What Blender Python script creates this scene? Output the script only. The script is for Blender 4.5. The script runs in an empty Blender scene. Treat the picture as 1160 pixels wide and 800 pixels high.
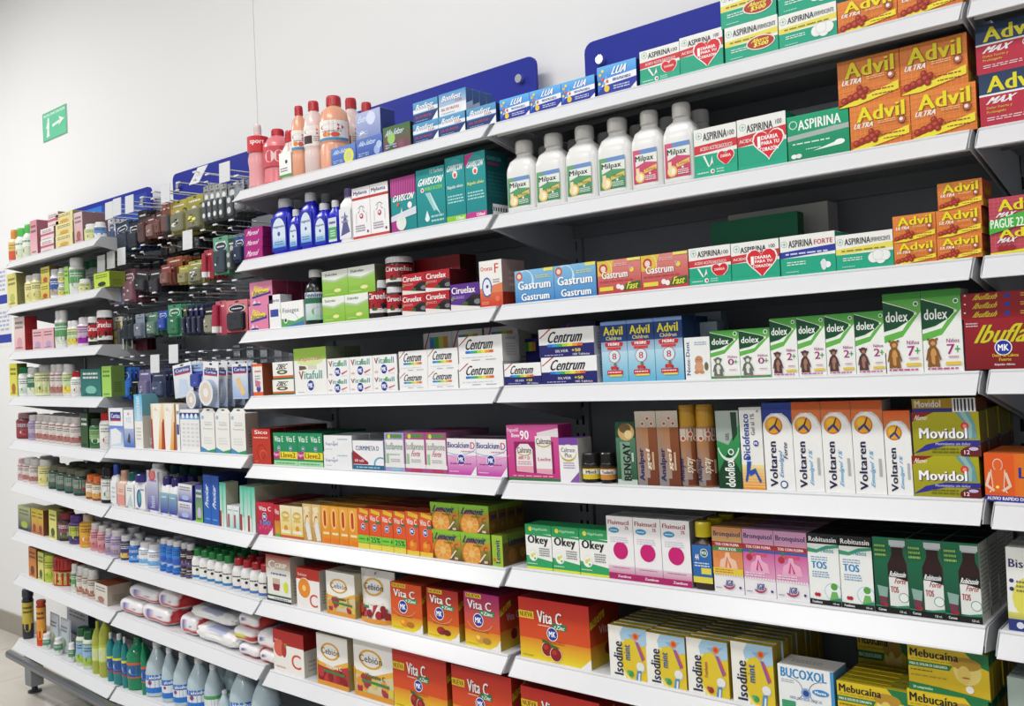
import bpy, math, random
from mathutils import Vector, Matrix
random.seed(7)
SC = bpy.context.scene
COL = SC.collection
FLOOR = 0.225            # survey height of the floor; everything below is lowered by it

# ------------------------------------------------------------------ camera
F_PX, PITCH, ROLL, YAW = 1036.28, 0.0079643, -0.0433261, 0.7047573
CAM = Vector((0.3605281, -1.5137785, 1.5083839 - FLOOR))
FW = Vector((-math.sin(YAW)*math.cos(PITCH), math.cos(YAW)*math.cos(PITCH), math.sin(PITCH)))
_r = FW.cross(Vector((0, 0, 1))).normalized(); _u = _r.cross(FW)
RT = _r*math.cos(ROLL)+_u*math.sin(ROLL); UP = -_r*math.sin(ROLL)+_u*math.cos(ROLL)
cd = bpy.data.cameras.new('camera'); cam = bpy.data.objects.new('camera', cd); COL.objects.link(cam)
cd.sensor_fit = 'HORIZONTAL'; cd.sensor_width = 36; cd.lens = F_PX/1160*36; cd.clip_start = 0.05
cam.matrix_world = Matrix(((RT.x, UP.x, -FW.x, CAM.x), (RT.y, UP.y, -FW.y, CAM.y), (RT.z, UP.z, -FW.z, CAM.z), (0, 0, 0, 1)))
SC.camera = cam

# ------------------------------------------------------------------ world, lights, exposure
w = bpy.data.worlds.new('world'); SC.world = w; w.use_nodes = True
w.node_tree.nodes['Background'].inputs[0].default_value = (0.93, 0.96, 1.0, 1)
w.node_tree.nodes['Background'].inputs[1].default_value = 0.42
SC.view_settings.view_transform = 'Standard'; SC.view_settings.look = 'None'
SC.view_settings.exposure = -0.05; SC.view_settings.gamma = 1.0
SC.view_settings.use_curve_mapping = False
LIGHT_POS = [(-4.4, -1.3, 52), (-1.4, -1.3, 26), (1.0, -1.3, 22), (-2.6, -3.4, 48), (0.4, -3.4, 48)]
LAMP_Z = 3.35
for lx, ly, le in LIGHT_POS:
    ld = bpy.data.lights.new('ceiling_panel_light', 'AREA'); ld.shape = 'RECTANGLE'; ld.size = 1.2; ld.size_y = 0.3
    ld.energy = le; ld.color = (1.0, 0.99, 0.97)
    lo = bpy.data.objects.new('ceiling_panel_light', ld); COL.objects.link(lo); lo.location = (lx, ly, LAMP_Z-0.03)

def proj(P):
    d = Vector(P)-CAM; q = d.dot(FW)
    return 580+F_PX*d.dot(RT)/q, 400-F_PX*d.dot(UP)/q
def un(px, py, y):
    d = FW*F_PX+RT*(px-580)-UP*(py-400)
    return CAM+d*((y-CAM.y)/d.y)

# ------------------------------------------------------------------ materials
def lin(h):
    v = [int(h[i:i+2], 16)/255 for i in (0, 2, 4)]
    return tuple(((c+0.055)/1.055)**2.4 if c > 0.04045 else c/12.92 for c in v)
def mat(name, col=None, rough=0.5, metal=0.0, vcol=False, trans=0.0, alpha=1.0, noise=0.0, nscale=30, bump=0.0, coat=0.0, spec=0.5):
    m = bpy.data.materials.new(name); m.use_nodes = True; nt = m.node_tree; b = nt.nodes['Principled BSDF']
    b.inputs['Roughness'].default_value = rough; b.inputs['Metallic'].default_value = metal
    b.inputs['Transmission Weight'].default_value = trans; b.inputs['Alpha'].default_value = alpha
    b.inputs['Coat Weight'].default_value = coat; b.inputs['Specular IOR Level'].default_value = spec
    src = None
    if vcol:
        a = nt.nodes.new('ShaderNodeVertexColor'); a.layer_name = 'Col'; src = a.outputs[0]
    else:
        b.inputs['Base Color'].default_value = (*lin(col), 1)
    if noise or bump:
        tc = nt.nodes.new('ShaderNodeTexCoord'); n = nt.nodes.new('ShaderNodeTexNoise'); n.inputs['Scale'].default_value = nscale; n.inputs['Detail'].default_value = 4
        nt.links.new(tc.outputs['Object'], n.inputs['Vector'])
        if noise:
            r = nt.nodes.new('ShaderNodeMapRange'); r.inputs[3].default_value = 1-noise; r.inputs[4].default_value = 1+noise*0.4
            nt.links.new(n.outputs[0], r.inputs[0])
            mx = nt.nodes.new('ShaderNodeMix'); mx.data_type = 'RGBA'; mx.blend_type = 'MULTIPLY'; mx.inputs[0].default_value = 1
            if src: nt.links.new(src, mx.inputs[6])
            else: mx.inputs[6].default_value = (*lin(col), 1)
            nt.links.new(r.outputs[0], mx.inputs[7]); src = mx.outputs[2]
        if bump:
            bp = nt.nodes.new('ShaderNodeBump'); bp.inputs['Strength'].default_value = bump; bp.inputs['Distance'].default_value = 0.002
            nt.links.new(n.outputs[0], bp.inputs['Height']); nt.links.new(bp.outputs[0], b.inputs['Normal'])
    if src: nt.links.new(src, b.inputs['Base Color'])
    return m
M = dict(
    carton=mat('printed_carton', rough=0.42, vcol=True, noise=0.04, nscale=60, spec=0.4),
    plastic=mat('moulded_plastic', rough=0.25, vcol=True, spec=0.5),
    clear=mat('tinted_clear_plastic', rough=0.12, vcol=True, trans=0.35),
    film=mat('plastic_film', rough=0.28, vcol=True, noise=0.05, nscale=90, bump=0.25, coat=0.4),
    blister=mat('clear_blister', 'F4F8FA', rough=0.08, trans=0.9, alpha=0.35),
    white=mat('white_painted_steel', 'E0E1E4', rough=0.38, noise=0.03, nscale=12),
    under=mat('shade_grey_steel', '7C8084', rough=0.5, noise=0.06, nscale=14),  # underside grey, darkened to stand in for the shade under each shelf
    brk=mat('pale_grey_steel', 'B4B6BA', rough=0.4, noise=0.04, nscale=14),
    rail=mat('white_price_rail', 'DEDFE2', rough=0.3, noise=0.02, nscale=9),
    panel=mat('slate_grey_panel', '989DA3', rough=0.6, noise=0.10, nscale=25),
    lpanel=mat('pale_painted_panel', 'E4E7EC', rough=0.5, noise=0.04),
    dark=mat('dark_steel', '3A3F44', rough=0.45, metal=0.3, noise=0.1),
    steel=mat('brushed_steel', '8E9297', rough=0.3, metal=0.9, noise=0.1, nscale=60),
    chrome=mat('chromed_wire', 'D6D8DB', rough=0.2, metal=0.85),
    blue=mat('blue_acrylic', '2A359E', rough=0.45, noise=0.12, nscale=18, spec=0.15),
    wall=mat('white_wall_paint', 'F2F2F2', rough=0.8, noise=0.015, nscale=3, bump=0.05),
    base=mat('taupe_skirting', 'A29A90', rough=0.4, noise=0.12, nscale=25),
    tile=mat('beige_floor_tile', 'CFC8BC', rough=0.22, noise=0.12, nscale=7),
    grout=mat('grout', '8D877E', rough=0.9, noise=0.1),
    black=mat('black_hole', '101214', rough=0.9, noise=0.1),
    lampon=mat('lamp_diffuser', 'FFFFFF', rough=0.5),
)
_b = M['lampon'].node_tree.nodes['Principled BSDF']; _b.inputs['Emission Color'].default_value = (1, 1, 1, 1); _b.inputs['Emission Strength'].default_value = 3

# ------------------------------------------------------------------ mesh builder
class MB:
    def __init__(s): s.v = []; s.f = []; s.c = []
    def face(s, pts, cols):
        n = len(s.v); s.v += [tuple(p) for p in pts]; s.f.append(tuple(range(n, n+len(pts))))
        if isinstance(cols, tuple): cols = [cols]*len(pts)
        s.c += cols
    def box(s, x0, y0, z0, x1, y1, z1, c=(0.8, 0.8, 0.8)):
        p = [(x0, y0, z0), (x1, y0, z0), (x1, y1, z0), (x0, y1, z0), (x0, y0, z1), (x1, y0, z1), (x1, y1, z1), (x0, y1, z1)]
        for q in ((0, 1, 5, 4), (1, 2, 6, 5), (2, 3, 7, 6), (3, 0, 4, 7), (4, 5, 6, 7), (3, 2, 1, 0)): s.face([p[i] for i in q], c)
    def prism(s, pts, x0, x1, c=(0.8, 0.8, 0.8)):   # pts (y,z) counter-clockwise seen from +x
        n = len(pts)
        s.face([(x1, *p) for p in pts], c); s.face([(x0, *p) for p in reversed(pts)], c)
        for i in range(n):
            a, b = pts[i], pts[(i+1) % n]; s.face([(x1, *a), (x0, *a), (x0, *b), (x1, *b)], c)
    def tube(s, a, b, r, c=(0.8, 0.8, 0.8), n=8):
        a, b = Vector(a), Vector(b); d = (b-a).normalized(); u = d.orthogonal().normalized(); v = d.cross(u)
        ra = [a+u*r*math.cos(2*math.pi*i/n)+v*r*math.sin(2*math.pi*i/n) for i in range(n)]; rb = [p+(b-a) for p in ra]
        for i in range(n): j = (i+1) % n; s.face([ra[i], ra[j], rb[j], rb[i]], c)
        s.face(rb, c); s.face(ra[::-1], c)
    def loft(s, rings, n=20, cx=0, cy=0):            # rings: (z, rx, ry, power, colour)
        pr = []
        for z, rx, ry, p, c in rings:
            r = []
            for i in range(n):
                t = 2*math.pi*(i+0.5)/n; ct, st = math.cos(t), math.sin(t)
                r.append((cx+rx*math.copysign(abs(ct)**(2/p), ct), cy+ry*math.copysign(abs(st)**(2/p), st), z))
            pr.append((r, c))
        for k in range(len(pr)-1):
            (a, ca), (b, cb) = pr[k], pr[k+1]
            for i in range(n): j = (i+1) % n; s.face([a[i], a[j], b[j], b[i]], [ca, ca, cb, cb])
        s.face(pr[-1][0], pr[-1][1]); s.face(pr[0][0][::-1], pr[0][1])
    def mesh(s, name, material, smooth=False):
        m = bpy.data.meshes.new(name); m.from_pydata(s.v, [], s.f)
        a = m.color_attributes.new('Col', 'FLOAT_COLOR', 'CORNER')
        a.data.foreach_set('color', [x for c in s.c for x in (c[0], c[1], c[2], 1.0)])
        m.materials.append(material)
        if smooth:
            import bmesh
            b = bmesh.new(); b.from_mesh(m); bmesh.ops.remove_doubles(b, verts=b.verts, dist=1e-5); b.to_mesh(m); b.free()
            m.polygons.foreach_set('use_smooth', [True]*len(m.polygons))
            m.set_sharp_from_angle(angle=math.radians(38))
        m.update(); return m
def link(name, me, parent=None, mw=None):
    o = bpy.data.objects.new(name, me); COL.objects.link(o)
    if parent: o.parent = parent
    if mw is not None: o.matrix_world = mw
    return o
def tag(o, label=None, cat=None, group=None, kind=None):
    if label: o['label'] = label
    if cat: o['category'] = cat
    if group: o['group'] = group
    if kind: o['kind'] = kind
    return o

# ------------------------------------------------------------------ flat lettering
_txt = {}
def glyphs(s, bold):
    bold = 1 if bold else 0; k = (s, bold)
    if k not in _txt:
        cu = bpy.data.curves.new('lettering', 'FONT'); cu.body = s; cu.resolution_u = 2 if len(s) > 3 else 4; cu.space_character = 1.0+0.06*(bold > 0)
        ob = bpy.data.objects.new('lettering', cu); me = bpy.data.meshes.new_from_object(ob)
        vs = [(v.co.x, v.co.y) for v in me.vertices]; fs = [tuple(p.vertices) for p in me.polygons]
        bpy.data.objects.remove(ob); bpy.data.curves.remove(cu); bpy.data.meshes.remove(me)
        x0 = min(v[0] for v in vs); x1 = max(v[0] for v in vs); y0 = min(v[1] for v in vs); y1 = max(v[1] for v in vs)
        # make every face look the same way
        out = []
        for f in fs:
            ar = sum(vs[f[i]][0]*vs[f[(i+1) % len(f)]][1]-vs[f[(i+1) % len(f)]][0]*vs[f[i]][1] for i in range(len(f)))
            out.append(f if ar > 0 else f[::-1])
        _txt[k] = ([((x-x0)/(x1-x0), (y-y0)/(y1-y0)) for x, y in vs], out)
    return _txt[k]
class Art:
    """flat print on a face; unit coordinates, origin bottom left"""
    def __init__(s, mb, w, h, place, step=0.00007, curved=False):
        s.mb, s.w, s.h, s.place, s.k, s.step, s.curved = mb, w, h, place, 0, step, curved
    def _n(s): s.k += 1; return s.k*s.step
    def P(s, pts, c):
        if not isinstance(c, list):                         # print stops at the carton's edge
            for ax, lim, sg in ((0, 0.0, 1), (0, 1.0, -1), (1, 0.0, 1), (1, 1.0, -1)):
                out = []
                for i in range(len(pts)):
                    a, b = pts[i-1], pts[i]; ia, ib = sg*(a[ax]-lim) >= -1e-9, sg*(b[ax]-lim) >= -1e-9
                    if ia != ib:
                        t = (lim-a[ax])/(b[ax]-a[ax]); out.append((a[0]+(b[0]-a[0])*t, a[1]+(b[1]-a[1])*t))
                    if ib: out.append(b)
                pts = out
            if len(pts) < 3: return
        k = s._n(); c = [lin(x) for x in c] if isinstance(c, list) else lin(c)
        s.mb.face([s.place(x*s.w, y*s.h, k) for x, y in pts], c)
    def R(s, x0, y0, x1, y1, c, c2=None, hor=False):
        k = s._n(); a = lin(c); b = lin(c2) if c2 else a
        n = 8 if s.curved and x1-x0 > 0.15 else 1
        for i in range(n):
            u0, u1 = x0+(x1-x0)*i/n, x0+(x1-x0)*(i+1)/n
            if hor: cc = [tuple(a[q]+(b[q]-a[q])*t for q in range(3)) for t in (i/n, (i+1)/n, (i+1)/n, i/n)]
            else: cc = [a, a, b, b]
            s.mb.face([s.place(x*s.w, y*s.h, k) for x, y in ((u0, y0), (u1, y0), (u1, y1), (u0, y1))], cc)
    def E(s, cx, cy, rx, ry, c, n=18):
        s.P([(cx+rx*math.cos(2*math.pi*i/n), cy+ry*math.sin(2*math.pi*i/n)) for i in range(n)], c)
    def C(s, cx, cy, r, c, n=18): s.E(cx, cy, r, r*s.w/s.h, c, n)
    def arc(s, cx, cy, rx, ry, a0, a1, th, c, n=10, th2=None):
        k = s._n(); cc = lin(c); th2 = th if th2 is None else th2; pr = []
        for i in range(n+1):
            t = math.radians(a0+(a1-a0)*i/n); q = 0.5-0.5*math.cos(2*math.pi*i/n) if th2 is None else 1
            pr.append(((cx+rx*math.cos(t), cy+ry*math.sin(t)), (cx+(rx-th*q)*math.cos(t), cy+(ry-th2*q)*math.sin(t))))
        for i in range(n):
            a, b = pr[i], pr[i+1]; f = [a[1], a[0], b[0], b[1]]
            if a1 < a0: f = f[::-1]
            s.mb.face([s.place(x*s.w, y*s.h, k) for x, y in f], cc)
    def T(s, t, x0, y0, x1, y1, c, b=0, i=0.0, r=0):
        k = s._n(); cc = lin(c); vs, fs = glyphs(t, b)
        def q(x, y):
            if i: x = (x+i*y)/(1+i)
            if r: return (x0+(x1-x0)*(1-y), y0+(y1-y0)*x)
            return (x0+(x1-x0)*x, y0+(y1-y0)*y)
        ws = 0.075*b/max(3, len(t))                           # heavier strokes: the outline is laid twice, a hair apart
        for o_ in ((-ws, ws) if b else (0,)):
            p = [q(v[0]*(1-2*ws)+ws+o_, v[1]) for v in vs]
            for f in fs: s.mb.face([s.place(p[j][0]*s.w, p[j][1]*s.h, k+(1e-5 if o_ > 0 else 0)) for j in f], cc)
    def TS(s, t, x0, y0, x1, y1, c, sh, b=1, i=0.0, r=0):   # with a drop shadow
        s.T(t, x0+0.012, y0-0.015, x1+0.012, y1-0.015, sh, b, i, r); s.T(t, x0, y0, x1, y1, c, b, i, r)
    def L(s, x0, y0, x1, y1, n, c, seed=1):                 # illegible small print
        rg = random.Random(seed*13+n); k = s._n(); cc = lin(c); dy = (y1-y0)/n
        for j in range(n):
            x = x0; ya = y1-dy*(j+0.78); yb = y1-dy*(j+0.3)
            while x < x1-0.03*(x1-x0):
                e = min(x1, x+(x1-x0)*rg.uniform(0.08, 0.25)*0.8); s.mb.face([s.place(a*s.w, b_*s.h, k) for a, b_ in ((x, ya), (e, ya), (e, yb), (x, yb))], cc); x = e+(x1-x0)*0.035
    def MK(s, cx, cy, r):
        s.C(cx, cy, r*1.12, 'FFFFFF'); s.C(cx, cy, r, '22349C'); s.T('MK', cx-r*0.7, cy-r*0.45*s.w/s.h, cx+r*0.7, cy+r*0.45*s.w/s.h, 'FFFFFF', 1)
    def heart(s, cx, cy, r, c, edge=None):
        for c_, q in ((edge, 1.1), (c, 1.0)):
            if not c_: continue
            p = []
            for i in range(24):
                t = 2*math.pi*i/24; x = 16*math.sin(t)**3; y = 13*math.cos(t)-5*math.cos(2*t)-2*math.cos(3*t)-math.cos(4*t)
                p.append((cx-x/17*r*q, cy+y/17*r*q*s.w/s.h))
            s.P(p[::1], c_)
    def barcode(s, x0, y0, x1, y1):
        s.R(x0, y0, x1, y1, 'F2F2F2'); k = s._n(); x = x0+0.03; rg = random.Random(5); cc = lin('26263A')
        while x < x1-0.04:
            wd = rg.uniform(0.008, 0.03)*(x1-x0)*3; s.mb.face([s.place(a*s.w, b*s.h, k) for a, b in ((x, y0+0.06), (x+wd, y0+0.06), (x+wd, y1-0.05), (x, y1-0.05))], cc); x += wd*2

# ------------------------------------------------------------------ shelf frames
class Shelf:
    pass
SH = {}
def frame_from_px(pl, pr):
    a = un(pl[0], pl[1], 0.0); b = un(pr[0], pr[1], 0.0); return a, b
def make_frame(key, a, b):
    s = Shelf(); s.key = key; s.a = a; s.b = b; d = b-a; s.len = d.length; s.ang = math.atan2(d.z, d.x)
    ca, sa = math.cos(s.ang), math.sin(s.ang)
    s.m = Matrix(((ca, 0, -sa, a.x), (0, 1, 0, 0), (sa, 0, ca, a.z), (0, 0, 0, 1))); s.inv = s.m.inverted(); s.items = []; SH[key] = s; return s
# measured lower front corners of the price rails (bay, level): left, right
PXC = {
 (3, 1): ((551, 155), (1089, 22)), (3, 2): ((555.4, 259.7), (1097.5, 169)), (3, 3): ((558.9, 363.7), (1101, 316.5)), (3, 4): ((561.9, 456.2), (1109, 447.6)),
 (3, 5): ((567.2, 564.6), (1113.8, 596)), (3, 6): ((571.1, 663.7), (1116.4, 742.5)),
 (2, 1): ((262.4, 228.9), (546.6, 155.4)), (2, 2): ((265.9, 308.4), (551, 259.3)), (2, 3): ((270.2, 388.9), (555.5, 364.5)), (2, 4): ((275, 463.6), (559.3, 457)),
 (2, 5): ((277.2, 541), (562, 561.5)), (2, 6): ((284.2, 621.9), (566.7, 665.9)), (2, 7): ((288.2, 695.8), (569, 765)),
 (1, 5): ((116.7, 518.5), (273.7, 531)), (1, 6): ((117.8, 586), (280.7, 621)), (1, 7): ((121.2, 647), (286.5, 697)), (1, 8): ((124.7, 708), (291.9, 771.4)),
 (0, 1): ((4.5, 305), (105.7, 278.2)), (0, 2): ((5, 356.7), (107.2, 336.7)), (0, 3): ((7.5, 408), (108, 402)), (0, 4): ((8, 459.2), (109.5, 461.8)),
 (0, 5): ((9, 508), (113.2, 523.7)), (0, 6): ((10.5, 555.5), (116, 586.5)), (0, 7): ((12, 611), (120, 646)), (0, 8): ((14.2, 661), (123.3, 706.5)), (0, 9): ((13, 735), (122, 792)),
}
for k, (pl, pr) in PXC.items(): make_frame(k, *frame_from_px(pl, pr))
def X(k, e): return (SH[k].a if e == 0 else SH[k].b).copy()
_z = lambda p, dz, x=None: Vector((p.x if x is None else x, 0, p.z+dz))
make_frame((3, 7), un(575, 765.9, 0), _z(X((3, 6), 1), -0.2))
make_frame((3, 8), _z(X((3, 7), 0), -0.197), _z(X((3, 7), 1), -0.2))
make_frame((2, 8), un(296.5, 776, 0), _z(X((2, 7), 1), -0.197))
make_frame((1, 9), un(123.5, 793, 0), _z(X((1, 8), 1), -0.22))
for lv, (px, py) in {1: (1094, 20.5), 2: (1103, 168.5), 3: (1109.5, 315.5), 4: (1116, 446.5), 5: (1121.5, 599), 6: (1127, 746)}.items():
    a = un(px, py, 0); make_frame((4, lv), a, _z(a, 0, a.x+0.975))
a = X((4, 6), 0); make_frame((4, 7), _z(a, -0.2), _z(a, -0.2, a.x+0.975)); make_frame((4, 8), _z(a, -0.4), _z(a, -0.4, a.x+0.975))
make_frame((2, 9), _z(X((1, 9), 1), -0.0, X((2, 8), 0).x), _z(X((2, 8), 1), -0.22)); make_frame((3, 9), _z(X((3, 8), 0), -0.22), _z(X((3, 8), 1), -0.22)); make_frame((4, 9), _z(a, -0.62), _z(a, -0.62, a.x+0.975))
TOPH = 0.036      # tray surface above the rail's lower edge
YF = 0.036        # front faces of the goods
YB = 0.325        # back panel
LEVEL = ['', 'top', 'second', 'third', 'fourth', 'fifth', 'sixth', 'seventh', 'eighth', 'lowest']
BAY = ['far left bay', 'hook bay', 'middle bay', 'right bay', 'right edge bay']
def place_words(key): return 'on %s shelf, %s' % (LEVEL[key[1]], BAY[key[0]])

# ------------------------------------------------------------------ room
def struct(name, mb, m): o = link(name, mb.mesh(name, m)); o['kind'] = 'structure'; return o
WY = 0.372
mb = MB(); mb.box(-8, WY, 0, -2.37, WY+0.1, 3.9); mb.box(-2.364, WY, 0, 3.5, WY+0.1, 3.9); mb.box(-2.37, WY+0.004, 0, -2.364, WY+0.1, 3.9); wall = struct('wall_back', mb, M['wall'])
mb = MB(); mb.box(-8, -6, -0.08, 3.5, WY+0.1, -0.006); floor = struct('floor', mb, M['grout'])
mb = MB(); T_ = 0.5; g = 0.0015; mb.box(g, g, -0.006, T_-g, T_-g, 0.0); tile_me = mb.mesh('tile', M['tile'])
for i in range(16):
    for j in range(8):
        t = link('tile', tile_me, floor); t.location = (-7.9+i*T_, WY-(j+1)*T_, random.uniform(-0.0004, 0))
mb = MB(); mb.box(-8, -6, 3.9, 3.5, WY+0.1, 3.98); struct('ceiling', mb, M['wall'])
bb = link('baseboard_back', None); bb['kind'] = 'structure'
mb = MB(); mb.box(0.001, 0, 0, 0.499, 0.011, 0.1); bm_ = mb.mesh('skirting_tile', M['base'])
for i in range(16): t = link('skirting_tile', bm_, bb); t.location = (-7.9+i*0.5, WY-0.0112, 0)
for i, (lx, ly, le) in enumerate(LIGHT_POS):
    e = link('ceiling_lamp', None); e.location = (lx, ly, LAMP_Z)
    tag(e, 'white ceiling lamp panel over the aisle, %s' % ('above the far left bay', 'above the middle bay', 'above the right edge bay', 'behind the viewer, left one', 'behind the viewer, right one')[i], 'lamp', 'ceiling lamps over the aisle')
    mb = MB(); mb.box(-0.64, -0.19, 0, 0.64, 0.19, 0.04); link('housing', mb.mesh('housing', M['white']), e)
    mb = MB(); mb.box(-0.6, -0.15, -0.004, 0.6, 0.15, -0.0005); link('diffuser', mb.mesh('diffuser', M['lampon']), e)
    for sx in (-0.5, 0.5): mb = MB(); mb.tube((sx, 0, 0.04), (sx, 0, 3.9-LAMP_Z), 0.004); link('suspension_cable', mb.mesh('suspension_cable', M['steel']), e)

# ------------------------------------------------------------------ shelving
RAIL = [(0.0, 0.0), (0.0025, -0.0005), (0.0315, 0.0325), (0.0295, 0.0345)]
def rect_mesh(name, m, *b): mb = MB(); mb.box(*b); return mb.mesh(name, m)
frame = link('wall_shelving', None); tag(frame, 'grey and white steel gondola frame carrying all the shelves along the wall', 'shelving')
for key, s in sorted(SH.items()):
    bay, lv = key; L = s.len
    root = link('gondola_shelf', None); root.matrix_world = s.m
    tag(root, 'white steel %s shelf with sloping price rail, %s' % ('bottom deck' if lv == 9 else LEVEL[lv], BAY[bay]), 'shelf', 'white gondola shelves')
    g = 0.004
    mb = MB(); mb.box(g, 0.031, 0.0335, L-g, YB-0.012, TOPH); mb.box(g, 0.031, 0.004, L-g, 0.033, 0.0335)
    o = link('tray', mb.mesh('tray', M['white']), root)
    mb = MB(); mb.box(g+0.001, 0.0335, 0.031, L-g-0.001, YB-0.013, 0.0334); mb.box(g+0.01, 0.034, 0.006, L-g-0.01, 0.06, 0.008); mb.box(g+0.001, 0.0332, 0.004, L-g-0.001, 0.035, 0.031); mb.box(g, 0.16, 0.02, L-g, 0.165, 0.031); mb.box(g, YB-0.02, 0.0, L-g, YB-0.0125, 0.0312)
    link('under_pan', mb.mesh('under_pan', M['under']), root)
    mb = MB(); mb.prism(RAIL, 0.0025, L-0.0045)
    mb.prism([(0.0, -0.0006), (-0.001, 0.0004), (0.0008, 0.0032), (0.0022, 0.0016)], 0.0025, L-0.0045)
    mb.prism([(0.0265, 0.0315), (0.0262, 0.0338), (0.030, 0.0362), (0.0315, 0.0362), (0.0315, 0.033)], 0.0025, L-0.0045)
    link('price_rail', mb.mesh('price_rail', M['rail']), root)
    prof = [(0.004, 0.002), (0.04, -0.004), (YB-0.01, -0.062), (YB-0.01, 0.0355), (0.031, 0.0355), (0.012, 0.016)]
    for x0 in (0.0, L-0.0022): mb = MB(); mb.prism(prof, x0, x0+0.0016); link('bracket', mb.mesh('bracket', M['brk']), root)
# uprights, panels, rail
J = [SH[(0, 5)].a.x, (SH[(0, 5)].b.x+SH[(1, 5)].a.x)/2, (SH[(1, 6)].b.x+SH[(2, 6)].a.x)/2, (SH[(2, 4)].b.x+SH[(3, 4)].a.x)/2, 0.0, 0.98]
ZT = 2.075-FLOOR
mb = MB(); mb.box(-0.025, YB-0.009, 0.12, 0.025, YB+0.03, ZT+0.01); post = mb.mesh('upright', M['panel'])
mb = MB()
for q in range(36):
    z = 0.3+q*0.043
    for sx in (-0.012, 0.006): mb.box(sx, YB-0.0102, z, sx+0.006, YB-0.0092, z+0.022)
slots = mb.mesh('slot', M['black'])
for x in J: o = link('upright', post, frame); o.location.x = x; q = link('slot_row', slots, o); q['kind'] = 'stuff'
zl = [2.09, 1.845, 1.64, 1.46, 1.25, 1.05, 0.86, 0.62, 0.42]
for i in range(5):
    x0, x1 = J[i]+0.027, J[i+1]-0.027
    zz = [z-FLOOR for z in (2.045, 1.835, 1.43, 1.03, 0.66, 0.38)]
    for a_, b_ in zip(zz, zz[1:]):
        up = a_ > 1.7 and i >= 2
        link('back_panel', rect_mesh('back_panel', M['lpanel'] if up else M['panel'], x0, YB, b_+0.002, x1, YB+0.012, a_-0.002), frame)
    mb = MB(); mb.box(x0, YB-0.008, 2.046-FLOOR, x1, YB+0.02, ZT); o = link('top_rail', mb.mesh('top_rail', M['dark']), frame)
    mb = MB()
    for q in range(int((x1-x0)/0.034)): mb.box(x0+0.02+q*0.034, YB-0.0086, 2.058-FLOOR, x0+0.03+q*0.034, YB-0.008, 2.0615-FLOOR)
    link('slot_row', mb.mesh('slot_row', M['lpanel']), o)['kind'] = 'stuff'
# bumper, feet
a, b = SH[(0, 9)].a, SH[(0, 9)].b; z0 = a.z; z1 = SH[(1, 9)].b.z
mb = MB()
pf = [(-0.004, 0.0), (-0.018, -0.003), (-0.023, -0.012), (-0.022, -0.026), (-0.016, -0.032), (-0.004, -0.032)]
for (xa, za), (xb, zb) in (((a.x-0.005, z0-0.003), (b.x, b.z-0.003)), ((b.x, b.z-0.003), (1.0, b.z-0.02))):
    n = len(pf)
    for i in range(n): p, q = pf[i], pf[(i+1) % n]; mb.face([(xb, p[0], zb+p[1]), (xa, p[0], za+p[1]), (xa, q[0], za+q[1]), (xb, q[0], zb+q[1])], (0.5, 0.5, 0.5))
    mb.face([(xa, p[0], za+p[1]) for p in pf], (0.5, 0.5, 0.5)); mb.face([(xb, p[0], zb+p[1]) for p in reversed(pf)], (0.5, 0.5, 0.5))
tag(link('bumper_rail', mb.mesh('bumper_rail', M['steel']), frame), 'grey steel bumper rail')
for x in J:
    xx = x+0.02 if x == J[0] else x
    mb = MB(); mb.box(xx-0.03, 0.035, 0.03, xx+0.03, 0.085, z1-0.01); mb.box(xx-0.03, 0.085, 0.11, xx+0.03, YB-0.01, 0.16); lg = link('leg', mb.mesh('leg', M['panel']), frame)
    mb = MB(); mb.loft([(0.0, 0.026, 0.026, 2, (0.1,)*3), (0.006, 0.026, 0.026, 2, (0.1,)*3), (0.01, 0.012, 0.012, 2, (0.1,)*3), (0.052, 0.008, 0.008, 2, (0.1,)*3)], cx=xx, cy=0.06); link('levelling_foot', mb.mesh('levelling_foot', M['dark']), lg)

# header boards
def header(x0, x1, zt, art, label):
    e = link('header_board', None); tag(e, label, 'sign board', 'blue boards above the shelving')
    h = 0.23; mb = MB(); r = 0.025; pts = []
    for cx, cz, a0 in ((x0+r, zt-h+r, 180), (x1-r, zt-h+r, 270), (x1-r, zt-r, 0), (x0+r, zt-r, 90)):
        for k in range(5): t = math.radians(a0+k*22.5); pts.append((cx+r*math.cos(t), cz+r*math.sin(t)))
    y0, y1 = YB-0.004, YB+0.004; n = len(pts)
    mb.face([(p[0], y0, p[1]) for p in pts], (0, 0, 0)); mb.face([(p[0], y1, p[1]) for p in reversed(pts)], (0, 0, 0))
    for i in range(n): p, q = pts[i], pts[(i+1) % n]; mb.face([(q[0], y0, q[1]), (p[0], y0, p[1]), (p[0], y1, p[1]), (q[0], y1, q[1])], (0, 0, 0))
    bd = link('board', mb.mesh('board', M['blue']), e)
    for bx in (x0+0.05, x1-0.05):
        mb = MB(); mb.tube((bx, y0-0.012, zt-0.052), (bx, YB+0.025, zt-0.052), 0.011, n=14); link('stand_off_bolt', mb.mesh('stand_off_bolt', M['chrome']), e)
    if art:
        mb = MB(); A = Art(mb, x1-x0-0.06, h-0.04, lambda x, y, k: (x0+0.03+x, y0-0.0004-k, zt-h+0.02+y)); art(A); link('printed_sheet', mb.mesh('printed_sheet', M['carton']), e)
xr = un(608, 80, YB).x; xl = un(663, 60, YB).x
header(xr-0.87, xr, un(500, 96.5, YB).z, None, 'blue acrylic header board above the middle bay top shelf')
header(xl, xl+0.9, un(740, 26, YB).z, None, 'blue acrylic header board above the right bay top shelf')
x1_ = un(197, 215, YB).x; header(x1_, x1_+0.8, un(240, 184.5, YB).z, None, 'blue acrylic header board behind the top hooks of the hook bay')
x0_ = un(172, 225, YB).x
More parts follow.
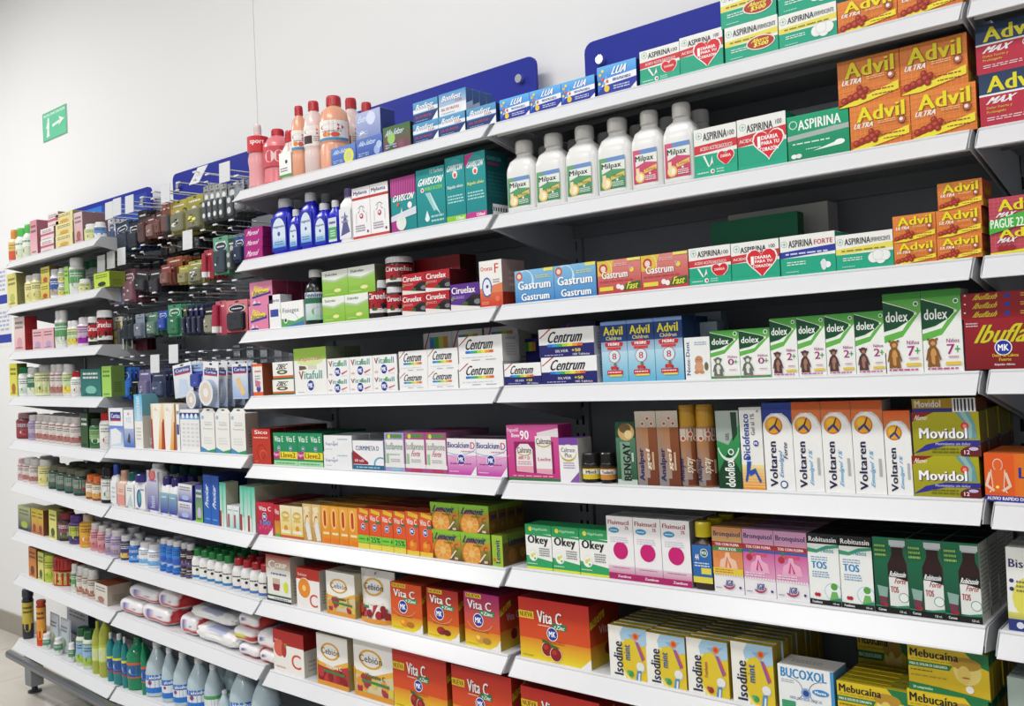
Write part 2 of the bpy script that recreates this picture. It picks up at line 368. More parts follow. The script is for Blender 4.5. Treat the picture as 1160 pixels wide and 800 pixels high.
def hd(A):
    A.R(0, 0, 1, 1, '38B4E6', '2878D8'); A.R(0.5, 0, 1, 1, '2668CC', '1A3CA8'); A.T('Nutricionales', 0.1, 0.35, 0.62, 0.7, 'C8E05A', 1)
header(x0_-0.82, x0_, un(130, 223.5, YB).z, hd, 'blue and cyan header board above the far left bay')

# exit sign and wall sheets
def flat_sign(name, x0, x1, z0, z1, art, label, cat, group=None, th=0.003):
    mb = MB(); mb.box(x0, WY-th-0.0005, z0, x1, WY-0.0005, z1, lin('F2F2F2'))
    A = Art(mb, x1-x0, z1-z0, lambda x, y, k: (x0+x, WY-th-0.0006-k, z0+y), step=0.0002); art(A)
    return tag(link(name, mb.mesh(name, M['carton'])), label, cat, group)
def exit_art(A):
    A.R(0, 0, 1, 1, '1FA06A'); A.R(0.02, 0.02, 0.98, 0.98, '6ED3A6'); A.T('RUTA EVACUACION', 0.06, 0.84, 0.94, 0.93, 'F4FFFA', 1)
    for p in ([(0.16, 0.12), (0.22, 0.12), (0.25, 0.4), (0.19, 0.42)], [(0.22, 0.12), (0.30, 0.16), (0.28, 0.2), (0.27, 0.42), (0.2, 0.42)], [(0.18, 0.38), (0.28, 0.38), (0.3, 0.62), (0.2, 0.64)], [(0.2, 0.6), (0.14, 0.45), (0.17, 0.43), (0.24, 0.58)]): A.P(p, 'F4FFFA')
    A.C(0.26, 0.7, 0.045, 'F4FFFA')
    A.P([(0.42, 0.4), (0.72, 0.46), (0.72, 0.56), (0.42, 0.5)], 'F4FFFA'); A.P([(0.66, 0.36), (0.92, 0.54), (0.68, 0.7), (0.74, 0.54)], 'F4FFFA')
p0, p1 = un(49.5, 146, WY), un(76.5, 134, WY)
flat_sign('exit_sign', p0.x, p1.x, un(50, 162, WY).z, un(63, 123.5, WY).z, exit_art, 'small green evacuation route sign with running figure and arrow on white wall', 'sign')
def sheet(A): A.R(0, 0.1, 1, 0.32, '2A3FA8'); A.L(0.1, 0.4, 0.95, 0.95, 5, 'B4BAD8')
for (pa, pb, zt, zb), wd in (((-20, 8, 302, 348), 'upper'), ((-20, 13, 348, 392), 'lower')):
    q0, q1 = un(pa, (zt+zb)/2, WY), un(pb, (zt+zb)/2, WY); flat_sign('wall_notice', q0.x, q1.x, un(pb, zb, WY).z, un(pb, zt, WY).z, sheet, 'white paper notice with blue stripe on wall left of shelves, %s one' % wd, 'notice', 'wall notices', 0.001)

# ------------------------------------------------------------------ kinds of goods
DES = {}; ROUND = {}
def shade(c, f): return '%02X%02X%02X' % tuple(max(0, min(255, int(int(c[i:i+2], 16)*f))) for i in (0, 2, 4))
def carton_mesh(name, w, h, d, front, base='F0F0F0', side=None, top=None, sidefn=None, ch=0.0009):
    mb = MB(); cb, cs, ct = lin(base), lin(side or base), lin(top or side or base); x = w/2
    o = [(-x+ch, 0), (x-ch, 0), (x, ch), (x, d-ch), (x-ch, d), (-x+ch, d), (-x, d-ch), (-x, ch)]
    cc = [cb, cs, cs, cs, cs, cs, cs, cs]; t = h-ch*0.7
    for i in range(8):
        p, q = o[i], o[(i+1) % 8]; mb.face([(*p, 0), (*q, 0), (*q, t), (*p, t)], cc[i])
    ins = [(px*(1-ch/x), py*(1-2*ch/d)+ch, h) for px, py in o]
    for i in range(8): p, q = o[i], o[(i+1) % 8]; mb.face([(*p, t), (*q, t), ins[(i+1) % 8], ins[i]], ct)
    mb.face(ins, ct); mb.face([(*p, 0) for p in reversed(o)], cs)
    A = Art(mb, w, h, lambda u, v, k: (-x+u, -k, v)); front(A)
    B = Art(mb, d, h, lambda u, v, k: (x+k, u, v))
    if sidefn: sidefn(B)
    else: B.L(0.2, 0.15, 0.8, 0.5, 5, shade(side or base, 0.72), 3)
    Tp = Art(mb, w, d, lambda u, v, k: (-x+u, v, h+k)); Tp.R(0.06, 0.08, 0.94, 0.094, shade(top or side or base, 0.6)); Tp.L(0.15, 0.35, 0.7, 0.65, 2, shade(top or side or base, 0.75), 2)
    return mb.mesh(name, M['carton'])
def carton(nm, base='F0F0F0', side=None, top=None, sidefn=None, part='carton'):
    def deco(fn):
        DES[nm] = lambda w, h, d: [('carton', carton_mesh('carton', w, h, d, fn, base, side, top, sidefn))]; return fn
    return deco
def bottle(nm, rings, cap, label=None, lz=(0.1, 0.6), power=2.0, body='F0F0F0', capc='F0F0F0', matn='plastic', wrap=0.42, depth=1.0, lmat='carton', capr=None, fill=None, bands=None):
    """rings: list of (z fraction, radius fraction[, colour]); cap: (z0, z1, radius fraction)"""
    def build(w, h, d):
        rx = w/2; ry = rx*depth; cy = ry; parts = []
        mb = MB(); rr = [(z*h, r*rx, min(r*ry, ry), (power if r > 0.75 else 2.0), lin(q[0] if q else body)) for z, r, *q in rings]; mb.loft(rr, 24, 0, cy)
        parts.append(('body', mb.mesh('body', M[matn], True)))
        mb = MB(); z0, z1, cr = cap; c = lin(capc); e = (z1-z0)*0.12
        mb.loft([(z0*h, cr*rx, cr*rx, 2, c), ((z1-e)*h, cr*rx*0.97, cr*rx*0.97, 2, c), (z1*h, cr*rx*0.88, cr*rx*0.88, 2, c)], 20, 0, cy)
        if w > 0.025:
            n = 24
            for i in range(n):
                t = 2*math.pi*i/n; r1 = cr*rx*1.02; a = (math.cos(t)*r1, cy+math.sin(t)*r1)
                b_ = (math.cos(t+0.13)*r1, cy+math.sin(t+0.13)*r1)
                mb.face([(*a, (z0+0.01)*h), (*b_, (z0+0.01)*h), (*b_, (z1-2*e)*h), (*a, (z1-2*e)*h)], c)
        parts.append(('cap', mb.mesh('cap', M['plastic'], False)))
        if label:
            mb = MB(); a0 = math.pi*wrap; lw = 2*a0*rx if power < 3 else 2*rx*wrap*2; z0, z1 = lz; lh = (z1-z0)*h
            if power < 3:
                def pl(u, v, k):
                    t = (u/lw-0.5)*2*a0; return ((rx+0.0003+k)*math.sin(t), cy-(ry+0.0003+k)*math.cos(t), z0*h+v)
                A = Art(mb, lw, lh, pl, curved=True, step=0.00012)
            else:
                A = Art(mb, lw, lh, lambda u, v, k: (-lw/2+u, -0.0004-k, z0*h+v))
            label(A); parts.append(('label', mb.mesh('label', M[lmat])))
        return parts
    DES[nm] = build; 
    if power < 3: ROUND[nm] = (depth, power)

# ---- painkiller and effervescent cartons
@carton('lua', '2E78D8', '17307E', '4C9CE8')
def _(A):
    A.R(0, 0.55, 1, 1, '3F8FE0', '68B8F4'); A.P([(0.2, 0.55), (1, 0.62), (1, 0.35), (0.1, 0.3)], 'F2F6FA'); A.P([(0.15, 0.32), (1, 0.4), (1, 0.0), (0, 0.0), (0, 0.1)], '2436A4'); A.P([(0.82, 0.0), (1, 0.22), (1, 0)], 'F0F0F0')
    A.TS('LUA', 0.36, 0.64, 0.82, 0.9, 'FFFFFF', '1E4CA8', 1, 0.25)
    for i, (x, y) in enumerate([(0.08, 0.72), (0.13, 0.55), (0.06, 0.42), (0.17, 0.4), (0.22, 0.28), (0.26, 0.45), (0.15, 0.83), (0.24, 0.6)]): A.C(x, y, 0.035, ['F0C040', 'E86038', 'F2E24A', '70B0E8'][i % 4])
    A.C(0.25, 0.2, 0.07, 'F0CC3C'); A.L(0.4, 0.42, 0.88, 0.52, 2, '3A4A9C'); A.L(0.42, 0.12, 0.85, 0.28, 2, 'C8D4F0')
def asp_logo(A, x, y, r): A.C(x, y, r, '9CC8B4'); A.C(x, y, r*0.82, 'F2F2EE'); A.R(x-r*0.12, y-r*0.5*A.w/A.h, x+r*0.12, y+r*0.5*A.w/A.h, '78B49C'); A.R(x-r*0.5, y-r*0.1*A.w/A.h, x+r*0.5, y+r*0.1*A.w/A.h, '78B49C')
def asp100(A):
    A.R(0, 0, 1, 1, 'F1F1ED'); A.R(0, 0, 1, 0.46, '1FA884'); A.P([(0, 0.66), (1, 0.7), (1, 0.54), (0, 0.48)], 'D2343C'); asp_logo(A, 0.12, 0.86, 0.075)
    A.T('ASPIRINA', 0.22, 0.74, 0.78, 0.9, '23282C', 0.6); A.T('100', 0.8, 0.76, 0.95, 0.86, '23282C'); A.T('ACIDO ACETILSALICILICO', 0.14, 0.54, 0.9, 0.62, 'F6D8D8', 1)
    A.P([(0.2, 0.44), (0.32, 0.2), (0.36, 0.2), (0.25, 0.44)], 'E8F4EE'); A.P([(0.36, 0.2), (0.42, 0.42), (0.45, 0.2), (0.43, 0.28)], 'F0F0F0'); A.heart(0.74, 0.34, 0.2, 'D82430', 'F4F4F4'); A.T('DIARIA', 0.62, 0.34, 0.86, 0.4, 'F6E4E4', 1)
    A.R(0, 0, 1, 0.2, '23AE8A'); A.C(0.42, 0.1, 0.05, 'F0F0F0'); A.C(0.43, 0.1, 0.025, 'C83040'); A.L(0.06, 0.07, 0.34, 0.12, 1, 'D8F0E6'); A.L(0.52, 0.05, 0.7, 0.16, 2, 'BCE4D4')
carton('asp100', 'F1F1ED', '18806A', 'F1F1ED')(asp100)
@carton('aspheart', 'F1F1ED', '18806A', 'F1F1ED')
def _(A):
    A.R(0, 0, 1, 1, 'F1F1ED'); A.R(0, 0, 1, 0.46, '1FA884'); A.P([(0, 0.66), (1, 0.74), (1, 0.54), (0, 0.46)], 'D2343C'); asp_logo(A, 0.12, 0.84, 0.07)
    A.T('ASPIRINA', 0.2, 0.72, 0.74, 0.87, '23282C', 0.6); A.T('100', 0.8, 0.78, 0.92, 0.87, '23282C'); A.T('ACIDO', 0.04, 0.53, 0.34, 0.6, 'F6D8D8', 1)
    A.heart(0.64, 0.46, 0.32, 'DC2630', 'F4F4F4'); A.T('1', 0.42, 0.38, 0.48, 0.6, 'FFFFFF', 1); A.T('DIARIA', 0.5, 0.52, 0.84, 0.6, 'FFFFFF', 1); A.T('PARA TU', 0.5, 0.42, 0.86, 0.49, 'FFFFFF', 1); A.T('CORAZÓN', 0.46, 0.3, 0.84, 0.39, 'FFFFFF', 1); A.R(0, 0, 1, 0.08, '23AE8A')
def asp_e(band, title, promo, forte=None):
    def f(A):
        A.R(0, 0, 1, 1, 'F3F3EE'); A.R(0, 0, 1, 0.44, '20A986'); A.P([(0, 0.6), (1, 0.68), (1, 0.52), (0, 0.44)], band); asp_logo(A, 0.08, 0.8, 0.06)
        A.T('ASPIRINA', 0.16, 0.7, 0.62 if not forte else 0.6, 0.88, '20262A', 0.6); A.T(title, 0.63, 0.72, 0.96, 0.84, forte or '4A5054', 0.5); A.L(0.1, 0.5, 0.9, 0.58, 1, shade(band, 0.6) if band != '2C3C9E' else 'D0D8F4')
        A.L(0.12, 0.24, 0.48, 0.36, 2, 'D6F0E6'); A.L(0.1, 0.06, 0.34, 0.12, 1, 'A8E0CC')
        if promo: A.E(0.68, 0.36, 0.27, 0.2, 'F0E8D8'); A.E(0.68, 0.36, 0.25, 0.17, 'B43A32'); A.T('Ahorro', 0.5, 0.38, 0.86, 0.49, 'F6EC58', 1, 0.15); A.T('$500', 0.54, 0.24, 0.84, 0.37, 'F6EC58', 1, 0.1)
        elif forte: A.C(0.78, 0.24, 0.05, 'F2F2F2'); A.C(0.86, 0.19, 0.055, 'F6F6F6'); A.E(0.79, 0.2, 0.05, 0.14, 'E4E8EC')
        else:
            for x, y in ((0.66, 0.28), (0.78, 0.24), (0.86, 0.32), (0.74, 0.34)): A.C(x, y, 0.095, 'D8DCD8'); A.C(x, y, 0.085, 'F3F5F3')
    return f
carton('aspahorro', 'F3F3EE', '178268', '23AE8A')(asp_e('ECE060', 'EFERVESCENTE', True))
carton('aspeferv', 'F3F3EE', '178268', 'F1F1ED')(asp_e('ECE060', 'EFERVESCENTE', False))
carton('aspforte', 'F3F3EE', '178268', 'F1F1ED')(asp_e('2C3C9E', 'FORTE', False, 'C02C34'))
@carton('aspultra', '0F9467', '0B6A4C', '0F8A60')
def _(A):
    A.R(0, 0, 1, 1, '0E8C60', '14A474'); A.C(0.1, 0.8, 0.07, 'CDEBDD'); A.C(0.1, 0.8, 0.055, '149A6C'); A.T('ASPIRINA', 0.18, 0.66, 0.88, 0.88, 'F4FBF7', 0.8); A.T('ULTRA', 0.68, 0.57, 0.88, 0.63, 'D8EEE4'); A.P([(0, 0.56), (1, 0.64), (1, 0.53), (0, 0.45)], 'A9B8B4'); A.L(0.08, 0.34, 0.72, 0.4, 1, 'D8F2E4'); A.L(0.3, 0.2, 0.55, 0.25, 1, 'BDE6D2')
    A.P([(0.42, 0.16), (0.85, 0.3), (0.85, 0.2)], 'E8F8EE'); A.E(0.85, 0.26, 0.08, 0.06, 'F8FDFA'); A.E(0.1, 0.1, 0.05, 0.05, 'F0F6F2'); A.E(0.18, 0.1, 0.05, 0.05, 'E4ECE8')
def advil_ultra(A):
    A.R(0, 0, 1, 1, 'E07A2E', 'E88A3C')
    for i in range(1, 12): A.R(i/12, 0, i/12+0.006, 1, 'EEA468')
    for i in range(1, 9): A.R(0, i/9, 1, i/9+0.008, 'EEA468')
    A.TS('Advil', 0.12, 0.6, 0.92, 0.93, 'F0E022', '8A5A1C', 1); A.T('ULTRA', 0.06, 0.47, 0.42, 0.58, 'F6F2EC', 1, 0.1)
    A.P([(0.02, 0.02), (0.98, 0.36), (0.98, 0.18), (0.3, 0.0), (0.02, 0.0)], 'F0E23C'); A.R(0, 0.0, 0.02, 0.2, 'C84A28'); A.L(0.52, 0.22, 0.92, 0.28, 1, 'A04828'); A.L(0.56, 0.13, 0.9, 0.18, 1, 'A04828')
    for x, y, r in ((0.1, 0.14, 0.06), (0.2, 0.18, 0.06), (0.3, 0.2, 0.07), (0.38, 0.26, 0.07), (0.42, 0.16, 0.05), (0.36, 0.36, 0.05), (0.46, 0.3, 0.05)): A.C(x, y, r, '9A2C1C'); A.C(x-0.01, y+0.015, r*0.45, 'C4523C')
    A.C(0.87, 0.5, 0.065, '6A3020'); A.C(0.87, 0.5, 0.055, 'B86850'); A.C(0.86, 0.51, 0.03, 'F2EAE2'); A.L(0.48, 0.5, 0.78, 0.58, 2, 'F2C490')
carton('advilultra', 'E07A2E', 'B4541E', 'D86E28', lambda B: (B.R(0, 0, 1, 0.25, 'B8A02A'), B.T('Advil', 0.2, 0.45, 0.8, 0.75, 'C8B020', 1)))(advil_ultra)
@carton('advilmaxblue', 'B92B40', '7E1C2C', '2C4060')
def _(A):
    A.R(0, 0, 1, 0.58, 'BC2C42'); A.R(0, 0.6, 1, 1, '2A4468', '223858'); A.R(0, 0.575, 1, 0.61, 'F2F2F2'); A.T('Advil', 0.1, 0.64, 0.8, 0.93, 'E8DC20', 1); A.T('MAX', 0.08, 0.42, 0.5, 0.54, 'F4F4F4', 1, 0.25)
    A.C(0.66, 0.48, 0.055, 'F2F2F2'); A.C(0.66, 0.48, 0.045, 'B92B40'); A.C(0.66, 0.48, 0.025, 'E8D8D8'); A.T('Dolor Fuerte y', 0.09, 0.31, 0.42, 0.37, 'E0C838', 0.5); A.T('Prolongado', 0.09, 0.23, 0.34, 0.29, 'E0C838', 0.5); A.L(0.09, 0.1, 0.62, 0.18, 2, 'E8C8CC')
@carton('advilmax', 'C24A58', '8A2030', 'B03040')
def _(A):
    A.R(0, 0, 1, 1, 'C24858')
    for i in range(1, 14): A.R(i/14, 0, i/14+0.005, 1, 'CE7080'); A.R(0, i/14, 1, i/14+0.006, 'CE7080')
    for y in (0.0, 0.45):
        A.P([(0, y+0.03), (1, y+0.1), (1, y+0.02), (0, y)], 'E6E02C')
        A.T('Advil', 0.14, y+0.3 if y else y+0.28, 0.8, y+0.5 if y else 0.44, 'E8DE22', 1); A.T('MAX', 0.1, y+0.2, 0.42, y+0.28, 'F2F2F2', 1, 0.25)
        for x in (0.16, 0.24, 0.32): A.C(x, y+0.1, 0.05, '9C2430')
    A.P([(0, 0.36), (1, 0.62), (1, 0.84), (0, 0.58)], '46B43E'); A.T('PAGUE 22 LLEVE 24', 0.02, 0.46, 0.98, 0.62, 'F4FAF0', 1)
@carton('adviltop', 'B92B40')
def _(A): A.L(0.06, 0.2, 0.8, 0.4, 1, 'E8C8CC')
@carton('advilkids', '4AA2CE', '1E5C90', '2A5AA0', lambda B: B.R(0, 0.45, 1, 1, '20406C'))
def _(A):
    A.R(0, 0, 1, 0.55, '5EB4DA', 'BFE2F0'); A.R(0, 0.5, 1, 0.92, 'A8C8E0', '1C3E7C'); A.R(0, 0.66, 1, 0.94, '1E3C78'); A.R(0, 0.94, 1, 1, '7A98CC'); A.T('Advil', 0.1, 0.77, 0.86, 0.91, 'F0E428', 1); A.T('Children', 0.2, 0.69, 0.8, 0.75, 'E8E0A0', 0.6)
    A.P([(0.18, 0.58), (0.82, 0.58), (0.86, 0.64), (0.5, 0.68), (0.14, 0.64)], 'C82C2C'); A.T('FIEBRE', 0.28, 0.6, 0.72, 0.645, 'FFFFFF', 1); A.R(0.24, 0.53, 0.76, 0.57, 'D4403C'); A.C(0.5, 0.42, 0.22, 'C83034'); A.C(0.5, 0.42, 0.2, 'D8ECF4'); A.T('8', 0.42, 0.37, 0.58, 0.47, 'BC2430', 1)
    A.C(0.4, 0.23, 0.06, 'C83028'); A.C(0.52, 0.24, 0.07, 'D03A30'); A.C(0.6, 0.22, 0.05, 'B82A28'); A.P([(0.44, 0.28), (0.6, 0.28), (0.52, 0.31)], '3A8A3A'); A.R(0.2, 0.12, 0.8, 0.19, 'C82C34'); A.R(0.28, 0.09, 0.78, 0.12, 'E8D860'); A.L(0.24, 0.14, 0.76, 0.18, 1, 'F8E0E0')
# ---- middle rows right bay
def gas(c1, c2, fast):
    def f(A):
        A.R(0, 0, 1, 1, c1, c2)
        if fast:
            A.P([(0, 0.55), (0.3, 0.6), (0.4, 1), (0, 1)], 'E2C24A'); A.C(0.14, 0.76, 0.1, 'C84038'); A.C(0.14, 0.76, 0.06, 'F0D8D0'); A.arc(0.2, 0.72, 0.15, 0.28, -80, 80, 0.02, 'F0E0A0'); A.TS('Gastrum', 0.1, 0.46, 0.7, 0.68, 'F8F4F0', '903038', 1); A.P([(0.6, 0.06), (0.98, 0.1), (0.98, 0.32), (0.66, 0.28)], '3A6A34'); A.T('Fast', 0.66, 0.1, 0.95, 0.3, 'F0EC3C', 1, 0.2)
            A.R(0.04, 0.1, 0.36, 0.22, 'E8D848'); A.C(0.48, 0.2, 0.05, 'F4F0EC'); A.C(0.56, 0.16, 0.05, 'F8F4F0'); A.C(0.8, 0.66, 0.05, 'E8D84A'); A.C(0.76, 0.72, 0.03, 'B8A0D0'); A.L(0.4, 0.8, 0.7, 0.9, 2, 'F0C8C0'); A.R(0.7, 0.92, 1, 1, 'F0E478'); A.L(0.05, 0.34, 0.85, 0.42, 1, 'C04848')
        else:
            A.C(0.12, 0.82, 0.09, 'C86450'); A.C(0.12, 0.82, 0.05, 'F0D8D0'); A.arc(0.28, 0.7, 0.2, 0.3, -60, 120, 0.025, 'E0F0F8'); A.arc(0.24, 0.66, 0.26, 0.34, -60, 110, 0.02, 'C4E2F4'); A.TS('Gastrum', 0.08, 0.4, 0.92, 0.66, 'FFFFFF', '1C4C88', 1); A.TS('Gastrum', 0.16, 0.06, 0.88, 0.28, 'FFFFFF', '1C4C88', 1); A.R(0.76, 0.9, 1, 1, 'E8E070'); A.L(0.55, 0.7, 0.92, 0.82, 2, 'D8D890')
    return f
carton('gastrum', '4A96D2', '6A5A8C', '5AA4DC')(gas('3E86C8', '86C0E6', False)); carton('gastrumfast', 'C8525A', '8C2C34', 'C8606A')(gas('C04048', 'E08C84', True))
@carton('greenbig', '0E7E54', '0A6040', '128A5E')
def _(A): A.R(0, 0, 1, 1, '0F7D54'); A.L(0.1, 0.4, 0.5, 0.6, 2, '3AA07A')
@carton('whitebig', 'DCDCD4', 'B8B0B0', 'DCDCD4', lambda B: B.C(0.3, 0.4, 0.2, 'B02430'))
def _(A): asp_logo(A, 0.06, 0.82, 0.03); A.L(0.1, 0.75, 0.7, 0.88, 1, '4A4A4A')
def centrum(silver=False, small=False):
    def f(A):
        A.R(0, 0, 1, 1, 'F4F4F4')
        if silver: A.R(0, 0, 1, 0.44 if not small else 0.4, '23246C')
        A.P([(0.0, 0.68), (0.03, 0.68), (0.24, 1), (0.2, 1)], 'B83440')
        A.T('Centrum', 0.14, 0.5, 0.84, 0.9, '1E2024', 1, 0.12)
        cs = ['2A78D0', '2E9CD8', '3CB44A', 'B0D438', 'F0E030', 'F0A028', 'E06A28', 'D83C2C']; x0 = 0.16
        for i, c in enumerate(cs[:-1]): A.R(x0+i*0.64/7, 0.38, x0+(i+1)*0.64/7, 0.5, c, None) if False else A.R(x0+i*0.64/7, 0.36, x0+(i+1)*0.64/7, 0.46, c, None)
        if silver: A.T('SILVER', 0.3, 0.16, 0.54, 0.25, 'E4E4F0', 0.5); A.T('+50', 0.6, 0.16, 0.76, 0.27, 'F0DC50', 1); A.L(0.1, 0.04, 0.46, 0.11, 1, 'B0B0D8'); A.T('100 Tabletas', 0.62, 0.04, 0.92, 0.11, 'E8E8F4', 0.5)
        else: A.L(0.08, 0.2, 0.8, 0.24, 1, 'C8C8D8'); A.L(0.3, 0.08, 0.5, 0.14, 1, '9A9AA8'); A.L(0.62, 0.08, 0.86, 0.14, 1, '9A9AA8')
    return f
carton('centrum', 'F4F4F4', 'C4C4C4', 'F0F0F0', lambda B: (B.R(0.2, 0.8, 0.8, 0.9, 'A8A8A8'), B.L(0.2, 0.2, 0.8, 0.7, 5, 'A4A4A8')))(centrum()); carton('silver', 'F4F4F4', 'D8D8DC', 'F0F0F0', lambda B: B.L(0.2, 0.2, 0.8, 0.8, 6, 'A4A4B8'))(centrum(True)); carton('silversmall', 'F4F4F4', '23246C', 'F0F0F0')(centrum(True, True))
def cback(base):
    def f(A):
        A.R(0, 0, 1, 1, base); A.P([(0.0, 0.7), (0.03, 0.66), (0.24, 1), (0.2, 1)], 'B83440')
        for i, c in enumerate(['3A8CD0', '4CA84A', 'C8D040', 'D89030']): A.R(0.22+i*0.16, 0.72, 0.38+i*0.16, 0.92, c)
        A.P([(0.27, 0.75), (0.31, 0.9), (0.35, 0.75), (0.32, 0.75), (0.31, 0.82), (0.3, 0.75)], '2864A8')
    return f
carton('centrumback', 'D4D4D0', 'A8A8A4', 'DCDCD8')(cback('D8D8D4')); carton('silverback', '23246C', '1A1A50', 'F0F0F0')(cback('25276E'))
@carton('nene', 'DCE8EC', 'B8C4CC', 'D4E0E8')
def _(A):
    A.R(0, 0, 1, 1, 'F0F2F0'); A.T('Nene-Dent', 0.05, 0.1, 0.2, 0.9, '4A6A98', 1, 0, 1); A.C(0.55, 0.45, 0.16, 'C8906C'); A.E(0.55, 0.28, 0.18, 0.13, 'D4A07C'); A.E(0.84, 0.3, 0.08, 0.1, '6C6C48'); A.C(0.5, 0.47, 0.02, '503020'); A.C(0.62, 0.47, 0.02, '503020'); A.L(0.4, 0.8, 0.9, 0.9, 2, '9AB4C8'); A.E(0.45, 0.17, 0.1, 0.04, 'C88C68'); A.E(0.66, 0.17, 0.1, 0.04, 'C88C68')
@carton('neneback', 'B9CCD6', '94A8B4', 'C4D4DC')
def _(A): A.R(0, 0, 1, 1, 'BCCED8'); A.T('Nene-Dent', 0.08, 0.36, 0.92, 0.6, '3C5C80', 1); A.R(0.4, 0.7, 0.55, 0.8, 'D8E4EA')
def dolex(age, tall, animal):
    def f(A):
        y = 0.62 if not tall else 0.55
        A.R(0, 0, 1, 1, 'F4F6F2'); A.R(0, y+0.08, 1, 1, '7CC058', '3E9A3C'); A.P([(0, y-0.12), (1, y+0.24), (1, y-0.05), (0, y-0.3)], 'F4F6F2')
        A.P([(0, y-0.08), (0.5, y-0.02), (1, y+0.3), (1, y+0.2), (0.5, y-0.1), (0, y-0.17)], '64B84C')
        a = [(0, y-0.04), (0.35, y), (0.7, y+0.09), (0.9, y+0.19), (0.7, y+0.24), (0.35, y+0.3), (0, y+0.36)]
        A.P(a, 'E8F4E0'); A.P([(x*0.97, y+0.16+(q-y-0.16)*0.94) for x, q in a], '0E4A2C')
        A.T('dolex', 0.06, y+0.09, 0.66, y+0.22, 'F4FAF4', 0.7); A.C(0.88, y+0.3, 0.07, 'E8F4E8'); A.C(0.88, y+0.3, 0.045, '2E7A44'); A.C(0.86, y+0.18, 0.04, 'DCF0D0')
        A.T('Niños', 0.6, y-0.2, 0.92, y-0.15, 'A83C8C', 0.4); A.T(age, 0.6, y-0.34, 0.8, y-0.22, 'A8207C', 1); A.T('+', 0.8, y-0.32, 0.93, y-0.24, '3AA84C', 1)
        c, c2 = {'0': ('6A7468', 'E4E4DC'), '2': ('5A3A34', 'A07868'), '7': ('8C5C2C', 'D09A58')}[animal]
        A.E(0.25, 0.2, 0.14, 0.14, c); A.E(0.26, 0.19, 0.08, 0.1, c2); A.C(0.25, 0.38 if not tall else 0.36, 0.11, c); A.C(0.26, 0.36 if not tall else 0.35, 0.06, c2); A.C(0.14, 0.4, 0.035, c); A.C(0.36, 0.4, 0.035, c)
        A.P([(0.12, 0.2), (0.2, 0.2), (0.2, 0.06), (0.1, 0.06)], c); A.P([(0.3, 0.2), (0.38, 0.2), (0.42, 0.06), (0.3, 0.06)], c); A.P([(0.12, 0.28), (0.16, 0.3), (0.1, 0.14), (0.06, 0.15)], c); A.P([(0.34, 0.3), (0.38, 0.28), (0.46, 0.15), (0.42, 0.14)], c)
        A.R(0.56, 0.08, 0.95, 0.12, 'E8C84A') if age != '0' else A.R(0.0, 0.0, 1, 0.05, '3A9A48'); A.L(0.1, 0.02, 0.9, 0.06, 1, 'C05090'); A.L(0.64, 0.16, 0.9, 0.2, 1, 'C890B0')
    return f
for a_, tl in (('0', 0), ('2', 0), ('7', 1)): carton('dolex'+a_, 'F4F6F2', 'C4C8C4', '4CA048')(dolex(a_, tl, a_))
@carton('ibuflash', '8E1722', '5C0E16', '8E1722')
def _(A):
    A.R(0, 0, 1, 1, '7E121C', '9C1C28'); A.TS('Ibuflash', 0.1, 0.52, 0.98, 0.88, 'D8C828', '5C4410', 1, 0.15); A.T('Forte', 0.66, 0.46, 0.95, 0.58, 'B8CCE8', 1, 0.2); A.MK(0.42, 0.42, 0.085); A.T('Dolor de Cabeza', 0.3, 0.24, 0.58, 0.3, 'E0C038', 1); A.T('Fuerte', 0.37, 0.16, 0.5, 0.22, 'E0C038', 1); A.T('Rápido Alivio', 0.32, 0.06, 0.54, 0.11, 'F0E4E4', 1); A.L(0.02, 0.84, 0.16, 0.94, 2, 'D8C0C0')
@carton('ibuflat', '8E1722', '5C0E16', '9C2430')
def _(A): A.R(0, 0, 1, 1, '8C1620'); A.T('Ibuflash', 0.12, 0.2, 0.42, 0.85, 'D0C028', 1, 0.2); A.C(0.5, 0.5, 0.03, '2A3A98'); A.L(0.64, 0.3, 0.9, 0.8, 2, 'D0A838'); A.R(0.03, 0.7, 0.05, 0.85, 'F0E0E0')
# ---- gels row
@carton('caltrate', 'CE3A8C', '9C2468', 'D8589C')
def _(A):
    A.R(0, 0, 1, 1, 'C82E80', 'D45A9E'); A.R(0, 0, 1, 0.05, '2E7A44'); A.P([(0.6, 0.86), (1, 0.94), (1, 0.78), (0.6, 0.8)], 'E4DCE0')
    A.T('Pague60', 0.02, 0.86, 0.24, 0.95, 'F8E4F0', 0.6); A.T('lleve', 0.1, 0.78, 0.26, 0.85, 'FFFFFF', 1); A.T('90', 0.27, 0.74, 0.44, 0.9, 'FFFFFF', 1)
    A.R(0.14, 0.14, 0.9, 0.7, '8A1E5C'); A.R(0.56, 0.14, 0.86, 0.8, 'F0ECEC'); A.P([(0.17, 0.16), (0.5, 0.14), (0.5, 0.56), (0.42, 0.66), (0.26, 0.66), (0.18, 0.56)], 'F0E8E8'); A.P([(0.17, 0.16), (0.5, 0.14), (0.5, 0.26), (0.17, 0.26)], 'E8A8B8'); A.P([(0.56, 0.14), (0.86, 0.12), (0.86, 0.22), (0.56, 0.22)], 'E8A8B8')
    for x, y in ((0.2, 0.5), (0.58, 0.66)): A.T('Caltrate', x, y, x+0.28, y+0.1, '34342C', 0.5); A.arc(x+0.14, y+0.04, 0.15, 0.1, 200, 340, 0.02, 'C8B048')
    A.T('600 + D', 0.22, 0.38, 0.44, 0.44, 'C83C6C', 0.5); A.T('Leche', 0.6, 0.36, 0.84, 0.42, 'D0486C', 0.5); A.L(0.2, 0.28, 0.48, 0.36, 2, 'D89CB0'); A.L(0.1, 0.07, 0.9, 0.1, 1, 'F0C8DC')
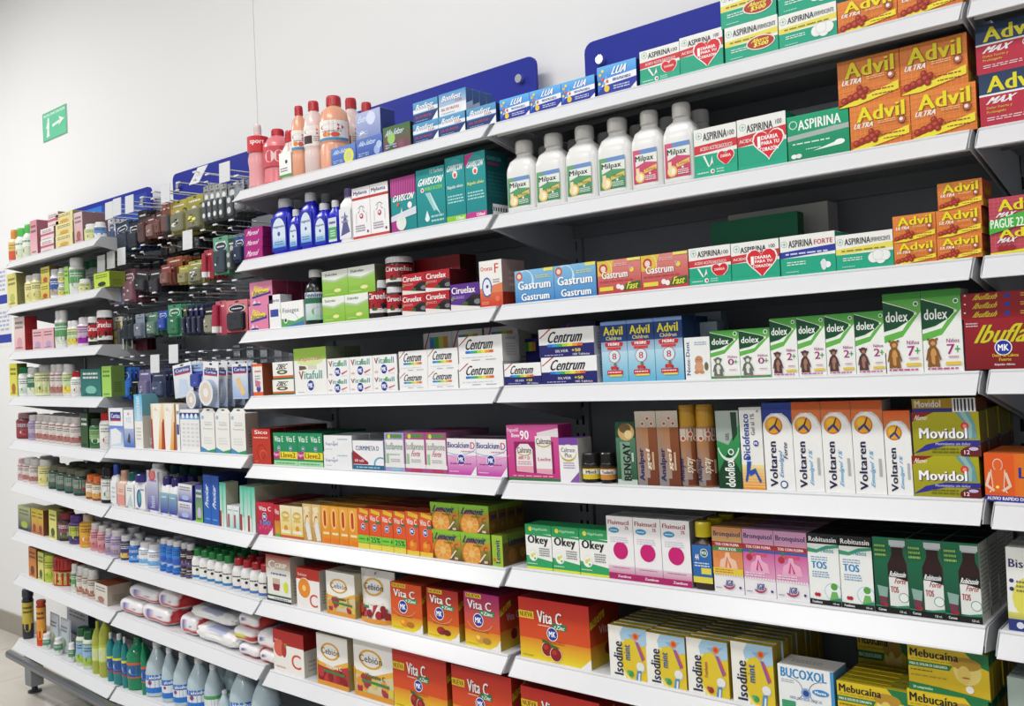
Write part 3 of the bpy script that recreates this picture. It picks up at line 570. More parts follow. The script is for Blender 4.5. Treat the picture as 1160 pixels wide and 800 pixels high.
@carton('caltrateplus', 'F0EEF0', 'B8B4AC', '8C5AB0')
def _(A):
    A.R(0, 0, 1, 1, 'F2F0F2'); A.R(0, 0.84, 1, 1, '7A48A4'); A.E(0.48, 0.66, 0.44, 0.2, 'C8B440'); A.E(0.48, 0.68, 0.42, 0.17, 'F4F2F0'); A.T('Caltrate', 0.12, 0.68, 0.84, 0.78, '303030', 0.6); A.T('Plus', 0.3, 0.56, 0.66, 0.66, '303030', 0.6); A.L(0.2, 0.3, 0.8, 0.46, 3, 'A898B8'); A.P([(0.5, 0), (1, 0), (1, 0.24)], '8858A8')
@carton('bengay', '1E4A32', '16281C', '38784C')
def _(A):
    A.R(0, 0, 1, 0.75, '1E5234', '4E7C60'); A.R(0, 0.75, 1, 1, '1E4A32'); A.R(0, 0.0, 1, 0.08, 'C0CCC4'); A.R(0.2, 0.06, 0.72, 0.68, '7C9C88'); A.E(0.55, 0.84, 0.42, 0.14, 'C8A468'); A.E(0.5, 0.9, 0.3, 0.08, '6C5430'); A.E(0.66, 0.8, 0.2, 0.07, 'E0C890'); A.T('BENGAY', 0.34, 0.06, 0.72, 0.66, '141A16', 1, 0, 1); A.L(0.78, 0.3, 0.88, 0.6, 1, 'D0DCD4')
def analper(A, spray=False):
    A.R(0, 0, 0.5, 1, '8A8484', 'A87848', False); A.R(0.45, 0, 1, 1, '6C3420', '8C5028'); A.R(0.3, 0.1, 0.6, 0.8, 'A09088', 'A87040')
    A.R(0, 0.78, 1, 1, 'B4A898', 'C8BCAC')
    for x, y in ((0.6, 0.9), (0.36, 0.83), (0.78, 0.83)): A.C(x, y, 0.1, 'D8C8B8'); A.C(x, y, 0.06, 'B03C28')
    A.T('Analper', 0.1, 0.06, 0.4, 0.5, '26265E', 1, 0, 1); A.T('spray' if spray else 'gel', 0.46, 0.2, 0.7, 0.5, 'F0E0C8', 1, 0.1, 1); A.L(0.74, 0.1, 0.84, 0.6, 1, 'D8B898')
carton('analper', '9A8478', '5C2A1C', 'A89888')(analper)
bottle('analperspray', [(0, 0.92), (0.01, 1), (0.72, 1), (0.74, 0.96)], (0.74, 1.0, 0.93), lambda A: analper(A, True), (0.02, 0.71), 2.0, 'A87848', 'C89830', wrap=0.5)
@carton('doloflex', '1C8A48', '5C6460', 'A8B0AC')
def _(A):
    A.R(0, 0, 1, 1, '14663A', '3CA85C'); A.P([(0, 1), (1, 1), (1, 0.82), (0.5, 0.56), (0, 0.62)], 'A4B0A8'); A.P([(0.66, 0.98), (0.92, 0.98), (0.92, 0.7), (0.7, 0.6)], '20402C'); A.P([(0, 0.2), (0.5, 0.48), (1, 0.2), (1, 0), (0, 0)], '0C3E22'); A.arc(0.5, 0.6, 0.5, 0.25, 200, 340, 0.04, 'D8ECDC'); A.C(0.6, 0.47, 0.13, 'E4F0E8'); A.C(0.6, 0.47, 0.08, '1C6A3C'); A.T('doloflex', 0.3, 0.02, 0.72, 0.38, 'F4FAF4', 1, 0, 1); A.T('GEL', 0.4, 0.62, 0.55, 0.72, '58705E', 1, 0, 1)
@carton('diclofenaco', 'ECEEE8', 'B0B4B4', 'E8E8E4')
def _(A):
    A.R(0, 0, 1, 1, 'F0F1EC'); A.R(0, 0, 1, 0.3, 'E89028', 'F4E2A0')
    for i in range(7): A.R(0, 0.03+i*0.035, 1, 0.038+i*0.035, 'F4D890')
    A.T('Diclofenaco', 0.1, 0.36, 0.42, 0.92, '2C46A0', 1, 0, 1); A.T('Gel al 1%', 0.5, 0.66, 0.68, 0.92, '58585C', 0.4, 0, 1); A.MK(0.7, 0.56, 0.13)
    for p in ([(0.2, 0.2), (0.34, 0.2), (0.44, 0.34), (0.24, 0.34)], [(0.3, 0.22), (0.62, 0.26), (0.66, 0.21), (0.36, 0.16)], [(0.6, 0.26), (0.86, 0.1), (0.78, 0.08), (0.56, 0.22)], [(0.22, 0.22), (0.12, 0.1), (0.2, 0.09), (0.32, 0.2)]): A.P(p, '2450B0')
    A.C(0.3, 0.38, 0.09, '2450B0'); A.C(0.84, 0.95, 0.05, '9898A0')
def volt(c1, c2, forte):
    def f(A):
        A.R(0, 0, 1, 1, 'F6F6F4'); A.P([(0, 0.72), (0.2, 0.84), (0.5, 0.88), (0.8, 0.82), (1, 0.7), (1, 1), (0, 1)], 'D8D8D4'); A.R(0, 0.88, 1, 1, c1, c2); A.P([(0, 0.76), (0.14, 0.84), (0.4, 0.9), (0, 0.9)], c1); A.P([(0.6, 0.9), (0.86, 0.83), (1, 0.74), (1, 0.9)], c1)
        A.C(0.38, 0.74, 0.3, 'C87820'); A.C(0.37, 0.745, 0.27, 'F0A428'); A.C(0.34, 0.76, 0.16, 'F6C440'); A.P([(0.2, 0.7), (0.42, 0.76), (0.6, 0.68), (0.56, 0.66), (0.4, 0.72), (0.22, 0.67)], '24488C'); A.P([(0.36, 0.72), (0.46, 0.74), (0.54, 0.82), (0.5, 0.82)], '6A3420')
        A.T('Voltaren', 0.16, 0.04, 0.42, 0.56, '20204C', 1, 0, 1)
        if forte: A.T('Emulgel', 0.5, 0.14, 0.66, 0.46, '5894C8', 0.7, 0.1, 1); A.T('Forte', 0.5, 0.38, 0.64, 0.56, '20306C', 0.8, 0.1, 1) if False else None; A.C(0.62, 0.07, 0.13, '24488C'); A.C(0.62, 0.07, 0.09, 'F4F4F4'); A.T('Forte', 0.66, 0.36, 0.8, 0.56, '24306C', 0.7, 0.1, 1)
        else: A.T('Emulgel 1%', 0.52, 0.06, 0.68, 0.48, '58A8D8', 0.7, 0.1, 1); A.L(0.8, 0.1, 0.9, 0.5, 1, 'B8B8B8')
    return f
carton('voltforte', 'F6F6F4', 'B8B8B8', '2A3E94')(volt('24388C', '2C4CA8', True)); carton('volt', 'F6F6F4', 'BEBEBC', 'D8641C')(volt('D8743C', 'DC5E1C', False))
def movidol(A):
    A.R(0, 0, 1, 1, '9C9818', 'B2AC1C'); A.P([(0, 0.78), (0, 1), (0.34, 1)], '8C1C1C'); A.T('Nuevo', 0.03, 0.82, 0.26, 0.94, 'F0E8D0', 0.8, 0.2)
    A.P([(0.0, 0.05), (0.2, 0.26), (0.5, 0.36), (1, 0.36), (1, 0.24), (0.5, 0.24), (0.2, 0.12)], '2C2E92'); A.T('Movimiento sin dolor', 0.34, 0.25, 0.86, 0.31, 'C8C8E8', 0.6)
    A.P([(0.66, 1), (0.8, 0.72), (0.74, 0.4), (0.96, 0.4), (0.94, 0.72), (0.86, 1)], '6A9CA0'); A.P([(0.72, 1), (0.84, 0.7), (0.8, 0.4), (0.88, 0.4), (0.9, 0.7), (0.8, 1)], '94BCBC'); A.C(0.79, 0.68, 0.06, 'D43C34'); A.C(0.79, 0.68, 0.03, 'F09080')
    A.TS('Movidol', 0.1, 0.4, 0.82, 0.64, 'FFFFFF', '20206C', 1); A.L(0.28, 0.06, 0.7, 0.2, 2, '6A6C10'); A.E(0.92, 0.08, 0.22, 0.16, '6C1C24'); A.T('12', 0.76, 0.05, 0.84, 0.14, 'F4F0F0', 1); A.E(0.9, 0.17, 0.07, 0.04, 'C8C0E8')
carton('movidol', 'A8A41C', '6C3A18', '8C8A20', lambda B: (B.R(0, 0, 1, 0.3, '4A1C1C'), B.R(0, 0.3, 1, 1, '6E6A18')))(movidol)
@carton('movflat', 'B08A1C', '6C3A18', '8C8A20')
def _(A): A.R(0, 0, 0.64, 1, 'B8921E'); A.T('Movidol', 0.04, 0.36, 0.46, 0.9, 'F0F0E8', 1); A.R(0, 0, 0.64, 0.28, '2A2C7C'); A.barcode(0.64, 0, 1, 1)
@carton('lumbal', 'E8641E', '9C3C14', 'E07838', None)
def _(A):
    A.R(0, 0, 0.5, 1, 'E85C1C'); A.R(0.35, 0.1, 1, 1, 'E87020', 'F0B030', True); A.R(0, 0, 1, 0.12, '2A3498'); A.T('ALIVIO RAPIDO DE DOLOR DE ESPALDA', 0.02, 0.03, 0.98, 0.1, 'F0F0F8', 1); A.T('Lumbal', 0.4, 0.5, 0.98, 0.72, '2A3498', 1)
    for rr, c in ((1, 'F0E0D0'), (0.86, 'E8682A')):
        A.E(0.16, 0.76, 0.055*rr+0.005, 0.13*rr, c); A.P([(0.16-0.09*rr, 0.66), (0.16+0.09*rr, 0.66), (0.16+0.07*rr, 0.3), (0.16+0.11*rr, 0.18), (0.16-0.11*rr, 0.18), (0.16-0.07*rr, 0.3)], c)
    A.P([(0.05, 0.6), (0.09, 0.62), (0.04, 0.34), (0.12, 0.24), (0.1, 0.2), (0.0, 0.32)], 'F0D0B8'); A.P([(0.27, 0.6), (0.23, 0.62), (0.28, 0.34), (0.2, 0.24), (0.22, 0.2), (0.32, 0.32)], 'F0D0B8'); A.C(0.15, 0.3, 0.02, 'F8F060')
bottle('darkjar', [(0, 0.92, '181410'), (0.02, 1), (0.62, 1), (0.68, 0.9), (0.7, 0.8)], (0.66, 1.0, 0.95), lambda A: (A.R(0, 0, 1, 1, 'D8C030'), A.R(0, 0.4, 1, 0.75, 'E8E4DC'), A.T('Miel', 0.3, 0.44, 0.7, 0.7, '3A2814', 1), A.R(0, 0.85, 1, 1, '3A2814')), (0.12, 0.55), 2.0, '181410', '1C1A1A')
bottle('darkjar2', [(0, 0.92, '181410'), (0.02, 1), (0.62, 1), (0.68, 0.9), (0.7, 0.8)], (0.66, 1.0, 0.95), lambda A: (A.R(0, 0, 1, 1, 'C8883C'), A.R(0, 0.4, 1, 0.75, 'E8E4DC'), A.T('Yodora', 0.22, 0.44, 0.78, 0.7, '3A2814', 1), A.R(0, 0.85, 1, 1, '3A2814')), (0.12, 0.55), 2.0, '181410', '1C1A1A')
# ---- cough and cold row
@carton('okey', 'F4F4F0', '2C7A4C', '2FA362')
def _(A):
    A.R(0, 0, 1, 1, 'F5F5F2'); A.R(0, 0.8, 1, 1, '2C9C5C'); A.P([(0, 0.84), (1, 0.78), (1, 0.74), (0, 0.76)], '2C9C5C'); A.P([(0, 0), (1, 0), (1, 0.2), (0.6, 0.24), (0, 0.3)], '2EA463'); A.R(0, 0, 1, 0.05, 'DCE040'); A.C(0.2, 0.9, 0.07, 'E4D84C'); A.T('HigaHealth', 0.3, 0.86, 0.86, 0.93, 'C8ECD4', 0.5)
    A.T('Okey', 0.08, 0.52, 0.88, 0.76, '1C2022', 1); A.C(0.28, 0.3, 0.17, 'E8ECE4'); A.C(0.28, 0.3, 0.15, 'F6F8F4'); A.C(0.24, 0.3, 0.06, 'E4D850'); A.C(0.33, 0.34, 0.05, 'D8E48C'); A.C(0.34, 0.24, 0.035, '58A858'); A.L(0.52, 0.3, 0.92, 0.5, 4, '8A8C8A'); A.L(0.04, 0.1, 0.44, 0.14, 1, 'D8F0E0')
@carton('fluimucil', 'F3F2F4', '8A8A90', 'E8E8EC')
def _(A):
    A.R(0, 0, 1, 1, 'F4F3F5'); A.R(0, 0, 1, 0.22, 'B81C6C', 'E8D0E0'); A.R(0, 0, 1, 0.1, 'B01C68'); A.T('Fluimucil', 0.06, 0.87, 0.86, 0.94, 'A83040', 1); A.T('2%', 0.7, 0.8, 0.84, 0.85, 'A83040', 0.8); A.E(0.28, 0.78, 0.2, 0.045, '3E98C8'); A.L(0.14, 0.76, 0.42, 0.8, 1, 'D0ECF8'); A.C(0.5, 0.46, 0.28, 'CC1A74'); A.L(0.12, 0.58, 0.8, 0.68, 3, 'D0D0DC'); A.T('Zambon', 0.34, 0.035, 0.84, 0.075, 'F4E4F0', 1); A.L(0.16, 0.18, 0.84, 0.2, 1, 'B83C80')
bottle('cough', [(0, 0.94, '2A1610'), (0.015, 1, '2A1610'), (0.6, 1, '3A2014'), (0.68, 0.9, '3A2014'), (0.74, 0.5, '3A2014'), (0.8, 0.45, '3A2014')], (0.78, 1.0, 0.74), lambda A: (A.R(0, 0, 1, 1, '2C68B0'), A.R(0, 0, 1, 0.16, 'E4D84C'), A.C(0.62, 0.8, 0.2, 'F0F0F0'), A.C(0.62, 0.8, 0.17, '1C6A48'), A.T('VICK', 0.48, 0.76, 0.76, 0.84, 'FFFFFF', 1), A.T('44', 0.14, 0.6, 0.34, 0.76, 'FFFFFF', 1), A.R(0.44, 0.24, 0.95, 0.4, 'E4D84C'), A.L(0.1, 0.42, 0.9, 0.56, 2, 'D0E0F4')), (0.1, 0.66), 4.0, '2A1610', 'D8C41C', depth=0.6, wrap=0.46)
def bron(c1, c2, kids):
    def f(A):
        A.R(0, 0, 1, 1, 'F2EFF2'); A.R(0, 0.26, 1, 0.66, c2, c1); A.R(0, 0.78, 1, 1, '%s' % ('D8B078' if not kids else 'D8A0C4'), '%s' % ('D08A50' if not kids else 'D098BC')); A.T('Bronquisol', 0.05, 0.84, 0.95, 0.94, '2C2C60', 1); A.R(0, 0.7, 1, 0.78, 'B03034'); A.T('TOS CON FLEMA', 0.1, 0.72, 0.9, 0.76, 'FBEDED', 1)
        if kids: A.R(0, 0.66, 1, 0.7, '3A60A8'); A.T('Infantil', 0.3, 0.6, 0.76, 0.66, 'E84C50', 1); A.C(0.2, 0.58, 0.1, 'B83040'); A.P([(0.2, 0.62), (0.34, 0.68), (0.24, 0.7)], '3C8A40')
        else: A.R(0, 0.64, 1, 0.7, '3C8C50'); A.T('ADULTOS', 0.2, 0.65, 0.8, 0.69, 'E8F4E8', 1); A.C(0.14, 0.56, 0.07, 'D8883C')
        A.P([(0.44, 0.62), (0.56, 0.62), (0.6, 0.54), (0.78, 0.5), (0.84, 0.36), (0.2, 0.36), (0.26, 0.5), (0.4, 0.54)], 'F0C8B0' if not kids else 'F0B0CC'); A.P([(0.48, 0.56), (0.4, 0.4), (0.46, 0.38), (0.5, 0.52), (0.56, 0.38), (0.62, 0.4)], 'E07830' if not kids else 'C84888')
        for i in range(12): A.C((i+0.5)/12, 0.27, 0.03, 'F2EFF2')
        if not kids: A.R(0, 0.28, 1, 0.38, 'E8CC40')
        A.L(0.06, 0.3, 0.7, 0.37, 2, 'C87048' if not kids else 'F4E4F0'); A.T('JGB', 0.36, 0.08, 0.66, 0.2, '3A3C8C', 1, 0.2); A.arc(0.5, 0.13, 0.2, 0.07, 200, 380, 0.03, 'B03C60'); A.C(0.88, 0.1, 0.04, '3A3C8C'); A.L(0.06, 0.06, 0.26, 0.09, 1, '9090A0')
    return f
carton('bronad', 'F2EFF2', '8C8C90', 'C89868')(bron('D88048', 'F0A060', False)); carton('bronni', 'F2EFF2', '8C8490', 'B890B0')(bron('D060A0', 'E8A8CC', True))
@carton('robkids', 'F4F6F4', '20302C', '1A1C1C')
def _(A):
    A.R(0, 0, 1, 1, 'F5F7F5'); A.R(0, 0.86, 1, 1, '16181A'); A.T('Robitussin', 0.06, 0.89, 0.94, 0.96, 'F6F6F6', 1); A.P([(0, 0.8), (0.3, 0.78), (0.6, 0.84), (1, 0.86), (1, 0.82), (0.6, 0.79), (0.3, 0.73), (0, 0.74)], '3EA47C'); A.T('Niños', 0.44, 0.74, 0.84, 0.81, '3C9CA8', 0.8); A.L(0.1, 0.62, 0.66, 0.69, 2, '8CB0CC'); A.T('TOS', 0.1, 0.51, 0.6, 0.61, '2C8CC4', 1); A.L(0.12, 0.38, 0.66, 0.48, 3, '84A8C8')
    A.C(0.76, 0.2, 0.27, 'A4CCE4'); A.C(0.76, 0.2, 0.25, 'F2F8F8'); A.C(0.8, 0.27, 0.11, '5CA848'); A.P([(0.72, 0.2), (0.88, 0.2), (0.95, 0.08), (0.64, 0.08)], '74B864'); A.C(0.22, 0.14, 0.06, 'C02C3C'); A.C(0.3, 0.14, 0.06, 'B82434'); A.P([(0, 0.08), (0.5, 0.06), (1, 0.12), (1, 0.06), (0, 0.04)], '2E8C68'); A.R(0, 0, 1, 0.07, '16181A'); A.T('Frambuesa', 0.08, 0.02, 0.4, 0.055, 'F0F0F0', 1); A.T('120 mL', 0.74, 0.02, 0.94, 0.045, 'F0F0F0', 0.6)
def robside(B): B.R(0, 0, 1, 1, 'C8C8BC'); B.L(0.12, 0.1, 0.88, 0.9, 14, '8C8C84')
@carton('robforte', '145E40', 'C8C8BC', '16181A', robside)
def _(A):
    A.R(0, 0, 1, 1, '0E4A32', '17724E'); A.P([(0.42, 0.1), (1, 0.1), (1, 0.66), (0.9, 0.78), (0.9, 0.88), (0.56, 0.88), (0.56, 0.78), (0.42, 0.64)], '2C1414'); A.R(0.54, 0.88, 0.94, 0.97, 'B8BCC0'); A.R(0.5, 0.9, 0.98, 0.97, 'C8CCD0'); A.R(0.44, 0.1, 1, 0.48, 'E8ECE8'); A.P([(0.44, 0.5), (1, 0.44), (1, 0.58), (0.44, 0.58)], '16181A'); A.T('Robitussin', 0.46, 0.49, 0.98, 0.56, 'FFFFFF', 1, 0.1); A.T('Forte', 0.6, 0.4, 0.98, 0.47, 'B02C30', 1, 0.15)
    A.C(0.86, 0.22, 0.15, '3E9874'); A.C(0.86, 0.22, 0.13, 'F0F4F0'); A.T('TOS', 0.48, 0.28, 0.72, 0.36, 'B03038', 1); A.P([(0.08, 0.36), (0.4, 0.34), (0.34, 0.1), (0.16, 0.1)], '8CB0A4'); A.P([(0.12, 0.22), (0.37, 0.21), (0.34, 0.1), (0.16, 0.1)], '74384C'); A.C(0.2, 0.1, 0.06, '8C1C34'); A.C(0.32, 0.11, 0.06, 'A4243C'); A.P([(0, 0.1), (0.4, 0.08), (1, 0.13), (1, 0.09), (0, 0.06)], '2E8C68')
    A.R(0, 0, 1, 0.08, '101214'); A.T('Cereza', 0.08, 0.025, 0.32, 0.06, 'F0F0F0', 1); A.T('120 mL', 0.72, 0.02, 0.92, 0.05, 'E0E0E0', 0.6); A.L(0.06, 0.74, 0.4, 0.92, 3, '98C060')
@carton('bisolvon', 'F2F2EC', 'B0B4BC', 'E8E8E4')
def _(A): A.R(0, 0, 1, 1, 'F2F3EE'); A.E(0.7, 0.4, 0.6, 0.3, 'E8E060'); A.E(0.8, 0.36, 0.4, 0.2, 'F0EC98'); A.R(0, 0, 1, 0.22, '2E4088', 'E0DC60'); A.R(0, 0, 1, 0.14, '2A3A80'); A.T('Bisolvon', 0.05, 0.76, 1.0, 0.86, '34366C', 0.8); A.L(0.2, 0.46, 0.6, 0.62, 3, '8A8850'); A.C(0.1, 0.6, 0.05, '34366C'); A.C(0.1, 0.5, 0.05, '34366C'); A.C(0.25, 0.07, 0.08, 'E0E4F0')
# ---- low rows right bay
def vitabox(base1, base2, fruit='fresa', word=True):
    def f(A):
        A.R(0, 0.34, 1, 1, 'D8501C', base1); A.R(0, 0, 1, 0.34, 'ECD828', 'E08420'); A.P([(0.86, 0), (1, 0.16), (1, 0)], 'F2F2F2')
        A.R(0.0, 0.66, 0.22, 0.78, 'ECDC2C'); A.T('NUEVA', 0.015, 0.675, 0.205, 0.765, '9C3418', 0.8)
        A.TS('Vita C', 0.27, 0.62, 0.62, 0.82, 'FFFFFF', '7C1418', 1); A.R(0.48, 0.54, 0.68, 0.64, '1F7C50'); A.T('+Zinc', 0.5, 0.55, 0.67, 0.62, 'E8F4EC', 1, 0.1); A.L(0.28, 0.56, 0.46, 0.6, 1, 'F0C8B8')
        A.MK(0.48, 0.46, 0.07); A.L(0.36, 0.3, 0.66, 0.36, 2, 'B85820')
        if fruit == 'fresa':
            for x, y in ((0.4, 0.2), (0.52, 0.14)): A.E(x, y, 0.085, 0.12, 'F0E4C0'); A.E(x, y, 0.078, 0.11, '8C1418'); A.E(x-0.02, y+0.03, 0.035, 0.04, 'B8342C'); A.P([(x-0.06, y+0.1), (x+0.06, y+0.1), (x+0.02, y+0.13), (x-0.08, y+0.16)], '2E6A2C')
        else: A.E(0.5, 0.16, 0.09, 0.12, 'E88420'); A.E(0.47, 0.19, 0.05, 0.06, 'F4AC40'); A.P([(0.44, 0.27), (0.52, 0.29), (0.56, 0.25)], '2E7A2C')
        A.L(0.04, 0.04, 0.2, 0.07, 1, 'A88A20')
    return f
def vitaside(c):
    def f(B): B.R(0, 0.35, 1, 1, shade('D8501C', 0.8), c); B.R(0, 0, 1, 0.35, 'B4A424', 'B46A20'); B.P([(0.02, 0.62), (0.5, 0.76), (0.5, 0.88), (0.02, 0.74)], 'C8B428'); B.T('NUEVA', 0.06, 0.68, 0.46, 0.82, '8C3418', 0.8); B.T('Vita C', 0.3, 0.5, 0.85, 0.64, 'C8A0A0', 0.8); B.E(0.6, 0.24, 0.14, 0.1, '701418')
    return f
carton('vitabig', 'C02824', '8C1A1A', '9A1C1C', vitaside('841818'))(vitabox('C4201F', '', 'fresa'))
def vitasmall(c, side, fruitc):
    def f(A):
        A.R(0, 0.3, 1, 1, 'D85C1C', c); A.R(0, 0, 1, 0.3, 'F0DC30', 'E08420'); A.P([(0.72, 0), (0.9, 0.08), (1, 0.2), (1, 0)], 'F2F2F2'); A.R(0.06, 0.9, 0.5, 0.98, 'E8D82C'); A.T('NUEVA', 0.08, 0.91, 0.48, 0.97, '9C3418', 0.8)
        A.TS('Vita C', 0.1, 0.7, 0.78, 0.86, 'FFFFFF', '7C1418', 1); A.R(0.44, 0.6, 0.86, 0.69, '1F8C5C'); A.T('+Zinc', 0.48, 0.61, 0.82, 0.68, 'F0F8F0', 1); A.MK(0.4, 0.5, 0.13); A.arc(0.44, 0.52, 0.38, 0.22, 200, 340, 0.015, 'E8A080'); A.E(0.44, 0.16, 0.14, 0.08, fruitc); A.E(0.38, 0.18, 0.06, 0.04, shade(fruitc, 1.3)); A.E(0.62, 0.14, 0.12, 0.06, shade(fruitc, 0.8)); A.L(0.2, 0.28, 0.7, 0.32, 1, '9C5A20'); A.L(0.04, 0.04, 0.4, 0.06, 1, 'A88A20')
    return f
carton('vitaor', 'DC5420', '94461C', 'C84A1C', vitaside('A83A1C'))(vitasmall('DC4A1C', '', 'E88C28')); carton('vitafr', 'B0201F', '7C2018', '8C2018', vitaside('8C1818'))(vitasmall('AC1A20', '', '8C1820')); carton('vitapu', 'B41E6C', '8C2430', '9C2060', vitaside('8C1830'))(vitasmall('A8186C', '', 'D8A040'))
def isodine(w2, c2):
    def f(A):
        A.R(0, 0, 1, 1, 'E4C830'); A.P([(0, 0), (0.42, 0), (0.3, 0.3), (0.32, 0.62), (0.45, 1), (0, 1)], 'F4F3EC'); A.arc(0.95, 0.42, 0.7, 0.6, 110, 250, 0.05, 'F2E688'); A.P([(0.4, 1), (1, 1), (1, 0.7), (0.86, 0.66), (0.62, 0.8), (0.34, 0.72), (0.3, 0.86)], 'A8CCE4'); A.P([(0.5, 0.86), (0.9, 0.9), (0.7, 0.74)], '84B4D8')
        A.C(0.72, 0.84, 0.085, 'E8883C'); A.C(0.72, 0.84, 0.05, 'D84C28'); A.P([(0.7, 0.74), (0.78, 0.74), (0.92, 0.42), (0.86, 0.38)], '8C5CA0'); A.P([(0.76, 0.72), (0.8, 0.72), (0.94, 0.44), (0.92, 0.4)], 'D8504C'); A.C(0.82, 0.26, 0.11, 'C8CCCC'); A.C(0.81, 0.27, 0.1, 'ECECE8'); A.P([(0.72, 0.18), (0.84, 0.2), (0.8, 0), (0.68, 0)], '5C94C0'); A.P([(0.76, 0.14), (0.8, 0.14), (0.78, 0), (0.74, 0)], 'F0F0F0')
        A.T('Isodine', 0.12, 0.04, 0.36, 0.7, '1C2850', 1, 0, 1); A.T(w2, 0.4, 0.36, 0.56, 0.66, '2C5C9C', 0.7, 0, 1) if c2 else A.T(w2, 0.42, 0.32, 0.5, 0.6, 'B04048', 0.6, 0, 1)
        A.C(0.56, 0.1, 0.07, '3C9C58' if c2 else '9C2C30'); A.C(0.5, 0.13, 0.04, '58B070' if c2 else 'B84448')
    return f
carton('isodmint', 'E4C830', '94801E', 'C8B02C', lambda B: B.R(0, 0, 1, 1, 'B89C24'))(isodine('mint', True)); carton('isodframb', 'E4C830', '94801E', 'C8B02C', lambda B: B.R(0, 0, 1, 1, 'B89C24'))(isodine('Frambuesa', False))
@carton('bucoxol', 'F0F2F2', '4C8CB8', 'E4E0DC')
def _(A): A.R(0, 0, 1, 1, 'F2F4F4'); A.R(0.94, 0, 1, 1, '4C98CC'); A.T('BUCOXOL', 0.05, 0.74, 0.88, 0.94, '2C8CC8', 1); A.L(0.06, 0.62, 0.3, 0.7, 2, '9AA8B0'); A.arc(0.2, 0.5, 0.25, 0.25, -60, 90, 0.012, '5C646C'); A.arc(0.8, 0.5, 0.25, 0.25, 240, 90, 0.012, '5C646C'); A.C(0.5, 0.46, 0.09, '8CB0DC'); A.C(0.5, 0.46, 0.055, '2C4C94'); A.E(0.76, 0.52, 0.15, 0.07, '3C90D0'); A.T('Menta', 0.66, 0.49, 0.86, 0.55, 'FFFFFF', 0.8); A.L(0.2, 0.3, 0.8, 0.36, 2, '88A8C4'); A.R(0.05, 0.05, 0.3, 0.25, '3C9C6C')
def mebu(A):
    A.R(0, 0, 1, 1, 'D4B41C', 'E2C624'); A.P([(0.72, 1), (1, 1), (1, 0.66), (0.86, 0.74)], '1C7A44'); A.E(0.74, 0.58, 0.17, 0.3, 'ECD87C'); A.E(0.72, 0.74, 0.19, 0.14, 'B8902C'); A.E(0.7, 0.5, 0.08, 0.2, 'E8CC68'); A.E(0.72, 0.44, 0.05, 0.02, 'B46C40'); A.T('Mebucaína', 0.03, 0.76, 0.64, 0.94, '1E1E1A', 1); A.L(0.04, 0.7, 0.56, 0.73, 1, 'A08C20')
    A.P([(0, 0.54), (0.52, 0.54), (0.56, 0.66), (0, 0.66)], '1C7A44'); A.T('PARA EL DOLOR DE GARGANTA', 0.02, 0.57, 0.5, 0.63, 'E8F0D8', 1); A.L(0.03, 0.44, 0.32, 0.5, 1, '7A6A14'); A.L(0.03, 0.32, 0.5, 0.38, 1, 'A89424'); A.P([(0, 0.18), (0.4, 0.14), (1, 0.04), (1, 0), (0, 0)], '1C7A44'); A.T('24 comprimidos', 0.05, 0.03, 0.3, 0.11, 'D8ECC8', 0.8); A.C(0.76, 0.2, 0.05, 'F4F0E0')
carton('mebucaina', 'D8B81E', '7C7024', 'B8A424', lambda B: (B.R(0, 0, 1, 1, 'A08C20'), B.R(0, 0.75, 1, 1, '1A5A34')))(mebu)
@carton('greytop', 'A8B4AC', '7C8880', 'A8B4AC')
def _(A): A.R(0, 0, 1, 1, 'A4B4AC'); A.L(0.1, 0.3, 0.9, 0.6, 2, '6C8078')
# ---- middle bay
red = 'C42430'
bottle('syrupbottle', [(0, 0.9), (0.02, 1), (0.3, 1), (0.34, 0.94), (0.36, 1), (0.62, 1), (0.78, 0.86), (0.86, 0.42), (0.9, 0.4)], (0.87, 1.0, 0.5), lambda A: (A.R(0, 0, 1, 1, 'F2EEE8'), A.R(0, 0, 1, 0.14, '4A90B8'), A.E(0.5, 0.66, 0.34, 0.17, 'C03038'), A.T('Electrolit', 0.22, 0.6, 0.78, 0.72, 'FFFFFF', 1), A.E(0.35, 0.3, 0.12, 0.12, 'E8843C'), A.E(0.6, 0.28, 0.12, 0.12, 'D85040'), A.L(0.2, 0.42, 0.8, 0.5, 1, '8090A0')), (0.37, 0.64), 2.0, 'E8A888', red, matn='plastic', wrap=0.4)
DES['syruppale'] = None
bottle('syruppale', [(0, 0.9), (0.02, 1), (0.3, 1), (0.34, 0.94), (0.36, 1), (0.62, 1), (0.78, 0.86), (0.86, 0.42), (0.9, 0.4)], (0.87, 1.0, 0.5), lambda A: (A.R(0, 0, 1, 1, 'F0ECE8'), A.E(0.5, 0.7, 0.34, 0.17, 'C03038'), A.T('Electrolit', 0.22, 0.64, 0.78, 0.76, 'FFFFFF', 1), A.R(0.1, 0.1, 0.5, 0.5, '402830'), A.L(0.55, 0.2, 0.95, 0.5, 3, '9090A0')), (0.37, 0.64), 2.0, 'E4D0CC', red, wrap=0.4)
bottle('squeeze', [(0, 0.8), (0.03, 1), (0.3, 0.9), (0.45, 1), (0.55, 0.86), (0.62, 1), (0.8, 0.9), (0.84, 0.4), (0.86, 0.36)], (0.84, 1.0, 0.36), lambda A: (A.R(0, 0, 1, 1, 'CE3038'), A.T('sport', 0.25, 0.4, 0.75, 0.75, 'FFF0F0', 1)), (0.56, 0.8), 2.0, 'E8A4A8', 'E8D8D8', wrap=0.45)
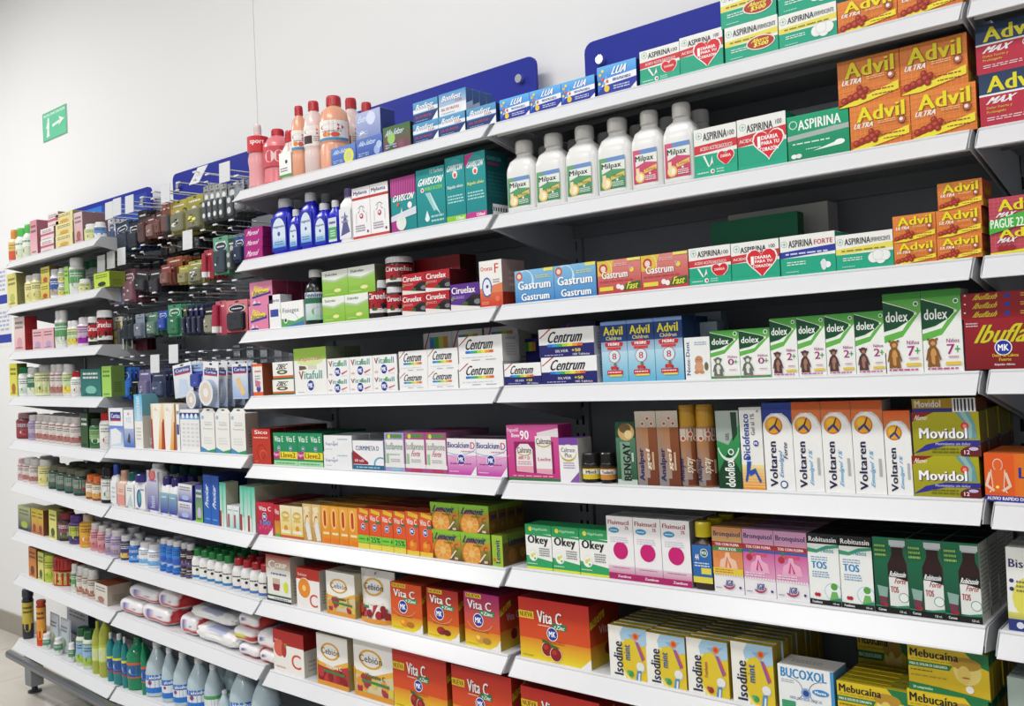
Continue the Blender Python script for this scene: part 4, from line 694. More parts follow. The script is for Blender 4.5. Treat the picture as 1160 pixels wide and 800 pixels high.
bottle('redbaby', [(0, 0.85), (0.03, 1), (0.3, 0.92), (0.5, 0.95), (0.7, 1), (0.82, 0.7), (0.88, 0.4)], (0.86, 1.0, 0.42), lambda A: (A.R(0, 0, 1, 1, 'D0505A'), A.E(0.36, 0.5, 0.14, 0.3, 'F0D0D0'), A.E(0.62, 0.5, 0.14, 0.3, 'F0D0D0')), (0.3, 0.66), 2.0, 'E48088', red, wrap=0.42)
bottle('smalllabel', [(0, 0.9), (0.03, 1), (0.55, 1), (0.7, 0.7), (0.8, 0.5)], (0.76, 1.0, 0.5), lambda A: (A.R(0, 0, 1, 1, 'F4F4F0'), A.C(0.6, 0.6, 0.1, '303030'), A.L(0.1, 0.2, 0.7, 0.4, 2, '606068'), A.R(0, 0, 1, 0.1, '50A050')), (0.05, 0.55), 4.0, 'D8C0B8', 'C83038', depth=0.7, wrap=0.47)
def alka(c1, c2, t, blob):
    def f(A): A.R(0, 0, 1, 1, c1, c2); A.T(t, 0.06, 0.62, 0.82, 0.86, 'D4E2F4', 0.9, 0.15); [A.C(*b) for b in blob]; A.L(0.08, 0.1, 0.5, 0.3, 2, 'A8C0E8'); A.P([(0, 0), (0.3, 0.2), (0.5, 0)], shade(c2, 0.85))
    return f
carton('alkablue', '4468B8', '24408C', '5C80C8')(alka('3C60B4', '6488CC', 'Alka-Seltzer', [(0.72, 0.36, 0.2, 'E8E04C'), (0.72, 0.36, 0.12, 'C8D88C')])); carton('alkablue2', '4468B8', '24408C', '5C80C8')(alka('2E4EA4', '5878C4', 'Alka-Seltzer', [(0.8, 0.28, 0.12, '9CB4E0'), (0.88, 0.5, 0.1, 'B4C8EC')])); carton('alkatall', '7C8CC4', '2C3C84', '8C9CD0')(alka('8090C4', 'B4BCE0', 'Extreme', [(0.62, 0.7, 0.18, 'D8DCF4'), (0.25, 0.15, 0.1, 'F0F4FC')])); carton('alkagreen', '42703C', '2C3C28', '50804C')(alka('7A4058', '3E7038', 'Alka-Seltzer', [(0.3, 0.5, 0.14, '9CC868'), (0.66, 0.2, 0.1, '8C5068')]))
def bonf(w):
    def f(A): A.R(0, 0, 1, 1, '1C5C9C' if not w else 'D8E0E8', '5CA4D0' if not w else '4C94CC'); A.R(0, 0.48, 1, 0.66, 'E8EEF4') if not w else None; A.P([(0, 0.02), (1, 0.06), (1, 0.44), (0, 0.42)], '1C3C7C' if not w else 'E8ECF0'); A.TS('Bonfiest', 0.1, 0.64, 0.86, 0.88, 'FFFFFF', '1C3C7C', 1, 0.1); A.T('LUA', 0.62, 0.5, 0.86, 0.6, 'C03038', 0.6); A.T('SAL DE FRUTAS', 0.08, 0.22, 0.74, 0.34, 'B84848', 0.8); A.L(0.1, 0.06, 0.6, 0.14, 1, '90A8C8'); A.P([(0.76, 0), (1, 0.4), (1, 0)], 'F0F4F8')
    return f
carton('bonfiest', '2C68A8', '1C3C74', '4C8CC4')(bonf(0)); carton('bonfwhite', 'D0D8E4', '3C5C90', '5C98C8', lambda B: B.P([(0, 0), (1, 0), (1, 0.5), (0, 0.3)], 'B8C4D4'))(bonf(1))
@carton('mareol', 'A81C78', '74144C', 'C060A0')
def _(A): A.R(0, 0, 1, 1, 'AC1C7C'); A.T('Mareol', 0.1, 0.28, 0.82, 0.76, 'F0D8E8', 1, 0.2)
def phil(A): A.R(0, 0, 1, 1, '1A2CA8'); A.E(0.5, 0.58, 0.42, 0.4, 'D8E4F0'); A.R(0.08, 0.1, 0.92, 0.58, 'D8E4F0', None); A.R(0.08, 0.1, 0.92, 0.4, '60A8DC', 'D8E4F0'); A.T('magnesia', 0.14, 0.66, 0.86, 0.76, '1C3C90', 0.8); A.C(0.5, 0.5, 0.09, '2C60B8'); A.L(0.2, 0.16, 0.8, 0.3, 2, '4878B8')
MP = [(0, 0.95), (0.02, 1), (0.62, 1), (0.72, 0.95), (0.82, 0.6), (0.86, 0.5)]
bottle('magnesia', MP, (0.84, 1.0, 0.5), phil, (0.06, 0.66), 3.5, '1A22C0', 'D8DADC', depth=0.65, wrap=0.42)
bottle('magnesiagreen', MP, (0.84, 1.0, 0.5), lambda A: (A.R(0, 0, 1, 1, 'D8E0E8'), A.R(0, 0.1, 1, 0.6, '58A868'), A.L(0.2, 0.2, 0.8, 0.5, 3, 'D8F0DC'), A.L(0.1, 0.7, 0.9, 0.9, 1, '3C4C90')), (0.06, 0.6), 3.5, '1A22C0', 'D8DADC', depth=0.65, wrap=0.42)
bottle('whitegel', MP, (0.84, 1.0, 0.5), lambda A: (A.R(0, 0, 1, 1, 'E8E8EC'), A.P([(0.1, 0.1), (0.5, 0.9), (0.9, 0.2)], '5C5C8C'), A.L(0.2, 0.5, 0.8, 0.8, 2, '8C8CA8')), (0.06, 0.62), 3.5, 'ECECEC', '6C5C94', depth=0.65, wrap=0.42)
@carton('mylanta', 'F0EEF0', '5C5460', 'E0DCE0')
def _(A): A.R(0, 0, 1, 1, 'F2F0F2'); A.R(0, 0, 1, 0.06, 'C84840'); A.T('Mylanta', 0.08, 0.84, 0.86, 0.93, '282C6C', 1); A.R(0, 0.76, 1, 0.81, 'C03838'); A.arc(0.5, 0.5, 0.24, 0.14, 40, 140, 0.02, '98989C'); A.arc(0.3, 0.6, 0.14, 0.1, 270, 360, 0.02, '98989C'); A.arc(0.7, 0.6, 0.14, 0.1, 180, 270, 0.02, '98989C'); A.R(0.2, 0.3, 0.22, 0.5, 'A8A8AC'); A.R(0.78, 0.3, 0.8, 0.5, 'A8A8AC'); A.C(0.5, 0.44, 0.1, 'B84048'); A.C(0.49, 0.45, 0.05, 'F0E8E8'); A.L(0.15, 0.14, 0.7, 0.28, 3, '98909C'); A.C(0.84, 0.13, 0.05, '702030')
def gav(kind):
    def f(A):
        A.R(0, 0, 1, 1, '12888C', '1E9C9C')
        if kind == 0:
            A.R(0, 0.66, 1, 1, 'A03080'); [A.R(i/14, 0.66, i/14+0.03, 1, 'C85CA0') for i in range(14)]; A.R(0, 0, 0.5, 0.3, 'A83488'); A.P([(0, 0.3), (1, 0.42), (1, 0.28), (0, 0.2)], 'D8DCE8'); A.E(0.4, 0.16, 0.2, 0.14, 'E4E8E0'); A.P([(0.3, 0.2), (0.5, 0.2), (0.44, 0.44)], 'D8E4E0'); A.C(0.76, 0.46, 0.09, 'F4F0F4'); A.T('GAVISCON', 0.06, 0.56, 0.96, 0.68, 'FFFFFF', 1, 0.1); A.C(0.3, 0.5, 0.05, 'E85C28')
        elif kind == 1:
            A.T('GAVISCON', 0.04, 0.72, 0.96, 0.84, 'FFFFFF', 1, 0.1); A.T('DOBLE ACCIÓN', 0.3, 0.62, 0.9, 0.7, '90D840', 1); A.T('12 Sachets', 0.5, 0.9, 0.96, 0.97, 'E0F0F0', 0.6)
            for q in range(6): A.P([(0.3+q*0.03, 0.58), (0.34+q*0.03, 0.58), (0.7-q*0.02+q*0.05, 0.3-q*0.03), (0.6, 0.24+q*0.02)], 'C4E4E4' if q % 2 else '70B8BC')
            A.C(0.36, 0.14, 0.08, 'E0F4F4'); A.P([(0.29, 0.16), (0.43, 0.16), (0.36, 0.28)], 'E0F4F4'); A.C(0.22, 0.64, 0.06, 'F0F0F0'); A.C(0.22, 0.64, 0.035, 'E86030'); A.L(0.5, 0.05, 0.95, 0.2, 2, 'A4D8D4')
        else:
            if kind == 3: A.P([(0, 0.8), (0.4, 0.86), (0.4, 1), (0, 0.98)], 'C83C8C')
            A.E(0.5, 0.84, 0.36, 0.12, '3CA4A8'); A.T('GAVISCON', 0.06, 0.78, 0.94, 0.87, 'FFFFFF', 1, 0.1); A.E(0.5, 0.72, 0.13, 0.06, 'F4ECF0'); A.E(0.5, 0.71, 0.07, 0.035, 'E8502C'); A.T('Rápido alivio', 0.1, 0.5, 0.9, 0.56, 'F0EC78' if kind == 3 else 'F0F4F4', 0.8); A.L(0.1, 0.28, 0.9, 0.42, 3, 'A8DCDC'); A.R(0, 0, 1, 0.09, '8CC83C' if kind == 2 else 'C83490'); A.T('150ml', 0.5, 0.02, 0.9, 0.07, 'FFFFFF', 0.8)
    return f
gside = lambda B: (B.T('GAVISCON', 0.08, 0.86, 0.7, 0.92, '58A0A0', 1), B.R(0.1, 0.79, 0.6, 0.83, '8C3468'), B.L(0.1, 0.3, 0.85, 0.7, 7, '1C6C70'), B.barcode(0.25, 0.03, 0.95, 0.2))
for i in range(4): carton('gav%d' % i, '12888C', '0E5458', '1E9C9C', gside)(gav(i))
@carton('biobacter', 'E07AA0', '8C3450', 'E8A0B8')
def _(A): A.R(0, 0, 1, 1, 'E484A8', 'DC88AC'); A.P([(0.1, 0.3), (0.94, 0.44), (0.92, 0.56), (0.1, 0.42)], '3C3C94'); A.T('Bio', 0.18, 0.62, 0.58, 0.84, 'F0E030', 1, 0.1); A.P([(0.1, 0.4), (0.84, 0.52), (0.86, 0.68), (0.1, 0.6)], 'E8DC28'); A.T('bacter', 0.14, 0.44, 0.82, 0.64, '6C3080', 1, 0.1); A.P([(0.1, 0.05), (0.2, 0.26), (0.3, 0.05)], 'F0D8E0'); A.P([(0.3, 0.02), (0.4, 0.2), (0.5, 0.02)], 'F4C8D8'); A.E(0.3, 0.04, 0.2, 0.05, '3C3C94')
@carton('whiteslim', 'F0F0F0', 'C0C0C4')
def _(A): A.R(0, 0, 1, 1, 'F2F2F2'); A.R(0.1, 0.34, 0.8, 0.56, '2C4CA4'); A.P([(0.1, 0.34), (0.4, 0.56), (0.1, 0.56)], '6C3C90'); A.T('enterex', 0.1, 0.78, 0.9, 0.86, '404880', 0.6); A.P([(0.9, 0.5), (1, 0.6), (1, 0.4)], 'D8D840')
@carton('fisiogex', 'F2F4F4', 'B8C0C0')
def _(A): A.R(0, 0, 1, 1, 'F4F5F5'); A.P([(0, 0), (1, 0), (1, 0.36), (0.6, 0.2), (0, 0.34)], '58A860'); A.P([(0.1, 0), (1, 0), (1, 0.2), (0.6, 0.1)], '4878B8'); A.arc(0.3, 0.1, 0.5, 0.5, 20, 80, 0.03, 'B8D8D8'); A.T('Fisiogex', 0.08, 0.5, 0.8, 0.74, '5A6068', 0.3); A.C(0.2, 0.26, 0.08, 'F4F4F4'); A.C(0.2, 0.26, 0.05, '4C2C20')
bottle('enterosol', [(0, 0.92, '14241C'), (0.02, 1, '14241C'), (0.6, 1, '101C18'), (0.72, 0.9, '101C18'), (0.8, 0.5, '101C18'), (0.85, 0.46, '101C18')], (0.86, 1.0, 0.6), lambda A: (A.R(0, 0, 1, 1, 'D0DCE0'), A.R(0, 0, 1, 0.34, '9CD0B8', 'D0DCE0'), A.R(0, 0.6, 1, 0.8, '2C7050'), A.T('Fenimel', 0.1, 0.82, 0.9, 0.98, '283880', 1), A.E(0.6, 0.3, 0.25, 0.16, '7CB878')), (0.08, 0.58), 2.0, '101C18', 'E4E4E4')
@carton('dulcolax', '9CCC54', '5C6048', 'C8D8C0')
def _(A): A.R(0, 0, 1, 1, '84BC34', 'A8D06C'); A.P([(0, 0.68), (0.5, 0.58), (1, 0.72), (1, 1), (0, 1)], 'ECF0E8'); A.P([(0, 0.72), (0.5, 0.62), (1, 0.76), (1, 0.7), (0.5, 0.54), (0, 0.66)], 'B8CCB0'); A.T('Dulcolax', 0.12, 0.8, 0.6, 0.9, '4C5C50', 0.8); A.E(0.6, 0.22, 0.14, 0.07, 'ECE8A0'); A.L(0.1, 0.08, 0.5, 0.14, 1, 'C8E4A0'); A.E(0.3, 0.4, 0.3, 0.12, '98C850')
def cirlabel(A): A.R(0, 0, 1, 1, 'B01C28'); A.R(0, 0, 1, 0.2, 'E8E4E0'); A.T('Ciruelax', 0.08, 0.62, 0.92, 0.9, 'F8F4F4', 1); A.E(0.5, 0.3, 0.22, 0.16, '201C20'); A.E(0.7, 0.34, 0.16, 0.12, '382830'); A.E(0.36, 0.18, 0.1, 0.08, '4C6030')
bottle('ciruejar', [(0, 0.94, '181012'), (0.02, 1), (0.74, 1), (0.8, 0.94), (0.82, 0.85)], (0.79, 1.0, 0.98), cirlabel, (0.14, 0.72), 2.0, '1E1214', 'E8E8E8', wrap=0.46)
def ciru(c, c2):
    def f(A): A.R(0, 0, 1, 1, c); A.E(0.86, 0.3, 0.28, 0.26, '2C242C'); A.E(0.7, 0.26, 0.22, 0.17, '141418'); A.E(0.92, 0.26, 0.12, 0.1, '7C7C84'); A.E(0.5, 0.2, 0.1, 0.1, '44602C'); A.P([(0, 0), (1, 0), (1, 0.06), (0.6, 0.12), (0, 0.22)], 'E8E0DC'); A.T('Ciruelax', 0.04, 0.62, 0.86, 0.88, 'F8F2F2', 1); A.L(0.06, 0.42, 0.5, 0.54, 2, c2); A.E(0.06, 0.42, 0.05, 0.06, '6C9C3C')
    return f
carton('ciruelax', 'B41C26', '54141A', '9C1C24')(ciru('B61E28', 'E8A0A0')); carton('ciruelaxp', '5C2C8C', '3C2058', '6C3C98')(ciru('5A2E8C', 'B8A0D8'))
@carton('cirback', '9C1A20', '4A1014', '8C1A20')
def _(A): A.R(0, 0, 1, 1, '9E1A22'); A.T('Ciruelax', 0.1, 0.62, 0.86, 0.78, 'D8A8A8', 1)
@carton('ororax', 'F0EEEA', '8C4030', 'E8E8E4', lambda B: (B.R(0, 0, 1, 1, 'A89088'), B.R(0, 0, 1, 0.3, '90301C'), B.L(0.3, 0.4, 0.6, 0.8, 3, 'C8A8A0')))
def _(A): A.R(0, 0, 1, 0.42, 'D03C24', 'E07850'); A.R(0, 0.34, 1, 1, 'E88C60', 'F2F0EC') if False else A.R(0, 0.4, 1, 1, 'F2F0EC'); A.P([(0, 0.4), (1, 0.5), (1, 0.3), (0, 0.3)], 'E08458'); A.T('Ororax', 0.06, 0.78, 0.6, 0.88, 'D84C38', 0.8); A.T('F', 0.68, 0.72, 0.86, 0.92, 'D03824', 1); A.E(0.32, 0.42, 0.22, 0.22, '3C68A8'); A.E(0.32, 0.42, 0.17, 0.18, 'ECECF4'); A.C(0.34, 0.44, 0.06, '3458A0'); A.C(0.44, 0.3, 0.05, 'F0F0F0'); A.L(0.6, 0.5, 0.9, 0.6, 2, '9C9090'); A.E(0.78, 0.16, 0.1, 0.06, 'E87858'); A.L(0.08, 0.05, 0.4, 0.12, 2, 'F0A890')
@carton('orangebox', 'F0E8E0', '8C4020', 'E8642C', lambda B: B.R(0, 0, 1, 1, '8A4426'))
def _(A): A.R(0, 0, 1, 1, 'F0EDE8'); A.R(0, 0.92, 1, 1, 'E86428'); A.R(0, 0, 1, 0.12, 'E86428'); A.R(0, 0, 0.08, 1, '2C2C74'); A.L(0.3, 0.72, 0.9, 0.82, 1, 'C87058'); A.C(0.6, 0.22, 0.2, '3448A0'); A.P([(0.3, 0.5), (0.8, 0.44), (0.7, 0.24), (0.3, 0.3)], 'C87890'); A.L(0.3, 0.5, 0.8, 0.66, 2, 'A8A8B8')
@carton('zbec', 'F0F0EC', 'B0B0AC')
def _(A): A.R(0, 0, 1, 1, 'F2F2EE'); A.R(0, 0, 1, 0.1, '2C7044'); A.R(0, 0.1, 1, 0.22, 'E06830'); A.T('ZBEC', 0.16, 0.58, 0.76, 0.88, '1C2420', 1, 0.2); A.E(0.46, 0.42, 0.26, 0.13, '7C4420'); A.E(0.46, 0.42, 0.22, 0.1, '3C7434'); A.E(0.46, 0.42, 0.13, 0.06, 'E8E0D0')
@carton('vitafullesp', 'F0F0EC', '8C9878', 'A8C860')
def _(A): A.R(0, 0, 1, 1, 'F2F2EE'); A.P([(0, 0.74), (0.5, 0.68), (1, 0.74), (1, 1), (0, 1)], 'A4CC50'); A.E(0.5, 0.7, 0.4, 0.08, 'D8E8A0'); A.T('Especial', 0.14, 0.7, 0.86, 0.8, 'D86890', 0.8, 0.1); A.T('Vitafull', 0.14, 0.32, 0.86, 0.5, '4C9C90', 1); A.T('V', 0.14, 0.32, 0.28, 0.5, 'C04848', 1); A.P([(0.16, 0.52), (0.4, 0.54), (0.36, 0.6), (0.16, 0.62)], '68583C'); A.R(0.44, 0.53, 0.7, 0.62, 'D8D8CC'); A.MK(0.5, 0.18, 0.1); A.L(0.1, 0.03, 0.3, 0.05, 1, 'A0A0A0')
@carton('vitafull', 'F2F2F2', 'A8A8A4')
def _(A): A.R(0, 0, 1, 1, 'F3F3F3'); A.T('Vitafull', 0.06, 0.58, 0.88, 0.88, '3C9490', 1); A.T('V', 0.06, 0.58, 0.22, 0.88, 'C03C44', 1); A.T('fu', 0.5, 0.6, 0.68, 0.88, '68A840', 1); A.MK(0.46, 0.3, 0.13); A.P([(0.62, 0.22), (0.9, 0.36), (0.9, 0.3), (0.66, 0.14)], 'D06070'); A.E(0.14, 0.18, 0.08, 0.05, 'E8B8A0'); A.L(0.64, 0.06, 0.9, 0.1, 1, 'C0C0C0')
@carton('sico', 'C03020', '5C2418', '8C2820')
def _(A): A.R(0, 0, 1, 1, 'C23822'); A.R(0, 0.8, 1, 1, 'C42C24'); A.T('Sico', 0.14, 0.85, 0.86, 0.96, 'F4E8E0', 1); A.L(0.1, 0.72, 0.9, 0.78, 1, 'F0D0C0'); A.arc(0.5, 0.35, 0.26, 0.22, 60, 400, 0.04, 'A42C18'); A.arc(0.6, 0.25, 0.2, 0.16, 0, 240, 0.04, 'D86048'); A.R(0.1, 0.04, 0.3, 0.1, 'D86048')
@carton('vitaegreen', '1F8C5C', '145A3C', '145A3C')
def _(A):
    A.R(0, 0, 1, 1, '1F905E'); A.R(0, 0, 1, 0.14, 'A8DCA8')
    for x in (0.03, 0.53): A.T('Vita E', x+0.02, 0.72, x+0.4, 0.9, 'E8F8EC', 1); A.MK(x+0.2, 0.52, 0.055)
    A.R(0.26, 0.2, 1, 0.42, 'E8E22C'); A.R(0, 0.2, 0.26, 0.42, 'C0247C'); A.T('Lleve2', 0.3, 0.24, 0.92, 0.4, 'A83C28', 1); A.T('Pague1', 0.02, 0.26, 0.24, 0.38, 'F4D8E8', 1); A.L(0.1, 0.04, 0.9, 0.1, 1, '58A878')
@carton('supragel', 'ECEDEF', 'B0B4B8')
def _(A): A.R(0, 0, 1, 1, 'EFF0F2'); A.T('Supragel', 0.06, 0.34, 0.5, 0.56, '5878A0', 0.6); A.L(0.5, 0.7, 0.86, 0.84, 1, '98B8D0'); A.C(0.36, 0.6, 0.02, '68A8C8'); A.L(0.06, 0.1, 0.3, 0.2, 1, 'C0C8D0')
@carton('curmi', 'F0F0F2', 'A0A8B0')
def _(A): A.R(0, 0, 1, 1, 'F2F2F4'); A.R(0, 0, 1, 0.16, '2C6C94'); A.T('CURMIMETA D', 0.1, 0.66, 0.86, 0.82, '4C6088', 0.8); A.P([(0, 0.18), (0, 0.66), (0.5, 0.26), (0.5, 0.18)], '9C2434'); A.T('60 tab', 0.05, 0.26, 0.36, 0.36, 'F4E0E0', 0.8); A.arc(0.9, 0.2, 0.22, 0.25, 60, 190, 0.05, '58A8C4'); A.L(0.1, 0.04, 0.9, 0.12, 1, 'A8D0E0')
def isof(c, forte):
    def f(A): A.R(0, 0, 1, 1, 'EEECEC'); A.R(0, 0.82, 1, 1, c); A.R(0.1, 0.86, 0.9, 0.96, '5C8C4C'); A.C(0.24, 0.9, 0.08, 'D8DC4C'); A.R(0, 0, 1, 0.1, c); A.R(0, 0.1, 0.04, 0.82, c); A.R(0.96, 0.1, 1, 0.82, c); A.R(0.0, 0.1, 1, 0.2, 'EEECEC', 'EEECEC'); A.T('Isoflavone', 0.08, 0.56, 0.92, 0.74, '5C9080' if not forte else '8C9488', 0.2); A.T('Forte', 0.3, 0.4, 0.8, 0.54, 'C04868', 0.3, 0.2) if forte else A.L(0.2, 0.4, 0.8, 0.48, 1, 'A8C8C0'); A.R(0.08, 0.2, 0.2, 0.46, '9CC898'); A.R(0.3, 0.02, 0.8, 0.08, 'C03858' if forte else '88C8D0'); A.L(0.3, 0.24, 0.8, 0.34, 2, 'B8B8B8')
    return f
carton('isofla', 'EEECEC', 'A8A0B0', 'B8B0D8')(isof('A8A0D4', 0)); carton('isoflaf', 'EEECEC', '8C6480', 'A04880')(isof('B04C88', 1))
@carton('biocalcium', 'F0EEF2', '8C5884', '6C5068')
def _(A): A.R(0, 0, 1, 0.56, 'C43CA8', 'E8B8DC'); A.R(0, 0.54, 1, 1, 'F2EFF3'); A.arc(0.4, 0.9, 0.7, 0.36, 230, 330, 0.02, '68B8D4'); A.arc(0.5, 0.84, 0.8, 0.4, 230, 320, 0.015, 'E888B8'); A.T('Biocalcium', 0.02, 0.74, 0.78, 0.9, '242C80', 1); A.T('D', 0.82, 0.72, 0.97, 0.9, 'B8246C', 1); A.MK(0.48, 0.42, 0.13); A.L(0.1, 0.28, 0.86, 0.34, 1, '9C3088'); A.L(0.06, 0.06, 0.4, 0.12, 1, 'F0C8E4'); A.P([(0.8, 0), (1, 0.26), (1, 0)], 'F2F2F2'); A.L(0.5, 0.62, 0.96, 0.68, 1, 'E088B0')
@carton('vitacrose', 'C01C40', '7C1430', '9C1C34')
def _(A): A.R(0, 0, 1, 1, 'B0183C', 'C8243C'); A.R(0, 0, 1, 0.3, 'C02868'); A.T('Vita C', 0.14, 0.74, 0.84, 0.88, 'F8ECEC', 1); A.MK(0.46, 0.56, 0.12); A.T('100', 0.2, 0.3, 0.8, 0.44, '4C90D8', 1); A.P([(0.6, 0), (0.9, 0), (0.9, 0.24)], 'F0F0F0'); [A.C(0.2+0.15*i, 0.2+0.05*(i % 2), 0.06, 'E04868') for i in range(5)]
@carton('redyellow', 'C82830', '8C2C20', '8C2420')
def _(A): A.R(0, 0, 1, 1, 'E0A830', 'C02428'); A.R(0, 0.5, 1, 1, 'BC2028'); A.T('Vita', 0.1, 0.7, 0.9, 0.86, 'F4E0E0', 1); A.R(0, 0, 1, 0.1, '70A840')
@carton('cream', 'E8D890', 'A88C50', 'B89858')
def _(A): A.R(0, 0, 1, 1, 'E8C84C', 'F0E8C8'); A.arc(0.5, 0.7, 0.36, 0.13, 0, 360, 0.08, 'D8B04C'); A.R(0.2, 0.5, 0.8, 0.58, 'D8C068'); A.C(0.5, 0.3, 0.16, 'E09028'); A.R(0.1, 0.14, 0.9, 0.24, 'F0ECD8'); A.R(0, 0, 1, 0.08, 'C86030')
@carton('bonebox', 'D8B070', '8C6C40', 'A88450')
def _(A): A.R(0, 0, 1, 1, 'C89848', 'E4C488'); A.E(0.4, 0.6, 0.34, 0.2, 'F0DCB0'); A.P([(0.1, 0.44), (0.7, 0.5), (0.94, 0.04), (0.5, 0.02)], 'E8E4E0'); A.P([(0.1, 0.9), (0.7, 0.94), (0.8, 0.8), (0.3, 0.74)], 'F0E0B8'); A.arc(0.5, 0.4, 0.3, 0.3, 60, 240, 0.05, 'A87030')
@carton('ampoule', 'E89428', 'B8701C', 'D89838')
def _(A): A.R(0, 0, 1, 1, 'E48A1C', 'F0AC40'); A.arc(0.44, 0.66, 0.3, 0.28, 0, 360, 0.1, 'F4D088', 14, 0.04); A.R(0.34, 0.5, 0.56, 0.86, 'B83420'); A.E(0.46, 0.5, 0.14, 0.04, 'C83C24'); A.R(0.2, 0.24, 0.9, 0.3, 'F4E4B0'); A.R(0.3, 0.02, 0.96, 0.14, 'EC7C1C')
def vitac2(promo):
    def f(A):
        A.R(0, 0, 1, 1, 'E4501C', 'E06030')
        for x in (0.0, 0.5):
            A.P([(x+0.1, 0.9), (x+0.48, 0.84), (x+0.48, 0.93), (x+0.1, 1)], 'E8C030'); A.T('Vita C', x+0.05, 0.7, x+0.42, 0.83, 'F8ECE4', 1); A.R(x+0.3, 0.64, x+0.48, 0.7, '40785C'); A.MK(x+0.24, 0.54, 0.085)
            if promo: A.C(x+0.3, 0.07, 0.08, 'E8D040')
            else: A.R(x+0.02, 0, x+0.48, 0.1, 'E8CC40'); A.C(x+0.26, 0.22, 0.15, 'E87C18'); A.C(x+0.22, 0.25, 0.07, 'F4A040'); A.P([(x+0.26, 0.32), (x+0.36, 0.34), (x+0.3, 0.29)], '2C702C')
        if promo: A.R(0, 0.14, 1, 0.33, '7CD03C'); A.T('+ 25%', 0.36, 0.17, 0.96, 0.3, '1C6438', 1); A.L(0.04, 0.2, 0.32, 0.28, 1, '3C8C3C'); A.R(0, 0, 1, 0.13, 'E8D850')
        A.R(0.49, 0, 0.505, 1, 'A83818')
    return f
carton('vitacpromo', 'E0501C', '9C4020', 'B04A28')(vitac2(1)); carton('vitacor', 'E0501C', '9C4020', 'B04A28')(vitac2(0))
def lemo(A): A.R(0, 0, 1, 1, '6C4424', '9CC83C'); A.P([(0, 0.5), (1, 0.7), (1, 0.5), (0, 0.3)], 'C88C30'); A.C(0.36, 0.3, 0.34, 'B86818'); A.C(0.36, 0.3, 0.3, 'E8A040'); A.C(0.36, 0.3, 0.1, 'F0C070'); [A.P([(0.36, 0.3), (0.36+0.28*math.cos(t), 0.3+0.28*math.sin(t)), (0.36+0.28*math.cos(t+0.12), 0.3+0.28*math.sin(t+0.12))], 'F0C888') for t in [i*0.785 for i in range(8)]]; A.R(0, 0.86, 1, 1, '88C434'); A.T('Lemovit', 0.06, 0.66, 0.9, 0.9, '26246C', 1, 0.15); A.T('C', 0.76, 0.38, 0.92, 0.58, 'C82C24', 1, 0.1); A.T('Fuerte', 0.44, 0.56, 0.72, 0.63, '4C7024', 0.5); A.P([(0.6, 0.06), (0.66, 0.06), (0.86, 0.34), (0.82, 0.36)], 'E8DCC8'); A.R(0.78, 0.04, 0.9, 0.12, 'D8C8B0')
carton('lemovit', '9CB83C', '5C4824', '6C7830', lambda B: (B.R(0, 0, 1, 1, '6A5020'), B.R(0, 0.8, 1, 1, '6A8830'), B.T('Lemovit', 0.1, 0.5, 0.9, 0.75, '1E1C50', 1), B.C(0.5, 0.28, 0.2, '8C5C24')))(lemo)
carton('lemovitend', '9CB83C', '5C4824', '6C7830', lambda B: (B.R(0, 0, 1, 1, '6A5020'), B.R(0, 0.75, 1, 1, '6A8830'), B.T('Lemovit', 0.2, 0.62, 0.8, 0.88, '1E1C50', 1), B.C(0.35, 0.3, 0.16, '8C5C24'), B.C(0.7, 0.32, 0.12, 'A06C2C')))(lambda A: (A.R(0, 0, 1, 1, '9CC038'), A.T('Lemovit', 0.3, 0.1, 0.75, 0.86, '26246C', 1, 0, 1), A.C(0.2, 0.2, 0.14, 'D86430')))
# pouches and low cartons of the middle bay
@carton('cgrip', 'E8E8E0', 'B8B0A4', '9C2420')
def _(A): A.R(0, 0, 1, 1, 'ECECE6'); A.R(0, 0.7, 1, 1, 'D8C8B8', 'A42C24'); A.T('C', 0.1, 0.7, 0.38, 0.88, 'F4F0E8', 1); A.T('GRIP', 0.38, 0.74, 0.86, 0.84, 'F8F8F0', 1); A.L(0.2, 0.56, 0.86, 0.64, 1, '6C6CA0'); A.R(0.26, 0.3, 0.56, 0.5, 'C8B8A8'); A.P([(0.26, 0.38), (0.56, 0.38), (0.52, 0.24), (0.3, 0.24)], '8C2C34'); A.E(0.8, 0.34, 0.1, 0.12, 'D8E040'); A.R(0, 0, 1, 0.04, '1C1C38'); A.R(0, 0.1, 1, 0.14, '2C6048'); A.L(0.3, 0.05, 0.9, 0.08, 1, '404058'); A.R(0, 0, 0.03, 0.5, '2A2A44')
@carton('cnature', 'F0EEEA', 'B8B4AC', 'A82A22')
def _(A): A.R(0, 0, 1, 1, 'F2F0EC'); A.R(0, 0.72, 1, 1, 'C8301F'); A.T('Redoxon', 0.08, 0.8, 0.46, 0.88, 'F4D8D0', 0.8); A.C(0.36, 0.5, 0.28, 'F0ECE0'); A.C(0.34, 0.5, 0.26, 'E88C28'); A.C(0.34, 0.5, 0.08, 'F8D080'); A.T('C', 0.56, 0.06, 0.9, 0.38, 'D8482C', 0.2, 0, 0)
